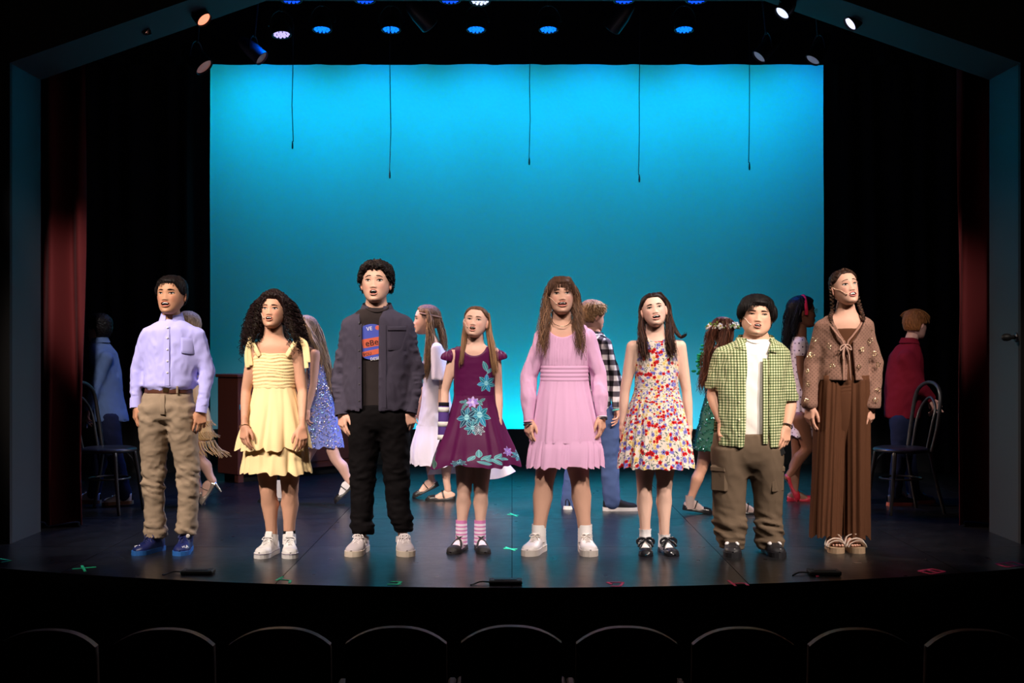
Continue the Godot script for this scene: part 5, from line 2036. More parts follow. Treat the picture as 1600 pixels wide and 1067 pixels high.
func girl_purple() -> void:
	person(741, 7.68, 0, "small girl in a plum satin dress with teal flowers and a purple wrist brace")
	var skin := Color(0.70, 0.43, 0.34)
	var sk := skel([[709, 554], [774, 552]], [[695, 612, -0.02], [779, 615, -0.02]], [[693, 676, 0.04], [780, 664, 0.04]], [[725, 690], [756, 690]], [[725, 766, 0.01], [752, 766, 0.01]], [[721, 830], [750, 830]])
	var fo := {"w": 1.04, "mw": 0.0207, "mo": 0.0150, "my": -0.058, "eye": 0.85, "brow": 0.001, "browc": Color(0.16, 0.08, 0.05), "lash": Color(0.05, 0.025, 0.02), "iris": Color(0.05, 0.03, 0.02), "teeth": 0.9}
	var hx := head_xf(743, 477, 526.5, -7, 9, -6, 0.02, 0.006)
	var torso := [R(522, 731, 753, 1.0), R(538, 727, 757, 0.8), R(547, 711, 772, 0.56), R(560, 712, 771, 0.6), R(600, 713, 769), R(700, 708, 774)]
	part("body", body(sk, {"skin": skin, "torso": torso, "neck": [q(742, 548), q(742, 516, 0.01)], "neckr": [0.042, 0.038], "ar": 0.72, "lr": 0.84, "head": hx, "face": fo, "hand": 0.76, "turn": [40.0, 50.0]}), skinm, P)
	var h := Buf.new()
	var br := Color(0.17, 0.085, 0.05)
	scalp(h, hx, fo, 0.006, 0.72, 0.35, -0.5, tint(br, 0.8), 0.0, 0.004)
	bundle(h, 40, [[729, 490, -0.02], [727, 512, 0.0], [724, 540, 0.05], [720, 570, 0.085]], [0.012, 0.012, 0.015, 0.016], 0.0028, br, 0.002, 4.0, 14, false, Color(0.3, 0.16, 0.08))
	bundle(h, 70, [[762, 490, -0.03], [764, 515, -0.01], [769, 545, 0.05], [774, 582, 0.08]], [0.014, 0.016, 0.022, 0.022], 0.003, br, 0.002, 4.0, 14, false, Color(0.3, 0.16, 0.08))
	bundle(h, 40, [[745, 482, -0.08], [745, 510, -0.09], [745, 560, -0.1]], [0.03, 0.04, 0.05], 0.003, br, 0.003, 4.0)
	part("hair", h, hairm, P)
	headset(hx, fo, -1.0, mat("pale wire", Color(0.6, 0.45, 0.35), 0.4))
	# print
	var plum := Color(0.33, 0.085, 0.27)
	var teal := Color(0.06, 0.42, 0.52)
	var dteal := Color(0.03, 0.2, 0.32)
	var pale := Color(0.55, 0.78, 0.82)
	var lil := Color(0.5, 0.36, 0.78)
	var im := Image.create(1024, 512, false, Image.FORMAT_RGB8)
	im.fill(plum)
	# the front of the skirt lies at u = 0.5; a pixel of the photo is about 4 texels there
	for e in [[512 - 90, 55, 0.0], [512 - 60, 60, 1.2], [512 - 75, 95, 2.0], [512 + 62, 40, -0.5], [512 + 40, 60, 0.8]]:
		leaf(im, e[0], e[1], 30, 13, e[2], Color(0.2, 0.4, 0.42), pale)
	blossom(im, 512 - 12, 55, 46, lil, Color(0.72, 0.55, 0.85), Color(0.85, 0.8, 0.92))
	blossom(im, 512 + 34, 150, 66, teal, Color(0.1, 0.5, 0.66), pale)
	blossom(im, 512 - 46, 165, 62, dteal, Color(0.12, 0.42, 0.55), pale)
	blossom(im, 512 - 10, 222, 42, dteal, teal, pale)
	blossom(im, 512 + 22, 235, 30, Color(0.05, 0.03, 0.16), dteal, Color(0.8, 0.85, 0.9))
	for e in [[490, 440, -1.1], [520, 400, -1.57], [548, 430, -0.8], [570, 455, 0.3], [600, 420, -0.9], [625, 450, 0.4], [590, 470, 0.9], [540, 478, 0.4]]:
		leaf(im, e[0] + 10, e[1] - 12, 32, 14, e[2], Color(0.32, 0.58, 0.62), pale)
	blossom(im, 680, 380, 36, lil, Color(0.35, 0.2, 0.6), Color(0.8, 0.75, 0.9))
	blossom(im, 745, 420, 46, teal, dteal, pale)
	blossom(im, 450, 480, 34, Color(0.06, 0.05, 0.2), dteal, pale)
	for e in [[300, 400], [330, 440], [290, 450], [780, 360], [800, 430], [770, 470], [350, 470]]:
		leaf(im, e[0], e[1], 38, 15, e[0] * 0.3, Color(0.22, 0.34, 0.32), Color(0.5, 0.6, 0.55))
	for e in [[120, 200], [900, 220], [60, 420], [960, 420], [200, 330], [860, 90], [150, 70]]:
		blossom(im, e[0], e[1], 56, teal, dteal, pale)
	var satin := mat("plum satin print", W(), 0.42, 0.0, {"tex": img_tex(im), "spec": 0.3})
	var ib := Image.create(512, 512, false, Image.FORMAT_RGB8)
	ib.fill(plum)
	# bodice texture spans 0.5 m, planar, middle at the person's axis
	var u0 := q(760, 598).x / 0.5 + 0.5
	var v0 := -q(760, 598).y / 0.5 + 3.0
	blossom(ib, u0 * 512, v0 * 512 - floorf(v0) * 512.0, 52, teal, Color(0.1, 0.5, 0.7), pale)
	var v1 := -q(757, 572).y / 0.5 + 3.0
	leaf(ib, u0 * 512 - 6, (v1 - floorf(v1)) * 512.0, 36, 15, 1.2, Color(0.25, 0.5, 0.55), pale)
	leaf(ib, u0 * 512 + 22, (v1 - floorf(v1)) * 512.0 + 26, 26, 10, -0.8, Color(0.25, 0.5, 0.55), pale)
	var satb := mat("plum satin bodice print", W(), 0.42, 0.0, {"tex": img_tex(ib), "spec": 0.3, "uv": Vector3(2, 2, 1), "uvo": Vector3(0.5, 0, 0)})
	var f := Field.new()
	f.tube(dress_rows([R(541, 712, 771, 0.6), R(549, 707, 776, 0.6), R(565, 708, 775, 0.64), R(590, 709, 774, 0.66), R(619, 709, 774, 0.68)]))
	var nc := q(741.5, 537)
	var nr := m(19.0)
	f.mod = func(p, d): return maxf(d + crumple(p, 0.0015, 8.0, 8.0, 8.0), nr - Vector2(p.x - nc.x, (p.y - nc.y) * 1.02).length())
	var dr := sew("dress", f, 0.0065, satb)
	part("skirt", skirt_buf([R(617, 709, 774, 0.68), R(640, 703, 780, 0.72), R(675, 691, 793, 0.74), R(705, 680, 805, 0.74), R(726, 673, 811, 0.76)], 5, 0.075, 3.0, {"fine": 0.15, "hem": 0.012}), satin, dr)
	for s in [0, 1]:
		var pf := Field.new()
		var c := q(702, 556, 0.0) if s == 0 else q(779, 555, 0.0)
		var sg := -1.0 if s == 0 else 1.0
		pf.chain([c + Vector3(-sg * 0.032, 0.012, 0), c + Vector3(sg * 0.008, -0.016, 0)], [0.036, 0.043], 0.0)
		pf.mod = func(p, d): return maxf(d + 0.004 * sin(atan2(p.z - c.z, p.x - c.x) * 9.0), c.y - 0.034 - p.y + (p.x - c.x) * sg * 0.3)
		sew("cap_sleeve", pf, 0.0065, satb, dr)
	# wrist brace
	var wp: Vector3 = sk.w[0]
	var ep: Vector3 = sk.e[0]
	var dv := (wp - ep).normalized()
	var bb := Buf.new()
	var t0 := q(693.5, 633, 0.03)
	var t1 := q(692.5, 687, 0.045)
	rope(bb, [t0, t0.lerp(t1, 0.5), t1], [0.0315, 0.0325, 0.033], 20, W())
	var brc := part("wrist_brace", bb, cloth("purple brace", Color(0.09, 0.045, 0.22), 0.7), P)
	for k in [0.13, 0.55, 0.93]:
		var wb := Buf.new()
		rope(wb, [t0.lerp(t1, k - 0.07), t0.lerp(t1, k + 0.07)], [0.0345, 0.0345], 20, W())
		part("strap", wb, cloth("white strap", Color(0.72, 0.68, 0.66), 0.8), brc)
	var eb := Buf.new()
	rope(eb, [t0.lerp(t1, -0.08), t0.lerp(t1, 0.03)], [0.0318, 0.0318], 20, W())
	part("edging", eb, cloth("black edging", Color(0.015, 0.012, 0.02), 0.8), brc)
	# socks and shoes
	var si := Image.create(8, 64, false, Image.FORMAT_RGB8)
	si.fill(Color(0.92, 0.86, 0.92))
	for y in 64:
		if y < 9 or (y - 9) % 10 > 5:
			si.fill_rect(Rect2i(0, y, 8, 1), Color(0.83, 0.5, 0.72))
	var stripes := cloth("pink striped knit", W(), 0.9, {"tex": img_tex(si)})
	var blk := mat("black suede", Color(0.012, 0.009, 0.010), 0.7)
	var pk := cloth("pink knit", Color(0.8, 0.62, 0.72), 0.9)
	for e in [[sk.a[0], -20.0], [sk.a[1], 12.0]]:
		sock(e[0], q(0, 812).y, 0.036, 0.034, stripes)
		shoe(Vector3(e[0].x, 0, e[0].z), e[1], 0.225, "flat", {"upper": blk, "sole": blk, "foot": pk, "cross": true})

func girl_pink() -> void:
	person(878, 7.63, 0, "girl with long brown hair and fringe in a pink long-sleeved ruffled dress, white sneakers")
	var skin := Color(0.62, 0.36, 0.27)
	var sk := skel([[850, 526], [914, 524]], [[826, 588, -0.02], [935, 586, -0.02]], [[826, 652, 0.04], [940, 646, 0.04]], [[860, 690], [897, 690]], [[851, 750, 0.01], [906, 750, 0.01]], [[842, 832], [914, 832]])
	var fo := {"w": 0.98, "mw": 0.027, "mo": 0.0105, "my": -0.055, "low": 1.3, "eye": 0.85, "browc": Color(0.06, 0.03, 0.02), "brow": 0.001, "nose": 1.05}
	var hx := head_xf(877, 430, 490.5, 1, 6, 2, 0.02, 0.014)
	var torso := [R(490, 866, 890, 1.0), R(505, 860, 896, 0.8), R(516, 846, 914, 0.56), R(535, 847, 914, 0.6), R(590, 850, 914), R(700, 846, 918)]
	part("body", body(sk, {"skin": skin, "torso": torso, "neck": [q(878, 512), q(878, 480, 0.01)], "neckr": [0.05, 0.046], "ar": 0.9, "lr": 1.14, "head": hx, "face": fo, "hand": 0.9, "turn": [38.0, 30.0]}), skinm, P)
	var h := Buf.new()
	var br := Color(0.08, 0.04, 0.026)
	scalp(h, hx, fo, 0.012, 0.55, 0.0, -0.6, br, 0.0, 0.004)
	strand_fringe(h, range(859, 898, 1), 434.0, 878.0, func(x): return 452.5 + absf(x - 878.0) * absf(x - 878.0) * 0.014, 0.098, 0.0022, br, 4)
	for s in [-1.0, 1.0]:
		var X := func(dx): return 877.5 + s * dx
		bundle(h, 70, [[X.call(7), 433, 0.02], [X.call(18), 450, 0.03], [X.call(22), 480, 0.035], [X.call(26), 512, 0.075], [X.call(30), 546, 0.105]], [0.012, 0.016, 0.022, 0.03, 0.034], 0.0036, br, 0.009, 7.0, 26, false, Color(0.27, 0.145, 0.085))
		bundle(h, 40, [[X.call(8), 433, -0.03], [X.call(21), 455, -0.03], [X.call(27), 490, -0.02], [X.call(32), 520, 0.04]], [0.02, 0.02, 0.026, 0.03], 0.0036, br, 0.008, 7.0, 24, false, Color(0.27, 0.145, 0.085))
	bundle(h, 50, [[878, 434, -0.06], [878, 465, -0.11], [878, 510, -0.1], [878, 550, -0.11]], [0.04, 0.06, 0.08, 0.09], 0.004, br, 0.008, 6.0)
	part("hair", h, hairm, P)
	headset(hx, fo, -1.0, mat("pale wire", Color(0.6, 0.45, 0.35), 0.4))
	var nk := Buf.new()
	rope(nk, curve([q(862, 498, 0.03), q(866, 506, 0.07), q(878, 510, 0.09), q(888, 507, 0.075), q(893, 499, 0.03)], 20), [0.0024], 6, W())
	part("necklace", nk, mat("pale gold", Color(0.75, 0.55, 0.4), 0.25, 0.9), P)
	var pink := cloth("pink chiffon", Color(0.70, 0.40, 0.62), 0.8, {"rim": 0.3, "back": Color(0.3, 0.16, 0.26)})
	var f := Field.new()
	f.tube(dress_rows([R(502, 858, 905, 0.7), R(510, 847, 917, 0.66), R(519, 844, 920, 0.66), R(532, 843, 920, 0.66), R(555, 843, 920, 0.7), R(573, 845, 919, 0.7)]))
	var nc := q(878, 504)
	var rx := m(24.0)
	f.mod = func(p, d): return maxf(d + 0.0028 * sin(p.x * 330.0 + 4.0 * nz.get_noise_2d(p.x * 9.0, p.y * 3.0)) * smoothstep(-0.02, 0.03, p.z), (1.0 - Vector2((p.x - nc.x) / rx, (p.y - nc.y) / (rx * 0.95)).length()) * rx)
	var dr := sew("dress", f, 0.0065, pink)
	for i in 2:
		var sf := Field.new()
		var s: Vector3 = sk.s[i]
		var sg := -1.0 if i == 0 else 1.0
		sf.chain([s + Vector3(-sg * 0.035, 0.02, 0), s + Vector3(sg * 0.006, -0.01, 0), s.lerp(sk.e[i], 0.55), sk.e[i], sk.e[i].lerp(sk.w[i], 0.55), sk.w[i] + Vector3(0, -0.004, 0)], [0.05, 0.055, 0.05, 0.048, 0.048, 0.03], 0.0)
		sf.mod = func(p, d): return d + crumple(p, 0.006, 13.0, 4.0, 13.0, float(i)) + 0.0025 * sin(atan2(p.z - s.z, p.x - s.x) * 7.0)
		var sv := sew("sleeve", sf, 0.0075, pink, dr)
		var cb := Buf.new()
		rope(cb, [sk.w[i] + Vector3(0, 0.012, 0), sk.w[i] + Vector3(0, -0.022, 0)], [0.031, 0.0295], 20, W(), 1.0, false)
		part("cuff", cb, pink, sv)
	var wb := []
	for i in 9:
		var r := R(571 + i * 3.1, 843.5, 920, 0.71)
		if i % 2 == 0:
			r[3] -= 0.003
			r[4] -= 0.003
		wb.append(r)
	part("waistband", band(dress_rows(wb), 64), pink, dr)
	part("skirt", skirt_buf([R(595, 844, 920, 0.7), R(620, 839, 925, 0.72), R(655, 833, 933, 0.74), R(690, 828, 938, 0.74)], 15, 0.028, 5.0, {"fine": 0.8, "amp0": 0.6, "hem": 0.0}), pink, dr)
	part("ruffle", skirt_buf([R(687, 828.5, 937.5, 0.74), R(700, 826, 941, 0.75), R(728, 823, 944, 0.76)], 19, 0.034, 9.0, {"fine": 0.9, "amp0": 0.3, "hem": 0.008, "nc": 260}), pink, dr)
	for e in [[0, 0.0, Color(0.5, 0.25, 0.42)], [0, 0.014, Color(0.05, 0.04, 0.07)], [1, 0.004, Color(0.02, 0.02, 0.03)], [1, -0.008, Color(0.6, 0.58, 0.7)]]:
		var dv: Vector3 = (sk.w[e[0]] - sk.e[e[0]]).normalized()
		part("bracelet", ring_at(sk.w[e[0]] + dv * (0.03 + e[1]), dv, 0.029, 0.0042, e[2]), mat("bead", W(), 0.4), P)
	var wl := mat("white leather", Color(0.72, 0.66, 0.66), 0.45)
	var ws := mat("white rubber", Color(0.7, 0.62, 0.58), 0.5)
	var sc := cloth("white sock", Color(0.8, 0.76, 0.76), 0.9)
	for e in [[sk.a[0], -21.0], [sk.a[1], 6.0]]:
		sock(e[0], q(0, 819).y, 0.043, 0.0425, sc)
		shoe(Vector3(e[0].x, 0, e[0].z), e[1], 0.275, "sneaker", {"upper": wl, "sole": ws, "lace": cloth("off-white lace", Color(0.6, 0.54, 0.5), 0.8), "tongue": wl, "cap": wl, "st": 0.036})

func floral_tex() -> ImageTexture:
	var im := Image.create(512, 512, false, Image.FORMAT_RGB8)
	im.fill(Color(0.86, 0.81, 0.77))
	var r2 := RandomNumberGenerator.new()
	r2.seed = 5
	for i in 330:
		leaf(im, r2.randf() * 512, r2.randf() * 512, r2.randf_range(9, 18), r2.randf_range(3, 6), r2.randf() * TAU, Color(0.5, 0.56, 0.5), Color(0.4, 0.46, 0.44))
	for i in 60:
		flower(im, r2.randf() * 512, r2.randf() * 512, r2.randf_range(16, 26), Color(0.88, 0.78, 0.52), Color(0.75, 0.6, 0.34), 5, r2.randf() * 6.0)
	for i in 95:
		flower(im, r2.randf() * 512, r2.randf() * 512, r2.randf_range(13, 21), Color(0.5, 0.48, 0.78), Color(0.28, 0.28, 0.55), 5, r2.randf() * 6.0)
	for i in 66:
		var c := Vector2(r2.randf() * 512, r2.randf() * 512)
		flower(im, c.x, c.y, r2.randf_range(13, 23), Color(0.78, 0.09, 0.1), Color(0.4, 0.03, 0.06), 5, r2.randf() * 6.0)
	for i in 110:
		flower(im, r2.randf() * 512, r2.randf() * 512, r2.randf_range(3, 6), Color(0.12, 0.1, 0.2), Color(0.3, 0.2, 0.3), 3, 0.0)
	return img_tex(im)

func girl_floral() -> void:
	person(1024, 7.59, 0, "girl with long dark hair in a sleeveless red, blue and yellow floral dress")
	var skin := Color(0.72, 0.46, 0.37)
	var sk := skel([[989, 542], [1062, 541]], [[976, 613, -0.03], [1073, 613, -0.03]], [[973, 664, -0.04], [1077, 664, -0.04]], [[1007, 690], [1042, 690]], [[1007, 762, 0.01], [1038, 762, 0.01]], [[1008, 834], [1038, 834]])
	var fo := {"w": 1.0, "mw": 0.0265, "mo": 0.0125, "my": -0.057, "eye": 0.75, "browc": Color(0.025, 0.014, 0.01), "brow": -0.001, "low": 1.1}
	var hx := head_xf(1022, 456, 510.5, -3, 10, 9, 0.02, 0.01)
	var torso := [R(508, 1012, 1036, 1.0), R(524, 1008, 1040, 0.8), R(536, 994, 1058, 0.56), R(550, 996, 1056, 0.6), R(600, 996, 1056), R(700, 990, 1062)]
	part("body", body(sk, {"skin": skin, "torso": torso, "neck": [q(1024, 534), q(1023, 500, 0.01)], "neckr": [0.048, 0.046], "ar": 0.84, "lr": 0.9, "head": hx, "face": fo, "hand": 0.86, "turn": [15.0, 15.0]}), skinm, P)
	var h := Buf.new()
	var br := Color(0.022, 0.011, 0.009)
	var tip := Color(0.07, 0.032, 0.021)
	scalp(h, hx, fo, 0.009, 0.68, 0.3, -0.6, br, 0.0, 0.003, 0.0)
	bundle(h, 70, [[1016, 459, 0.0], [1004, 475, -0.01], [1003, 500, 0.01], [1004, 530, 0.075], [1010, 556, 0.095]], [0.012, 0.012, 0.018, 0.024, 0.026], 0.0034, br, 0.006, 6.0, 24, false, tip)
	bundle(h, 80, [[1030, 457, 0.0], [1043, 474, -0.02], [1046, 500, 0.0], [1047, 530, 0.07], [1052, 556, 0.09]], [0.012, 0.012, 0.018, 0.028, 0.028], 0.0034, br, 0.006, 6.0, 24, false, tip)
	bundle(h, 26, [[1046, 490, -0.02], [1054, 514, 0.0], [1064, 527, 0.03], [1072, 521, 0.05]], [0.01, 0.014, 0.012, 0.006], 0.0032, br, 0.002, 4.0, 14, false, tip)
	bundle(h, 40, [[1023, 460, -0.06], [1024, 490, -0.11], [1024, 530, -0.1], [1024, 560, -0.11]], [0.04, 0.055, 0.07, 0.08], 0.004, br, 0.006, 5.0)
	part("hair", h, hairm, P)
	var ft := floral_tex()
	var print_ := cloth("floral cotton", W(), 0.75, {"tex": ft, "tri": 3.3, "rim": 0.2})
	var print_s := cloth("floral cotton skirt", W(), 0.75, {"tex": ft, "uv": Vector3(4, 1.75, 1), "rim": 0.2})
	var f := Field.new()
	f.tube(dress_rows([R(524, 1000, 1049, 0.62), R(534, 994, 1057, 0.6), R(548, 993, 1059, 0.62), R(575, 992, 1060, 0.66), R(608, 992, 1060, 0.68)]))
	var nc := q(1024, 524)
	f.mod = func(p, d): return maxf(d + crumple(p, 0.0018, 8.0, 8.0, 8.0), m(15.0) - Vector2(p.x - nc.x, (p.y - nc.y) * 1.7).length())
	var dr := sew("dress", f, 0.0065, print_)
	part("skirt", skirt_buf([R(605, 992, 1060, 0.7), R(630, 985, 1067, 0.72), R(670, 976, 1076, 0.74), R(729, 967, 1084, 0.76)], 15, 0.05, 4.0, {"fine": 0.5, "amp0": 0.3, "hem": 0.006, "nc": 240}), print_s, dr)
	part("waist_seam", band([R(605, 991.3, 1060.7, 0.7), R(607, 990.5, 1061.5, 0.7), R(609, 991.3, 1060.7, 0.7)], 64), print_, dr)
	var sc := cloth("white sock", Color(0.8, 0.76, 0.78), 0.9)
	var pat := mat("black patent leather", Color(0.012, 0.012, 0.016), 0.2)
	var n := 0
	for e in [[sk.a[0], -4.0, 826], [sk.a[1], 14.0, 834]]:
		sock(e[0], q(0, e[2]).y, 0.037, 0.033, sc, 0.004)
		shoe(Vector3(e[0].x, 0, e[0].z), e[1], 0.228, "flat", {"upper": pat, "sole": pat, "foot": sc, "bow": true})

func check_tex(cols: Array, n: int) -> ImageTexture:
	# woven check: cols = [ground, weft/warp mix, crossing]
	var im := Image.create(n * 2, n * 2, false, Image.FORMAT_RGB8)
	for y in n * 2:
		for x in n * 2:
			im.set_pixel(x, y, cols[int(x >= n) + int(y >= n)])
	return img_tex(im)

func boy_gingham() -> void:
	person(1176, 7.6, 0, "boy in an open green gingham shirt over a white tee and loose olive cargo trousers")
	var skin := Color(0.64, 0.37, 0.26)
	var sk := skel([[1129, 557], [1217, 557]], [[1115, 618, -0.02], [1234, 630, -0.02]], [[1128, 658, 0.07], [1229, 664, 0.06]], [[1148, 720], [1198, 720]], [[1142, 770, 0.01], [1200, 770, 0.01]], [[1142, 848], [1202, 848]])
	var fo := {"w": 1.1, "jaw": 1.16, "mw": 0.0196, "mo": 0.0095, "my": -0.056, "eye": 0.5, "nose": 0.9, "browc": Color(0.02, 0.014, 0.012), "brow": -0.002}
	var hx := head_xf(1182, 457, 523.5, -4, 3, -4, 0.02, 0.026)
	var torso := [R(524, 1164, 1200, 1.0), R(534, 1156, 1206, 0.8), R(550, 1136, 1214, 0.6), R(600, 1134, 1212), R(700, 1134, 1212)]
	part("body", body(sk, {"skin": skin, "torso": torso, "neck": [q(1181, 545), q(1181, 512, 0.01)], "neckr": [0.07, 0.066], "ar": 1.2, "lr": 0.95, "head": hx, "face": fo, "hand": 0.95, "turn": [78.0, 52.0]}), skinm, P)
	var h := Buf.new()
	var black := Color(0.012, 0.010, 0.010)
	scalp(h, hx, fo, 0.015, 0.5, -0.1, -0.5, black, 0.0, 0.010)
	strand_fringe(h, range(1160, 1206, 1), 461.0, 1182.0, func(x): return 486.0 - 9.0 * smoothstep(1170.0, 1186.0, x) + 7.0 * smoothstep(1194.0, 1205.0, x), 0.105, 0.0024, black, 4, 0.55)
	for s in [-1.0, 1.0]:
		bundle(h, 60, [hx * Vector3(s * 0.04, 0.1, 0.0), hx * Vector3(s * 0.085, 0.06, 0.02), hx * Vector3(s * 0.095, 0.01, 0.02), hx * Vector3(s * 0.09, -0.015, 0.01)], [0.015, 0.02, 0.02, 0.01], 0.003, black, 0.0, 1.0, 10)
	part("hair", h, hairm, P)
	headset(hx, fo, -1.0, mat("pale wire", Color(0.75, 0.6, 0.5), 0.4))
	var f := Field.new()
	f.tube(dress_rows([R(528, 1160, 1203, 0.9), R(536, 1148, 1212, 0.8), R(550, 1128, 1224, 0.7), R(600, 1124, 1221, 0.76), R(650, 1124, 1221, 0.76), R(691, 1126, 1219, 0.74)]))
	f.mod = func(p, d): return d + crumple(p, 0.004, 7.0, 4.0, 7.0)
	var te := sew("t_shirt", f, 0.009, cloth("white jersey", Color(0.78, 0.73, 0.70), 0.9))
	var rb := Buf.new()
	rope(rb, curve([q(1164, 528, 0.02), q(1168, 532, 0.07), q(1182, 536, 0.1), q(1196, 532, 0.07), q(1200, 528, 0.02)], 14), [0.006], 6, W(), 0.6)
	part("neck_rib", rb, cloth("white jersey", Color(0.78, 0.73, 0.70), 0.9), te)
	f = Field.new()
	var gr := [R(527, 1156, 1207, 0.9), R(536, 1140, 1219, 0.8), R(548, 1122, 1229, 0.74), R(575, 1115, 1229, 0.76), R(620, 1113, 1226, 0.82), R(660, 1111, 1224, 0.82), R(696, 1110, 1224, 0.8)]
	f.tube(dress_rows(gr))
	for i in 2:
		var st := 0.80 if i == 0 else 0.84
		f.chain([sk.s[i], sk.s[i].lerp(sk.e[i], 0.4), sk.s[i].lerp(sk.e[i], st)], [0.06, 0.06, 0.058], 0.04)
	var cl := q(1158, 600).x
	var cr := q(1193, 600).x
	var yA := q(0, 606).y
	var yB := q(0, 625).y
	var xm := q(1176, 600).x
	f.mod = func(p, d):
		var e: float = d + crumple(p, 0.006, 8.0, 5.0, 8.0, 12.0)
		if p.z > 0.0:
			var y: float = p.y
			var lo := cl - 0.012 * smoothstep(0.8, 0.6, y) + 0.01 * smoothstep(1.0, 1.1, y)
			var hi := cr + 0.012 * smoothstep(0.8, 0.6, y) + 0.03 * smoothstep(1.15, 1.26, y)
			e = maxf(e, minf(p.x - lo, hi - p.x))
		if p.x < xm - 0.225:
			e = maxf(e, yA - p.y)
		if p.x > xm + 0.195:
			e = maxf(e, yB - p.y)
		return e
	var ging := cloth("green gingham", W(), 0.85, {"tex": check_tex([Color(0.87, 0.86, 0.72), Color(0.52, 0.56, 0.39), Color(0.22, 0.3, 0.19)], 8), "tri": 62.0})
	var sh := sew("overshirt", f, 0.0085, ging)
	collar(q(1181, 533), m(27), m(24), q(0, 533).y, 0.04, 0.07, 0.7, ging, sh, 0.015)
	lapel(gr, [[1150, 527], [1147, 544], [1166, 549], [1163, 531]], 0.014, ging, sh)
	lapel(gr, [[1206, 531], [1200, 549], [1214, 553], [1218, 538]], 0.014, ging, sh)
	for e in [1151.0, 1192.0]:
		part("placket", patch(gr, e, 560, e + 8.0, 694, 0.005), ging, sh)
	var bm := mat("pale button", Color(0.75, 0.7, 0.5), 0.3)
	for y in [628, 656, 680]:
		button(on(gr, 1155, y, 0.008), Vector3(0, 0, 1), 0.0055, bm, sh)
	for i in 2:
		var hb := Buf.new()
		var c: Vector3 = sk.s[i].lerp(sk.e[i], 0.8 if i == 0 else 0.84)
		c.y = (yA if i == 0 else yB) + 0.018
		rope(hb, [c + Vector3(0, 0.018, 0), c + Vector3(0, -0.02, 0)], [0.062, 0.0625], 24, W(), 1.0, false)
		part("sleeve_hem", hb, ging, sh)
	# cargo trousers
	f = Field.new()
	f.tube(dress_rows([R(676, 1116, 1221, 0.78), R(700, 1113, 1222, 0.76), R(722, 1114, 1221, 0.66), R(742, 1124, 1212, 0.44)]))
	f.tube(dress_rows([R(700, 1113, 1168, 1.3), R(730, 1112, 1168, 1.25), R(765, 1113, 1166, 1.08), R(800, 1113, 1165, 1.0), R(822, 1114, 1167, 1.05), R(842, 1119, 1164, 1.1), R(856, 1122, 1162, 1.1)]), 0.03)
	f.tube(dress_rows([R(700, 1168, 1222, 1.3), R(730, 1169, 1223, 1.25), R(765, 1176, 1224, 1.08), R(800, 1178, 1222, 1.0), R(826, 1179, 1222, 1.05), R(842, 1179, 1225, 1.1), R(856, 1181, 1222, 1.1)]), 0.03)
	f.mod = func(p, d): return d + crumple(p, 0.003, 6.0, 5.0, 6.0, 20.0) + 0.018 * gs(p.y - 0.13, 0.1) * nz.get_noise_3d(p.x * 7.0 + 1.0, p.y * 26.0 + p.x * 6.0, p.z * 7.0)
	var olive := cloth("olive canvas", Color(0.125, 0.088, 0.06), 0.88)
	var ct := sew("cargo_trousers", f, 0.0085, olive)
	for e in [[1124, 749, -45.0, 0.07], [1215, 750, 45.0, 0.07]]:
		var pb := Buf.new()
		var t := xf(q(e[0], e[1], e[3]), Vector3.ONE, Vector3(0, e[2], 0))
		box(pb, t, Vector3(0.115, 0.15, 0.028), W(), 0.013)
		var pk := part("cargo_pocket", pb, olive, ct)
		var fb := Buf.new()
		box(fb, t * xf(Vector3(0, 0.062, 0.006)), Vector3(0.12, 0.045, 0.028), W(), 0.012)
		part("flap", fb, olive, pk)
	part("bracelet", ring_at(sk.w[1] + (sk.w[1] - sk.e[1]).normalized() * 0.01, sk.w[1] - sk.e[1], 0.034, 0.0036, Color(0.05, 0.03, 0.025)), mat("dark beads", W(), 0.4), P)
	var bs := mat("black shoe", Color(0.012, 0.011, 0.014), 0.5)
	var wp := mat("white shoe patch", Color(0.75, 0.72, 0.74), 0.5)
	for e in [[Vector3(sk.a[0].x, 0, sk.a[0].z), -6.0], [Vector3(sk.a[1].x, 0, sk.a[1].z), 6.0]]:
		var so := shoe(e[0], e[1], 0.275, "sneaker", {"upper": bs, "sole": bs, "st": 0.028})
		var x := Transform3D(Basis(Vector3.UP, deg_to_rad(e[1])), e[0])
		for s in [-1.0, 1.0]:
			var b := Buf.new()
			ball(b, x * xf(Vector3(s * 0.03, 0.066, 0.1), Vector3(0.014, 0.01, 0.022), Vector3(0, 0, -s * 40)), W(), 8, 10)
			part("patch", b, wp, so)
		var t := Buf.new()
		ball(t, x * xf(Vector3(0.008, 0.045, 0.178), Vector3(0.014, 0.005, 0.008), Vector3(30, 0, 0)), W(), 6, 10)
		part("patch", t, wp, so)
	var ph := Buf.new()
	box(ph, xf(q(1219, 703, 0.09), Vector3.ONE, Vector3(10, 20, 30)), Vector3(0.045, 0.075, 0.014), W(), 0.005)
	part("transmitter_pack", ph, M.rubber, P, "small black pack at the hip")

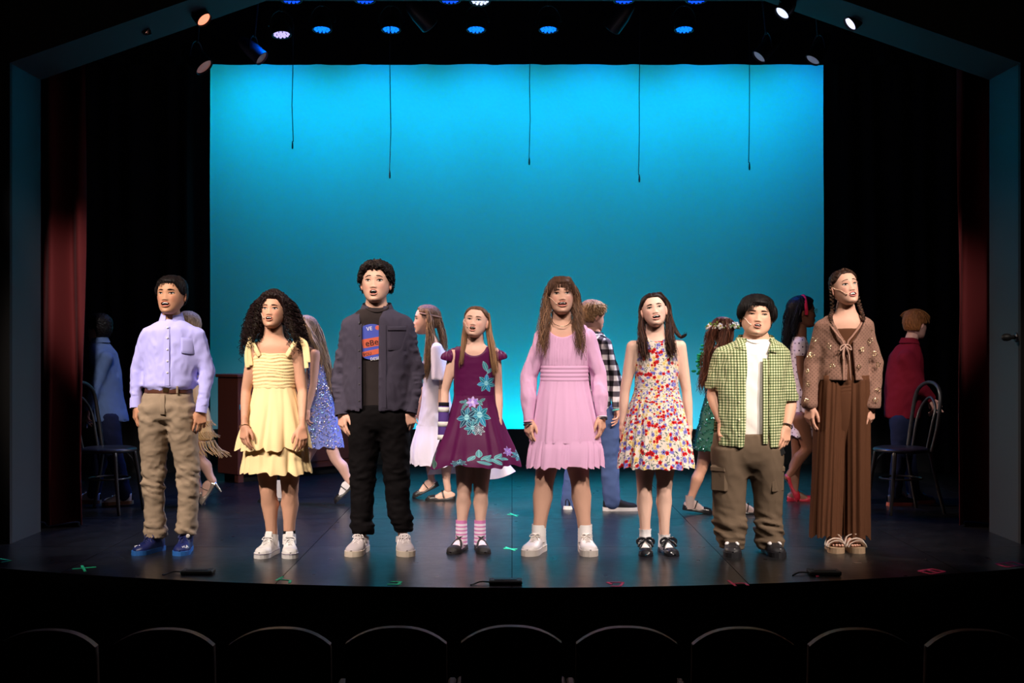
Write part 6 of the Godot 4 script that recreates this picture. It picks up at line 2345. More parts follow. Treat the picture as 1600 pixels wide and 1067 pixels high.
func girl_brown() -> void:
	person(1317, 7.72, 0, "tall girl with two braids in a brown wide-leg jumpsuit and knitted cardigan")
	var skin := Color(0.62, 0.36, 0.27)
	var sk := skel([[1285, 513], [1352, 511]], [[1268, 567, -0.02], [1369, 567, -0.02]], [[1265, 630, 0.02], [1362, 631, 0.03]], [[1300, 640], [1334, 640]], [[1299, 755], [1328, 755]], [[1299, 846], [1327, 846]])
	var fo := {"w": 1.0, "mw": 0.0224, "mo": 0.0105, "my": -0.057, "brow_in": 0.005, "brow": 0.003, "eye": 1.0, "lip": Color(0.55, 0.17, 0.16), "browc": Color(0.025, 0.013, 0.01), "gaze": 0.3, "teeth": 1.3}
	var hx := head_xf(1320, 420, 476.5, 11, 11, 7, 0.02, 0.007)
	var torso := [R(478, 1310, 1334, 1.0), R(490, 1305, 1340, 0.8), R(503, 1287, 1352, 0.56), R(520, 1290, 1350, 0.6), R(590, 1294, 1342), R(650, 1290, 1346)]
	part("body", body(sk, {"skin": skin, "torso": torso, "neck": [q(1320, 500), q(1321, 464, 0.01)], "neckr": [0.05, 0.046], "ar": 0.8, "lr": 0.75, "head": hx, "face": fo, "hand": 0.93, "turn": [30.0, 45.0]}), skinm, P)
	var h := Buf.new()
	var br := Color(0.035, 0.018, 0.013)
	scalp(h, hx, fo, 0.007, 0.7, 0.3, -0.4, br, 0.003, 0.003, 0.0)
	for s in [-1.0, 1.0]:
		# braid along the hairline, then hanging
		var g := [hx * Vector3(s * 0.006, 0.104, 0.045), hx * Vector3(s * 0.05, 0.085, 0.03), hx * Vector3(s * 0.08, 0.03, 0.0), hx * Vector3(s * 0.082, -0.03, -0.025)]
		g.append_array([q(1301, 484, 0.0), q(1298, 494, 0.06), q(1300, 505, 0.08)] if s < 0 else [q(1343, 477, -0.01), q(1347, 489, 0.05), q(1350, 500, 0.07)])
		var c := curve(g, 44)
		for i in 45:
			var d: Vector3 = (c[mini(i + 1, 44)] - c[maxi(i - 1, 0)]).normalized()
			var u := d.cross(Vector3(0, 0, 1)).normalized()
			var sg := 1.0 if i % 2 == 0 else -1.0
			var r := 0.0095 if i < 22 else lerpf(0.0105, 0.008, (i - 22) / 22.0)
			var bs := Basis(u, d, u.cross(d)) * Basis(Vector3(0, 0, 1), sg * 0.7)
			ball(h, Transform3D(bs * Basis.from_scale(Vector3(r * 0.75, r * 1.25, r * 0.9)), c[i] + u * sg * r * 0.55), tint(br.lerp(Color(0.12, 0.06, 0.03), 0.3 if i % 3 == 0 else 0.0), rng.randf_range(0.8, 1.5)), 6, 8)
		bundle(h, 10, [c[42], c[44], c[44] + Vector3(s * 0.003, -0.03, 0.008)], [0.003, 0.005, 0.009], 0.002, br, 0.004, 20.0, 8)
	part("hair", h, hairm, P)
	headset(hx, fo, -1.0, mat("pale wire", Color(0.75, 0.55, 0.4), 0.4))
	# jumpsuit
	var brown := cloth("brown jersey", Color(0.085, 0.034, 0.017), 0.8)
	var f := Field.new()
	f.tube(dress_rows([R(513, 1290, 1351, 0.66), R(530, 1291, 1350, 0.68), R(560, 1292, 1346, 0.68), R(592, 1288, 1348, 0.74), R(625, 1287, 1347, 0.78), R(665, 1292, 1343, 0.74), R(705, 1302, 1334, 0.6)]))
	f.mod = func(p, d): return d + 0.003 * sin(p.y * 300.0 + 2.0 * nz.get_noise_2d(p.x * 8.0, 1.0)) * smoothstep(1.05, 1.0, p.y) * smoothstep(0.9, 1.0, p.y)
	var jp := sew("jumpsuit", f, 0.0075, brown)
	part("trouser_leg", skirt_buf([R(586, 1278, 1319, 1.15), R(620, 1275, 1319, 1.2), R(680, 1272, 1318, 1.15), R(760, 1269, 1317, 1.1), R(836, 1266, 1315, 1.1)], 8, 0.085, 12.0, {"amp0": 0.5, "hem": 0.012, "fine": 0.4, "lid": true}), brown, jp)
	part("trouser_leg", skirt_buf([R(586, 1315, 1357, 1.15), R(620, 1314, 1358, 1.2), R(680, 1315, 1358, 1.15), R(760, 1316, 1358, 1.1), R(838, 1316, 1359, 1.1)], 8, 0.085, 16.0, {"amp0": 0.5, "hem": 0.012, "fine": 0.4, "lid": true}), brown, jp)
	# cardigan
	f = Field.new()
	f.tube(dress_rows([R(489, 1298, 1342, 0.9), R(496, 1287, 1353, 0.74), R(506, 1278, 1361, 0.68), R(530, 1279, 1358, 0.68), R(560, 1279, 1355, 0.72), R(594, 1276, 1357, 0.78)]))
	for i in 2:
		shirt_chain(f, sk, i, [0.046, 0.043, 0.044, 0.046, 0.05 if i == 0 else 0.056], 0.035)
	var xc := q(1321, 540).x
	var yt := q(0, 536).y
	var ytop := q(0, 490).y
	var yh := q(0, 638).y
	f.mod = func(p, d):
		var e: float = d + crumple(p, 0.003, 8.0, 8.0, 8.0, 30.0)
		if p.z > -0.02:
			var w := 0.0
			if p.y > yt:
				w = lerpf(0.012, 0.115, pow(clampf((p.y - yt) / (ytop - yt), 0.0, 1.2), 0.75))
			else:
				w = lerpf(0.012, 0.024, clampf((yt - p.y) / 0.2, 0.0, 1.0))
			e = maxf(e, w - absf(p.x - xc - 0.006 * float(p.y < yt)))
		return maxf(e, yh - p.y)
	var ki := Image.create(64, 64, false, Image.FORMAT_RGB8)
	for y in 64:
		for x in 64:
			var a := fposmod((x + y) / 16.0, 1.0)
			var b := fposmod((x - y) / 16.0, 1.0)
			var hole := (absf(a - 0.5) < 0.15 and absf(b - 0.5) < 0.15) or (x % 4 == 0 and y % 4 == 0)
			var k := 0.6 if hole else 0.92 + 0.08 * sin(x * 3.1) * sin(y * 3.1)
			ki.set_pixel(x, y, Color(k, k, k))
	var knit := cloth("mauve brown lace knit", Color(0.30, 0.165, 0.125), 0.9, {"tex": img_tex(ki), "tri": 11.0, "rim": 0.3})
	var cg := sew("cardigan", f, 0.0075, knit)
	var hb := Buf.new()
	for e in [[[1292, 496, 0.02], [1299, 510, 0.085], [1310, 525, 0.115], [1318, 537, 0.12], [1318, 565, 0.12], [1318, 594, 0.118]], [[1351, 496, 0.02], [1343, 510, 0.085], [1332, 525, 0.115], [1324, 537, 0.12], [1327, 565, 0.12], [1329, 594, 0.118]]]:
		var g := []
		for p in e:
			g.append(q(p[0], p[1], p[2]))
		rope(hb, curve(g, 24), [0.0075], 6, W(), 0.7)
	part("edging", hb, cloth("mauve ribbing", Color(0.30, 0.165, 0.125), 0.9), cg)
	var tie := Buf.new()
	for e in [[[1321, 538], [1314, 541], [1313, 548], [1321, 540]], [[1321, 538], [1328, 540], [1330, 547], [1321, 540]], [[1321, 539], [1317, 552], [1318, 562]], [[1321, 539], [1326, 552], [1327, 563]]]:
		var g := []
		for p in e:
			g.append(q(p[0], p[1], 0.132))
		rope(tie, curve(g, 12), [0.0035], 6, W())
	part("tie_bow", tie, cloth("pale mauve cord", Color(0.5, 0.32, 0.26), 0.8), cg)
	# gold sequin flowers
	var sq := Buf.new()
	for e in [[1268, 555, 0.075], [1262, 580, 0.07], [1264, 556, 0.07], [1261, 626, 0.085], [1263, 600, 0.07], [1366, 553, 0.065], [1372, 570, 0.06], [1373, 609, 0.08], [1368, 625, 0.09], [1360, 532, 0.06], [1300, 571, 0.122], [1342, 573, 0.118], [1296, 541, 0.115], [1347, 545, 0.105], [1359, 515, 0.05], [1273, 531, 0.06]]:
		var c := q(e[0], e[1], e[2])
		for k in 14:
			var a := TAU * k / 5.0 + k
			var rr := 0.006 + 0.011 * rng.randf()
			var p := c + Vector3(cos(a) * rr, sin(a) * rr, rng.randf_range(-0.002, 0.004))
			ball(sq, xf(p, Vector3(0.0034, 0.0034, 0.0016), Vector3(rng.randf_range(-30, 30), rng.randf_range(-30, 30), 0)), W(), 4, 6)
	tag(part("sequins", sq, mat("gold sequin", Color(0.95, 0.75, 0.45), 0.22, 1.0), cg, "gold sequin flowers"), "", "", "", "stuff")
	# sandals
	var cork := mat("tan sandal sole", Color(0.36, 0.24, 0.15), 0.7)
	var strapm := cloth("cream woven strap", Color(0.72, 0.62, 0.55), 0.8)
	for e in [[sk.a[0], -2.0], [sk.a[1], 4.0]]:
		var x := Transform3D(Basis(Vector3.UP, deg_to_rad(e[1])), Vector3(e[0].x, 0, e[0].z))
		var L := 0.245
		var hw := 0.046
		var fb := Buf.new()
		foot_loft(fb, x, L * 0.8, hw * 0.9, 0.034, FOOT, skin, 0.0, 0.93)
		for k in 5:
			var tx := -0.034 + 0.0165 * k
			ball(fb, x * xf(Vector3(tx, 0.044, 0.152 - 0.0022 * k * k * (1.0 if e[1] > 0 else 0.0) - 0.0022 * (4 - k) * (4 - k) * (0.0 if e[1] > 0 else 1.0)), Vector3(0.0085, 0.008, 0.016)), skin, 6, 8)
		part("foot", fb, skinm, P)
		var so := part("sandal", sole_buf(x, L, hw, 0.0, 0.034), cork, P)
		var sb := Buf.new()
		for k in [[0.10, 0.052, 0.028], [0.135, 0.044, 0.022], [0.055, 0.07, 0.022]]:
			rope(sb, curve([x * Vector3(-hw * 1.02, 0.032, k[0]), x * Vector3(-hw * 0.75, k[1] + 0.012, k[0] + 0.006), x * Vector3(0, k[1] + 0.026, k[0] + 0.01), x * Vector3(hw * 0.75, k[1] + 0.012, k[0] + 0.006), x * Vector3(hw * 1.02, 0.032, k[0])], 12), [k[2]], 8, W(), 0.16, true, Vector3(0, 1, 0))
		part("strap", sb, strapm, so)

# ================================================================ eight more children behind them
func trousers_of(sk: Dictionary, waist: Array, r: Array, mt: Material, called := "trousers") -> MeshInstance3D:
	# waist: rows of the hips; r: radii hip, thigh, knee, calf, hem
	var f := Field.new()
	f.tube(dress_rows(waist))
	for i in 2:
		var h: Vector3 = sk.h[i]
		var k: Vector3 = sk.k[i]
		var a: Vector3 = sk.a[i]
		f.chain([h, h.lerp(k, 0.5), k, k.lerp(a, 0.5), a + Vector3(0, -0.015, 0)], r, 0.04)
	f.mod = func(p, d): return d + crumple(p, 0.0045, 8.0, 14.0, 8.0, 2.0)
	return sew(called, f, 0.0095, mt)

func sequins(parent: Node, rows: Array, n: int, cols: Array, seedv: int, grow := 0.004) -> void:
	# loose glinting discs over a dress
	var b := Buf.new()
	var r2 := RandomNumberGenerator.new()
	r2.seed = seedv
	var rr := dress_rows(rows)
	for i in n:
		var f := r2.randf() * (rr.size() - 1)
		var k := mini(int(f), rr.size() - 2)
		var row := []
		for j in 5:
			row.append(lerpf(rr[k][j], rr[k + 1][j], f - k))
		var a := r2.randf() * TAU
		var p := Vector3(row[1] + (row[3] + grow) * sin(a), row[0], row[2] + (row[4] + grow) * cos(a))
		ball(b, xf(p, Vector3(0.006, 0.006, 0.0018), Vector3(r2.randf_range(-25, 25), rad_to_deg(a) + r2.randf_range(-25, 25), 0)), cols[r2.randi() % cols.size()], 4, 6)
	tag(part("sequins", b, mat("sequin", W(), 0.2, 0.85), parent, "scattered glinting sequins"), "", "", "", "stuff")

func background() -> void:
	boy_blazer()
	girl_fringe()
	girl_blue_sequins()
	girl_white()
	boy_plaid()
	girl_green()
	girl_dotted()
	boy_maroon()

func under(rows: Array, k := 0.86) -> Array:
	var o := []
	for r in rows:
		o.append([r[0], r[1], r[2], r[3] * k, r[4] * k])
	return o

func boy_blazer() -> void:
	person(164, 9.82, -108, "boy in a blue blazer with white collar, walking off into the dark wing")
	var skin := Color(0.4, 0.22, 0.15)
	var sk := skel([[155, 560, -0.12], [166, 560, 0.12]], [[150, 604, -0.15], [148, 606, 0.16]], [[141, 640, -0.14], [139, 636, 0.17]], [[168, 655, -0.07], [170, 655, 0.07]], [[157, 712, -0.08], [180, 714, 0.08]], [[147, 768, -0.08], [196, 772, 0.08]])
	var fo := {"w": 1.0, "mo": 0.002, "eye": 0.8}
	var hx := head_xf(155, 489, 533, 0, 0, 0, 0.0, 0.014)
	var rows := [R(530, 147, 166, 1.2), R(540, 143, 172, 1.4), R(552, 143, 180, 1.4), R(580, 146, 186, 1.35), R(620, 147, 190, 1.35), R(658, 145, 199, 1.2)]
	part("body", body(sk, {"skin": skin, "torso": under(rows, 0.8), "neck": [q(157, 545), q(156, 520)], "neckr": [0.05, 0.046], "ar": 0.85, "lr": 0.8, "head": hx, "face": fo, "hand": 0.8}), skinm, P)
	var h := Buf.new()
	var black := Color(0.01, 0.008, 0.008)
	scalp(h, hx, fo, 0.012, 0.55, -0.05, -0.55, black, 0.003, 0.008)
	part("hair", h, hairm, P)
	var f := Field.new()
	f.tube(dress_rows(rows))
	for i in 2:
		shirt_chain(f, sk, i, [0.055, 0.05, 0.046, 0.042, 0.038], 0.04)
	f.mod = func(p, d): return d + crumple(p, 0.004, 7.0, 7.0, 7.0)
	var bm := cloth("blue wool", Color(0.09, 0.14, 0.27), 0.9)
	var bl := sew("blazer", f, 0.0095, bm)
	collar(q(156, 533), 0.062, 0.06, q(0, 533).y, 0.03, 0.04, 0.5, bm, bl)
	var wc := Buf.new()
	rope(wc, [q(156, 534), q(156, 528)], [0.058, 0.055], 20, W(), 1.0, false)
	part("shirt_collar", wc, cloth("white cotton", Color(0.7, 0.7, 0.72), 0.9), P)
	trousers_of(sk, [R(640, 150, 188, 1.2), R(665, 150, 188, 1.2)], [0.085, 0.075, 0.062, 0.056, 0.05], cloth("dark navy denim", Color(0.012, 0.015, 0.04), 0.9))
	var wl := mat("white leather", Color(0.62, 0.58, 0.55), 0.5)
	var gum := mat("gum sole", Color(0.3, 0.15, 0.07), 0.6)
	shoe(Vector3(sk.a[0].x, 0, sk.a[0].z), 0, 0.24, "sneaker", {"upper": wl, "sole": gum, "lace": wl})
	shoe(Vector3(sk.a[1].x, 0, sk.a[1].z), 10, 0.24, "sneaker", {"upper": wl, "sole": gum, "lace": wl}, 0.012, 4.0)

func girl_fringe() -> void:
	person(300, 9.75, -90, "blonde girl in a cream fringed dress and silver heels, hidden behind boy in lavender shirt")
	var skin := Color(0.6, 0.36, 0.28)
	var sk := skel([[288, 545, -0.12], [292, 545, 0.12]], [[288, 590, -0.13], [298, 592, 0.13]], [[280, 630, -0.1], [292, 632, 0.12]], [[300, 660, -0.07], [302, 660, 0.07]], [[296, 716, -0.06], [312, 716, 0.07]], [[312, 766, -0.06], [333, 752, 0.07]])
	var fo := {"mo": 0.003}
	var hx := head_xf(292, 485, 530, 0, 0, 0, 0.0, 0.014)
	var rows := [R(540, 278, 306, 1.3), R(570, 280, 308, 1.3), R(605, 282, 312, 1.3), R(640, 280, 326, 1.0), R(688, 278, 334, 0.95)]
	part("body", body(sk, {"skin": skin, "torso": under(rows, 0.8), "neck": [q(292, 545), q(292, 518)], "neckr": [0.046, 0.042], "ar": 0.75, "lr": 0.85, "head": hx, "face": fo, "hand": 0.75}), skinm, P)
	var h := Buf.new()
	var bl := Color(0.42, 0.29, 0.17)
	scalp(h, hx, fo, 0.014, 0.62, 0.1, -0.5, bl, 0.0, 0.004)
	bundle(h, 60, [[296, 488], [303, 505], [305, 530], [306, 555]], [0.03, 0.04, 0.04, 0.035], 0.004, bl, 0.006, 5.0)
	part("hair", h, hairm, P)
	var cream := cloth("cream fringe cloth", Color(0.78, 0.5, 0.21), 0.85)
	var f := Field.new()
	f.tube(dress_rows(rows))
	f.mod = func(p, d): return d + crumple(p, 0.004, 12.0, 6.0, 12.0)
	var dr := sew("dress", f, 0.0095, cream)
	# fringe in tiers, swinging back
	for tier in [[0.62, 0.04, 60], [0.82, 0.05, 70], [1.0, 0.12, 90]]:
		var b := Buf.new()
		for i in tier[2]:
			var a: float = TAU * i / tier[2] + rng.randfn() * 0.03
			var yy: float = lerpf(rows[2][0], rows[4][0], tier[0])
			var r := row_at(rows, yy + 0.001)
			var p := Vector3(r[1] + (r[3] + 0.004) * sin(a), yy, r[2] + (r[4] + 0.004) * cos(a))
			var sw: Vector3 = Vector3(0, 0, -1.0) * tier[1] * (0.3 + 0.5 * smoothstep(0.3, -1.0, cos(a))) * rng.randf_range(0.5, 1.4)
			rope(b, curve([p, p + Vector3(0, -tier[1] * 0.5, 0) + sw * 0.3, p + Vector3(0, -tier[1] * rng.randf_range(0.8, 1.1), 0) + sw], 5), [0.0035, 0.0018], 4, tint(W(), rng.randf_range(0.75, 1.1)))
		tag(part("fringe", b, cream, dr), "", "", "", "stuff")
	var silver := mat("silver leather", Color(0.6, 0.5, 0.42), 0.25, 0.7)
	var foot := mat("skin", skin, 0.5)
	for e in [[sk.a[0], 0.055, 28.0, 0.0], [sk.a[1], 0.14, 58.0, 0.0]]:
		var so := shoe(Vector3(e[0].x, 0, e[0].z), e[3], 0.21, "flat", {"upper": silver, "sole": silver, "foot": foot, "strap": true, "bare": true}, e[1], e[2])
		var x := Transform3D(Basis(Vector3.UP, deg_to_rad(e[3])) * Basis(Vector3.RIGHT, deg_to_rad(e[2])), Vector3(e[0].x, e[1], e[0].z))
		var hb := Buf.new()
		rope(hb, [x * Vector3(0, 0.006, -0.04), x * (Vector3(0, 0.0, -0.045) + Basis(Vector3.RIGHT, -deg_to_rad(28.0)) * Vector3(0, -0.075, 0.0))], [0.012, 0.005], 8, W())
		part("heel", hb, silver, so)

func girl_blue_sequins() -> void:
	person(492, 9.9, -90, "girl with long wavy blonde hair in a blue sequinned dress walking behind girl in yellow")
	var skin := Color(0.62, 0.37, 0.3)
	var sk := skel([[489, 551, -0.11], [493, 552, 0.11]], [[482, 592, -0.13], [490, 600, 0.13]], [[470, 628, -0.11], [481, 640, 0.13]], [[503, 665, -0.05], [505, 665, 0.05]], [[478, 716, -0.06], [524, 716, 0.07]], [[436, 768, -0.06], [549, 756, 0.07]])
	var fo := {"mo": 0.003}
	var hx := head_xf(476, 492, 536, 0, -4, 0, 0.0, 0.012)
	var rows := [R(552, 479, 505, 1.35), R(575, 481, 509, 1.35), R(602, 484, 513, 1.3)]
	part("body", body(sk, {"skin": skin, "torso": under([R(535, 476, 492, 1.0), R(545, 476, 500, 1.4)] + rows + [R(690, 484, 524, 1.0)], 0.9), "neck": [q(486, 552), q(479, 524)], "neckr": [0.044, 0.04], "ar": 0.8, "lr": 0.85, "head": hx, "face": fo, "hand": 0.78}), skinm, P)
	var h := Buf.new()
	var bl := Color(0.3, 0.2, 0.13)
	var tip := Color(0.5, 0.36, 0.22)
	scalp(h, hx, fo, 0.014, 0.62, 0.1, -0.5, bl, 0.0, 0.004)
	bundle(h, 110, [[478, 495], [491, 510], [500, 540], [509, 575], [516, 606]], [0.03, 0.045, 0.055, 0.05, 0.035], 0.0042, bl, 0.009, 5.0, 24, false, tip)
	bundle(h, 50, [[474, 495, 0.05], [483, 515, 0.08], [494, 540, 0.1], [504, 570, 0.07]], [0.02, 0.03, 0.035, 0.03], 0.004, bl, 0.008, 5.0, 20, false, tip)
	part("hair", h, hairm, P)
	var blue := cloth("periwinkle tulle", Color(0.2, 0.24, 0.6), 0.6, {"spec": 0.4})
	var f := Field.new()
	f.tube(dress_rows(rows))
	var dr := sew("dress", f, 0.009, blue)
	var sr := [R(600, 483, 513, 1.3), R(630, 480, 520, 1.15), R(665, 477, 529, 1.05), R(698, 474, 536, 1.0)]
	part("skirt", skirt_buf(sr, 9, 0.06, 3.0, {"hem": 0.008}), blue, dr)
	var cols := [Color(0.75, 0.8, 1.0), Color(0.3, 0.4, 0.95), Color(0.9, 0.7, 0.9), Color(0.4, 0.75, 0.9), Color(0.85, 0.75, 0.45), Color(0.3, 0.35, 0.8)]
	sequins(dr, sr, 1500, cols, 3, 0.006)
	sequins(dr, rows, 400, cols, 4, 0.002)
	var sc := cloth("white sock", Color(0.7, 0.66, 0.68), 0.9)
	var blk := mat("black shoe", Color(0.012, 0.011, 0.013), 0.4)
	var s0 := sock(sk.a[0], q(0, 752).y, 0.036, 0.036, sc)
	shoe(Vector3(sk.a[0].x, 0, sk.a[0].z), 0, 0.22, "flat", {"upper": blk, "sole": blk, "foot": sc, "strap": true})
	shoe(Vector3(sk.a[1].x, 0, sk.a[1].z), 0, 0.22, "flat", {"upper": blk, "sole": blk, "foot": sc, "strap": true}, 0.115, 42.0)

func girl_white() -> void:
	person(676, 10.14, -90, "girl with long brown hair in a flowing white dress and black ballet flats, in profile")
	var skin := Color(0.64, 0.39, 0.3)
	var sk := skel([[678, 548, -0.12], [682, 548, 0.12]], [[668, 592, -0.14], [692, 598, 0.14]], [[654, 635, -0.12], [690, 645, 0.13]], [[684, 660, -0.07], [686, 660, 0.07]], [[668, 712, -0.07], [692, 712, 0.07]], [[676, 758, -0.07], [700, 766, 0.07]])
	var fo := {"w": 0.98, "mo": 0.0025, "my": -0.054, "eye": 0.9}
	var hx := head_xf(667, 475, 521, 0, 0, 0, 0.0, 0.01)
	var rows := [R(538, 668, 690, 1.4), R(552, 664, 698, 1.3), R(580, 662, 701, 1.25), R(615, 660, 703, 1.2), R(668, 652, 712, 1.1)]
	part("body", body(sk, {"skin": skin, "torso": under([R(528, 668, 684, 1.0)] + rows, 0.86), "neck": [q(677, 545), q(671, 512)], "neckr": [0.044, 0.04], "ar": 0.8, "lr": 0.82, "head": hx, "face": fo, "hand": 0.78}), skinm, P)
	var h := Buf.new()
	var br := Color(0.17, 0.095, 0.055)
	var tip := Color(0.34, 0.21, 0.12)
	scalp(h, hx, fo, 0.009, 0.7, 0.3, -0.5, br, 0.0, 0.004)
	bundle(h, 70, [[672, 480], [683, 496], [690, 520], [695, 546]], [0.025, 0.03, 0.032, 0.026], 0.0042, br, 0.008, 6.0, 18, false, tip)
	bundle(h, 80, [[668, 484, 0.07], [672, 506, 0.09], [671, 540, 0.11], [664, 590, 0.12]], [0.02, 0.026, 0.034, 0.03], 0.0042, br, 0.009, 6.0, 22, false, tip)
	rope(h, curve([hx * Vector3(0.07, 0.05, 0.05), hx * Vector3(0.086, 0.04, -0.01), hx * Vector3(0.06, 0.03, -0.08), hx * Vector3(0.0, 0.025, -0.108)], 12), [0.008, 0.009], 8, tint(br, 1.3))
	part("hair", h, hairm, P)
	var wh := cloth("white crepe", Color(0.66, 0.62, 0.72), 0.85, {"back": Color(0.25, 0.24, 0.28)})
	var f := Field.new()
	f.tube(dress_rows(rows))
	f.mod = func(p, d): return d + crumple(p, 0.005, 10.0, 5.0, 10.0, 6.0)
	var dr := sew("dress", f, 0.0095, wh)
	for i in 2:
		var sf := Field.new()
		var s: Vector3 = sk.s[i]
		sf.chain([s + Vector3(0, 0.015, 0), s.lerp(sk.e[i], 0.45), s.lerp(sk.e[i], 0.95)], [0.05, 0.066, 0.085], 0.0)
		var yb: float = sk.e[i].y
		sf.mod = func(p, d): return maxf(d + 0.007 * sin(atan2(p.x - s.x, p.z - s.z) * 8.0) * smoothstep(s.y, yb, p.y), yb + 0.02 - p.y)
		sew("flutter_sleeve", sf, 0.0095, wh, dr)
	part("tier", skirt_buf([R(664, 651, 714, 1.1), R(690, 644, 728, 1.0), R(712, 640, 742, 0.9), R(724, 640, 752, 0.85)], 12, 0.05, 3.0, {"hem": 0.012, "amp0": 0.4}), wh, dr)
	# the hem blown back behind her
	var b := Buf.new()
	var g := []
	for i in 9:
		var fi := i / 8.0
		var row := PackedVector3Array()
		for j in 25:
			var fj := j / 24.0
			var top := Vector2(lerpf(690, 788, fj), lerpf(690, 716, fj))
			var bot := Vector2(lerpf(668, 806, fj), lerpf(742, 733, fj) + 22.0 * sin(fj * PI * 0.95) * smoothstep(0.2, 1.0, fj))
			var p := top.lerp(bot, fi)
			row.append(q(p.x, p.y, 0.10 * sin(fj * 15.0 + fi * 0.8) * (0.35 + 0.65 * fj) - 0.02))
		g.append(row)
	b.grid(g, false, [W()])
	part("hem_train", b, wh, dr)
	var blk := mat("black leather flat", Color(0.014, 0.012, 0.012), 0.35)
	var foot := mat("skin", skin, 0.5)
	shoe(Vector3(sk.a[0].x, 0, sk.a[0].z), 0, 0.235, "flat", {"upper": blk, "sole": blk, "foot": foot, "strap": true, "bare": true}, 0.075, 26.0)
	shoe(Vector3(sk.a[1].x, 0, sk.a[1].z), 0, 0.235, "flat", {"upper": blk, "sole": blk, "foot": foot, "strap": true, "bare": true})

func boy_plaid() -> void:
	person(930, 9.52, 138, "fair-haired boy in a black and white checked shirt and blue jeans, facing away")
	var skin := Color(0.62, 0.35, 0.27)
	var sk := skel([[945, 540, 0.08], [906, 540, -0.08]], [[961, 592, 0.1], [892, 595, -0.1]], [[965, 634, 0.14], [888, 640, -0.06]], [[950, 650, 0.04], [918, 650, -0.04]], [[952, 715, 0.05], [900, 715, -0.05]], [[956, 782, 0.05], [889, 785, -0.06]])
	var fo := {"w": 1.02, "mo": 0.003}
	var hx := head_xf(926, 468, 516, -20, -8, 0, 0.0, 0.02)
	var rows := [R(522, 912, 944, 1.0), R(530, 904, 952, 0.75), R(545, 900, 957, 0.68), R(590, 900, 957, 0.7), R(642, 898, 958, 0.72)]
	part("body", body(sk, {"skin": skin, "torso": under(rows, 0.82), "neck": [q(928, 540), q(927, 508)], "neckr": [0.052, 0.048], "ar": 0.85, "lr": 0.85, "head": hx, "face": fo, "hand": 0.82}), skinm, P)
	var h := Buf.new()
	var bl := Color(0.3, 0.17, 0.085)
	scalp(h, hx, fo, 0.012, 0.55, 0.05, -0.42, bl, 0.004, 0.014)
	for i in 9:
		var a := -2.4 + 0.6 * i
		bundle(h, 16, [hx * Vector3(0, 0.118, -0.01), hx * Vector3(sin(a) * 0.06, 0.105, cos(a) * 0.07 - 0.01), hx * Vector3(sin(a) * 0.092, 0.055, cos(a) * 0.108 - 0.01)], [0.01, 0.02, 0.022], 0.004, bl, 0.004, 6.0, 8, false, Color(0.5, 0.3, 0.14))
	part("hair", h, hairm, P)
	var f := Field.new()
	f.tube(dress_rows(rows))
	for i in 2:
		shirt_chain(f, sk, i, [0.056, 0.052, 0.048, 0.044, 0.04], 0.04)
	f.mod = func(p, d): return d + crumple(p, 0.0045, 8.0, 8.0, 8.0)
	var plaid := cloth("black and white check", W(), 0.85, {"tex": check_tex([Color(0.85, 0.82, 0.84), Color(0.33, 0.3, 0.34), Color(0.04, 0.035, 0.05)], 8), "tri": 13.0})
	var sh := sew("shirt", f, 0.0095, plaid)
	collar(q(928, 524), 0.068, 0.066, q(0, 524).y, 0.03, 0.045, 0.5, plaid, sh)
	trousers_of(sk, [R(632, 904, 955, 0.8), R(665, 902, 957, 0.75)], [0.085, 0.08, 0.07, 0.066, 0.062], cloth("blue denim", Color(0.055, 0.085, 0.2), 0.9), "jeans")
	var blk := cloth("black canvas", Color(0.014, 0.013, 0.016), 0.85)
	var wr := mat("white rubber", Color(0.7, 0.66, 0.66), 0.5)
	shoe(Vector3(sk.a[0].x, 0, sk.a[0].z), -46, 0.265, "sneaker", {"upper": blk, "sole": wr})
	shoe(Vector3(sk.a[1].x, 0, sk.a[1].z), 28, 0.265, "sneaker", {"upper": blk, "sole": wr})
	part("bracelet", ring_at(sk.w[0] + Vector3(0, -0.03, 0), Vector3(0.2, 1, 0), 0.036, 0.005, Color(0.1, 0.5, 0.45)), mat("turquoise beads", W(), 0.5), P)

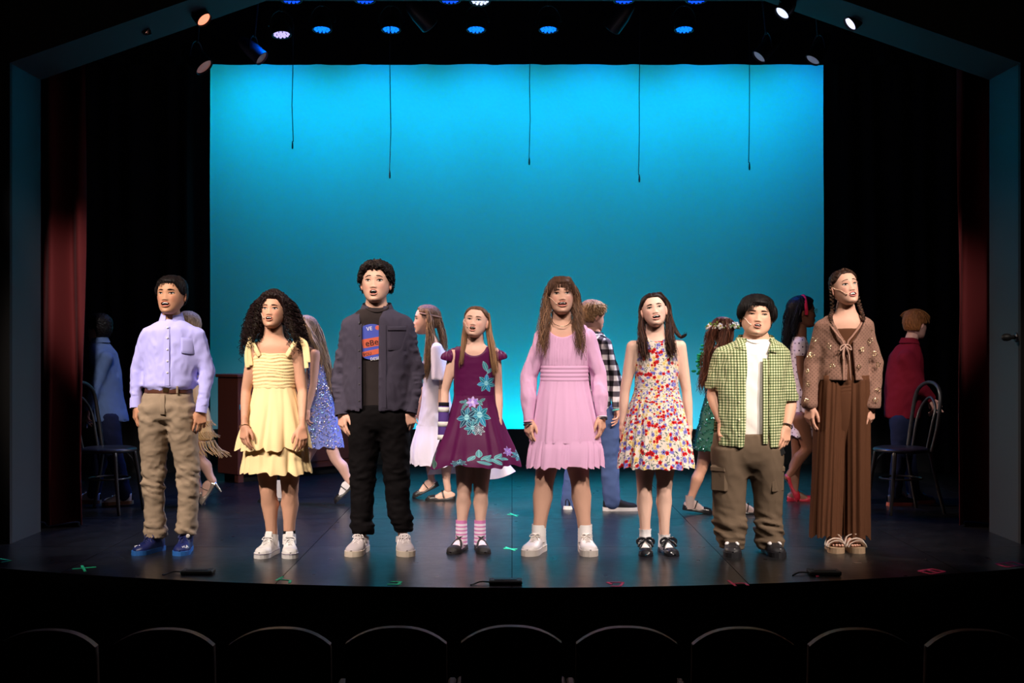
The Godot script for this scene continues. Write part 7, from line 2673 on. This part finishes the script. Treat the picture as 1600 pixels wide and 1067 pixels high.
func girl_green() -> void:
	person(1126, 9.28, 150, "girl in a green sequinned dress wearing a crown of white flowers, seen from behind")
	var skin := Color(0.5, 0.26, 0.18)
	var sk := skel([[1148, 556, 0.06], [1108, 556, -0.06]], [[1160, 605, 0.07], [1106, 605, -0.08]], [[1160, 650, 0.1], [1112, 650, 0.02]], [[1138, 672, 0.03], [1112, 672, -0.03]], [[1130, 728, 0.03], [1096, 732, -0.03]], [[1160, 784, 0.03], [1078, 782, -0.03]])
	var fo := {"mo": 0.003}
	var hx := head_xf(1130, 494, 540, -25, -6, 0, 0.0, 0.012)
	var rows := [R(548, 1106, 1152, 0.72), R(575, 1104, 1150, 0.75), R(615, 1103, 1152, 0.8), R(650, 1094, 1158, 0.85), R(703, 1083, 1166, 0.9)]
	part("body", body(sk, {"skin": skin, "torso": under([R(535, 1122, 1138, 1.0), R(545, 1110, 1148, 0.7)] + rows, 0.85), "neck": [q(1129, 552), q(1130, 526)], "neckr": [0.046, 0.042], "ar": 0.78, "lr": 0.85, "head": hx, "face": fo, "hand": 0.78}), skinm, P)
	var h := Buf.new()
	var br := Color(0.075, 0.028, 0.018)
	var tip := Color(0.15, 0.055, 0.03)
	scalp(h, hx, fo, 0.012, 0.6, 0.1, -0.5, br, 0.0, 0.004)
	bundle(h, 80, [[1124, 498, 0.06], [1112, 520, 0.07], [1106, 555, 0.06], [1096, 606, 0.02]], [0.03, 0.035, 0.04, 0.03], 0.0044, br, 0.012, 5.0, 22, false, tip)
	bundle(h, 80, [[1132, 498, 0.06], [1132, 525, 0.1], [1128, 560, 0.11], [1124, 605, 0.1]], [0.035, 0.045, 0.055, 0.05], 0.0044, br, 0.01, 5.0, 20, false, tip)
	part("hair", h, hairm, P)
	var gr := cloth("dark green tulle", Color(0.006, 0.07, 0.045), 0.6, {"spec": 0.4})
	var f := Field.new()
	f.tube(dress_rows(rows))
	f.mod = func(p, d): return d + crumple(p, 0.004, 10.0, 5.0, 10.0)
	var dr := sew("dress", f, 0.0095, gr)
	sequins(dr, rows, 1700, [Color(0.03, 0.3, 0.2), Color(0.02, 0.2, 0.13), Color(0.05, 0.4, 0.3), Color(0.5, 0.75, 0.9), Color(0.02, 0.14, 0.1)], 8, 0.005)
	# flower crown
	var cr := Node3D.new()
	cr.name = "flower_crown"
	P.add_child(cr, true)
	var vine := Buf.new()
	var pts := []
	for i in 33:
		var a := TAU * i / 32.0
		pts.append(hx * Vector3(sin(a) * 0.094, 0.045 + 0.012 * cos(a), cos(a) * 0.112 - 0.005))
	rope(vine, pts, [0.006], 6, W(), 1.0, false)
	part("vine", vine, cloth("green vine", Color(0.12, 0.2, 0.03), 0.8), cr)
	var petal := cloth("white petals", Color(0.75, 0.7, 0.6), 0.8)
	var leafm := cloth("leaf green", Color(0.2, 0.3, 0.05), 0.7)
	var cen := cloth("yellow centre", Color(0.6, 0.4, 0.06), 0.8)
	for i in 13:
		var a := TAU * i / 13.0
		var n := (hx.basis * Vector3(sin(a), 0.45, cos(a))).normalized()
		var c := hx * Vector3(sin(a) * 0.1, 0.05 + 0.012 * cos(a), cos(a) * 0.118 - 0.005)
		var u := n.cross(Vector3.UP).normalized()
		var w := n.cross(u)
		var fb := Buf.new()
		for k in 5:
			var e := TAU * k / 5.0
			var dv := u * cos(e) + w * sin(e)
			ball(fb, Transform3D(Basis(dv * 0.015, n * 0.005, dv.cross(n) * 0.012), c + dv * 0.014 + n * 0.008), W(), 5, 7)
		var fl := part("flower", fb, petal, cr)
		var cb := Buf.new()
		ball(cb, Transform3D(Basis.from_scale(Vector3.ONE * 0.007), c + n * 0.011), W(), 5, 7)
		part("flower_centre", cb, cen, fl)
		for k in 3:
			var lb := Buf.new()
			var dv := (u * rng.randf_range(-1, 1) + w * rng.randf_range(-1, 1) + n * 0.5).normalized()
			var c2 := hx * Vector3(sin(a + 0.24) * 0.098, 0.05, cos(a + 0.24) * 0.116 - 0.005)
			var sx := dv.cross(n).normalized()
			ball(lb, Transform3D(Basis(dv * 0.021, sx.cross(dv) * 0.0025, sx * 0.008), c2 + dv * 0.014), W(), 5, 7)
			part("leaf", lb, leafm, cr)
	# a sprig of green tulle at her side
	var tb := Buf.new()
	for i in 40:
		var a := rng.randf() * TAU
		var c := q(1097, 566, -0.05) + Vector3(rng.randfn() * 0.016, rng.randfn() * 0.045, rng.randfn() * 0.02)
		ball(tb, xf(c, Vector3(0.02, 0.008, 0.012), Vector3(rng.randf() * 180, rng.randf() * 180, 0)), tint(W(), rng.randf_range(0.7, 1.2)), 5, 7)
	part("leaf_wing", tb, cloth("bright green tulle", Color(0.02, 0.3, 0.09), 0.7), P, "bright green leafy tulle wing")
	var pat := mat("black patent leather", Color(0.012, 0.012, 0.014), 0.2)
	var sc := cloth("sheer sock", Color(0.4, 0.3, 0.28), 0.9)
	shoe(Vector3(sk.a[0].x, 0, sk.a[0].z), -55, 0.22, "flat", {"upper": pat, "sole": pat, "foot": sc, "strap": true})
	shoe(Vector3(sk.a[1].x, 0, sk.a[1].z), -62, 0.22, "flat", {"upper": pat, "sole": pat, "foot": sc, "strap": true}, 0.02, 8.0)
	sock(sk.a[1], q(0, 775).y, 0.034, 0.034, sc)

func girl_dotted() -> void:
	person(1250, 9.98, 90, "girl with long black hair, red headband and pale dotted dress, stepping on red flats")
	var skin := Color(0.2, 0.085, 0.05)
	var sk := skel([[1250, 538, 0.11], [1250, 538, -0.11]], [[1251, 582, 0.13], [1251, 582, -0.13]], [[1262, 625, 0.13], [1258, 625, -0.13]], [[1251, 655, 0.06], [1248, 655, -0.06]], [[1262, 700, 0.06], [1246, 712, -0.06]], [[1231, 746, 0.06], [1241, 768, -0.06]])
	var fo := {"mo": 0.003, "iris": Color(0.02, 0.012, 0.01), "lip": Color(0.2, 0.05, 0.05)}
	var hx := head_xf(1253, 461, 510, 0, 0, 0, 0.0, 0.016)
	var rows := [R(526, 1238, 1258, 1.4), R(540, 1234, 1264, 1.35), R(570, 1236, 1264, 1.3), R(605, 1238, 1262, 1.3)]
	part("body", body(sk, {"skin": skin, "torso": under([R(518, 1244, 1258, 1.0)] + rows + [R(660, 1238, 1266, 1.1)], 0.86), "neck": [q(1251, 534), q(1252, 500)], "neckr": [0.044, 0.042], "ar": 0.8, "lr": 0.88, "head": hx, "face": fo, "hand": 0.78}), skinm, P)
	var h := Buf.new()
	var bk := Color(0.010, 0.008, 0.010)
	scalp(h, hx, fo, 0.016, 0.62, 0.1, -0.6, bk, 0.0, 0.004)
	bundle(h, 110, [[1247, 466], [1237, 485], [1232, 515], [1228, 545]], [0.04, 0.05, 0.05, 0.035], 0.0046, bk, 0.01, 6.0, 20)
	bundle(h, 40, [[1252, 466, 0.06], [1246, 490, 0.09], [1240, 520, 0.09]], [0.02, 0.03, 0.03], 0.0044, bk, 0.008, 6.0, 16)
	part("hair", h, hairm, P)
	var hb := Buf.new()
	var pts := []
	for i in 21:
		var a := -PI * 0.62 + PI * 1.24 * i / 20.0
		pts.append(hx * Vector3(sin(a) * 0.095, cos(a) * 0.108 + 0.023, 0.012))
	rope(hb, pts, [0.013], 8, W(), 0.35, true, Vector3(0, 1, 0))
	part("headband", hb, cloth("red ribbon", Color(0.6, 0.02, 0.06), 0.6), P)
	var gb := Buf.new()
	for s in [-1.0, 1.0]:
		var ring := []
		for i in 17:
			var a := TAU * i / 16.0
			ring.append(hx * (facep(s * 0.0315 + cos(a) * 0.022, 0.008 + sin(a) * 0.017, fo, 0.0) * Vector3(1, 1, 0) + Vector3(0, 0, 0.1)))
		rope(gb, ring, [0.0018], 5, W(), 1.0, false)
		rope(gb, [hx * Vector3(s * 0.054, 0.012, 0.1), hx * Vector3(s * 0.082, 0.014, 0.0)], [0.0018, 0.0018], 5, W())
	part("glasses", gb, mat("gold wire", Color(0.5, 0.35, 0.12), 0.3, 0.9), P)
	var im := Image.create(64, 64, false, Image.FORMAT_RGB8)
	im.fill(Color(0.9, 0.82, 0.84))
	for e in [[8, 8], [40, 8], [24, 24], [56, 24], [8, 40], [40, 40], [24, 56], [56, 56]]:
		im.fill_rect(Rect2i(e[0] - 3, e[1] - 3, 6, 6), Color(0.32, 0.22, 0.3))
	var dt := cloth("pale dotted cotton", W(), 0.85, {"tex": img_tex(im), "tri": 9.0})
	var f := Field.new()
	f.tube(dress_rows(rows))
	for i in 2:
		f.chain([sk.s[i] + Vector3(0, 0.012, 0), sk.s[i].lerp(sk.e[i], 0.28)], [0.045, 0.045], 0.03)
	var dr := sew("dress", f, 0.009, dt)
	part("skirt", skirt_buf([R(603, 1238, 1262, 1.3), R(630, 1236, 1265, 1.25), R(681, 1233, 1270, 1.15)], 8, 0.06, 2.0, {"hem": 0.006}), dt, dr)
	var red := mat("red leather flat", Color(0.42, 0.012, 0.03), 0.4)
	var foot := mat("skin", skin, 0.5)
	shoe(Vector3(sk.a[0].x, 0, sk.a[0].z), 0, 0.23, "flat", {"upper": red, "sole": red, "foot": foot, "bare": true}, 0.165, 66.0)
	shoe(Vector3(sk.a[1].x, 0, sk.a[1].z), 0, 0.23, "flat", {"upper": red, "sole": red, "foot": foot, "bare": true})

func boy_maroon() -> void:
	person(1414, 9.82, 118, "ginger-haired boy in a maroon shirt and dark jeans walking off into the wing")
	var skin := Color(0.58, 0.32, 0.25)
	var sk := skel([[1416, 560, 0.12], [1410, 560, -0.12]], [[1436, 600, 0.14], [1436, 602, -0.12]], [[1452, 622, 0.1], [1454, 622, -0.08]], [[1408, 660, 0.07], [1408, 660, -0.07]], [[1406, 712, 0.07], [1418, 712, -0.07]], [[1398, 768, 0.06], [1428, 770, -0.06]])
	var fo := {"w": 1.02, "mo": 0.003}
	var hx := head_xf(1431, 482, 527, 0, -6, 0, 0.0, 0.018)
	var rows := [R(532, 1412, 1432, 1.2), R(542, 1402, 1434, 1.3), R(556, 1393, 1438, 1.25), R(585, 1388, 1440, 1.2), R(620, 1385, 1438, 1.2), R(653, 1385, 1434, 1.2)]
	part("body", body(sk, {"skin": skin, "torso": under(rows, 0.8), "neck": [q(1418, 548), q(1428, 518)], "neckr": [0.05, 0.046], "ar": 0.85, "lr": 0.8, "head": hx, "face": fo, "hand": 0.8}), skinm, P)
	var h := Buf.new()
	var gi := Color(0.28, 0.105, 0.035)
	scalp(h, hx, fo, 0.013, 0.5, 0.05, -0.45, gi, 0.002, 0.01)
	for i in 9:
		var a := -2.4 + 0.6 * i
		bundle(h, 20, [hx * Vector3(0, 0.118, -0.02), hx * Vector3(sin(a) * 0.06, 0.105, cos(a) * 0.07 - 0.01), hx * Vector3(sin(a) * 0.09, 0.05, cos(a) * 0.108 - 0.01)], [0.01, 0.02, 0.022], 0.0036, gi, 0.002, 6.0, 8, false, Color(0.42, 0.18, 0.06))
	part("hair", h, hairm, P)
	var f := Field.new()
	f.tube(dress_rows(rows))
	for i in 2:
		shirt_chain(f, sk, i, [0.056, 0.052, 0.048, 0.045, 0.04], 0.04)
	f.mod = func(p, d): return d + crumple(p, 0.0045, 8.0, 8.0, 8.0, 4.0)
	var mr := cloth("maroon cotton", Color(0.16, 0.008, 0.018), 0.85)
	var sh := sew("shirt", f, 0.0095, mr)
	collar(q(1421, 534), 0.062, 0.06, q(0, 534).y, 0.032, 0.04, 0.5, mr, sh)
	trousers_of(sk, [R(645, 1390, 1428, 1.15), R(670, 1392, 1426, 1.15)], [0.08, 0.074, 0.062, 0.055, 0.048], cloth("dark navy denim", Color(0.014, 0.018, 0.045), 0.9), "jeans")
	var up := mat("dark running shoe", Color(0.02, 0.02, 0.03), 0.5)
	var orange := mat("orange sole", Color(0.55, 0.14, 0.08), 0.5)
	shoe(Vector3(sk.a[0].x, 0, sk.a[0].z), -20, 0.245, "sneaker", {"upper": up, "sole": orange, "lace": mat("orange lace", Color(0.6, 0.2, 0.12), 0.6)})
	shoe(Vector3(sk.a[1].x, 0, sk.a[1].z), -10, 0.245, "sneaker", {"upper": up, "sole": orange, "lace": mat("teal lace", Color(0.1, 0.4, 0.45), 0.6)})
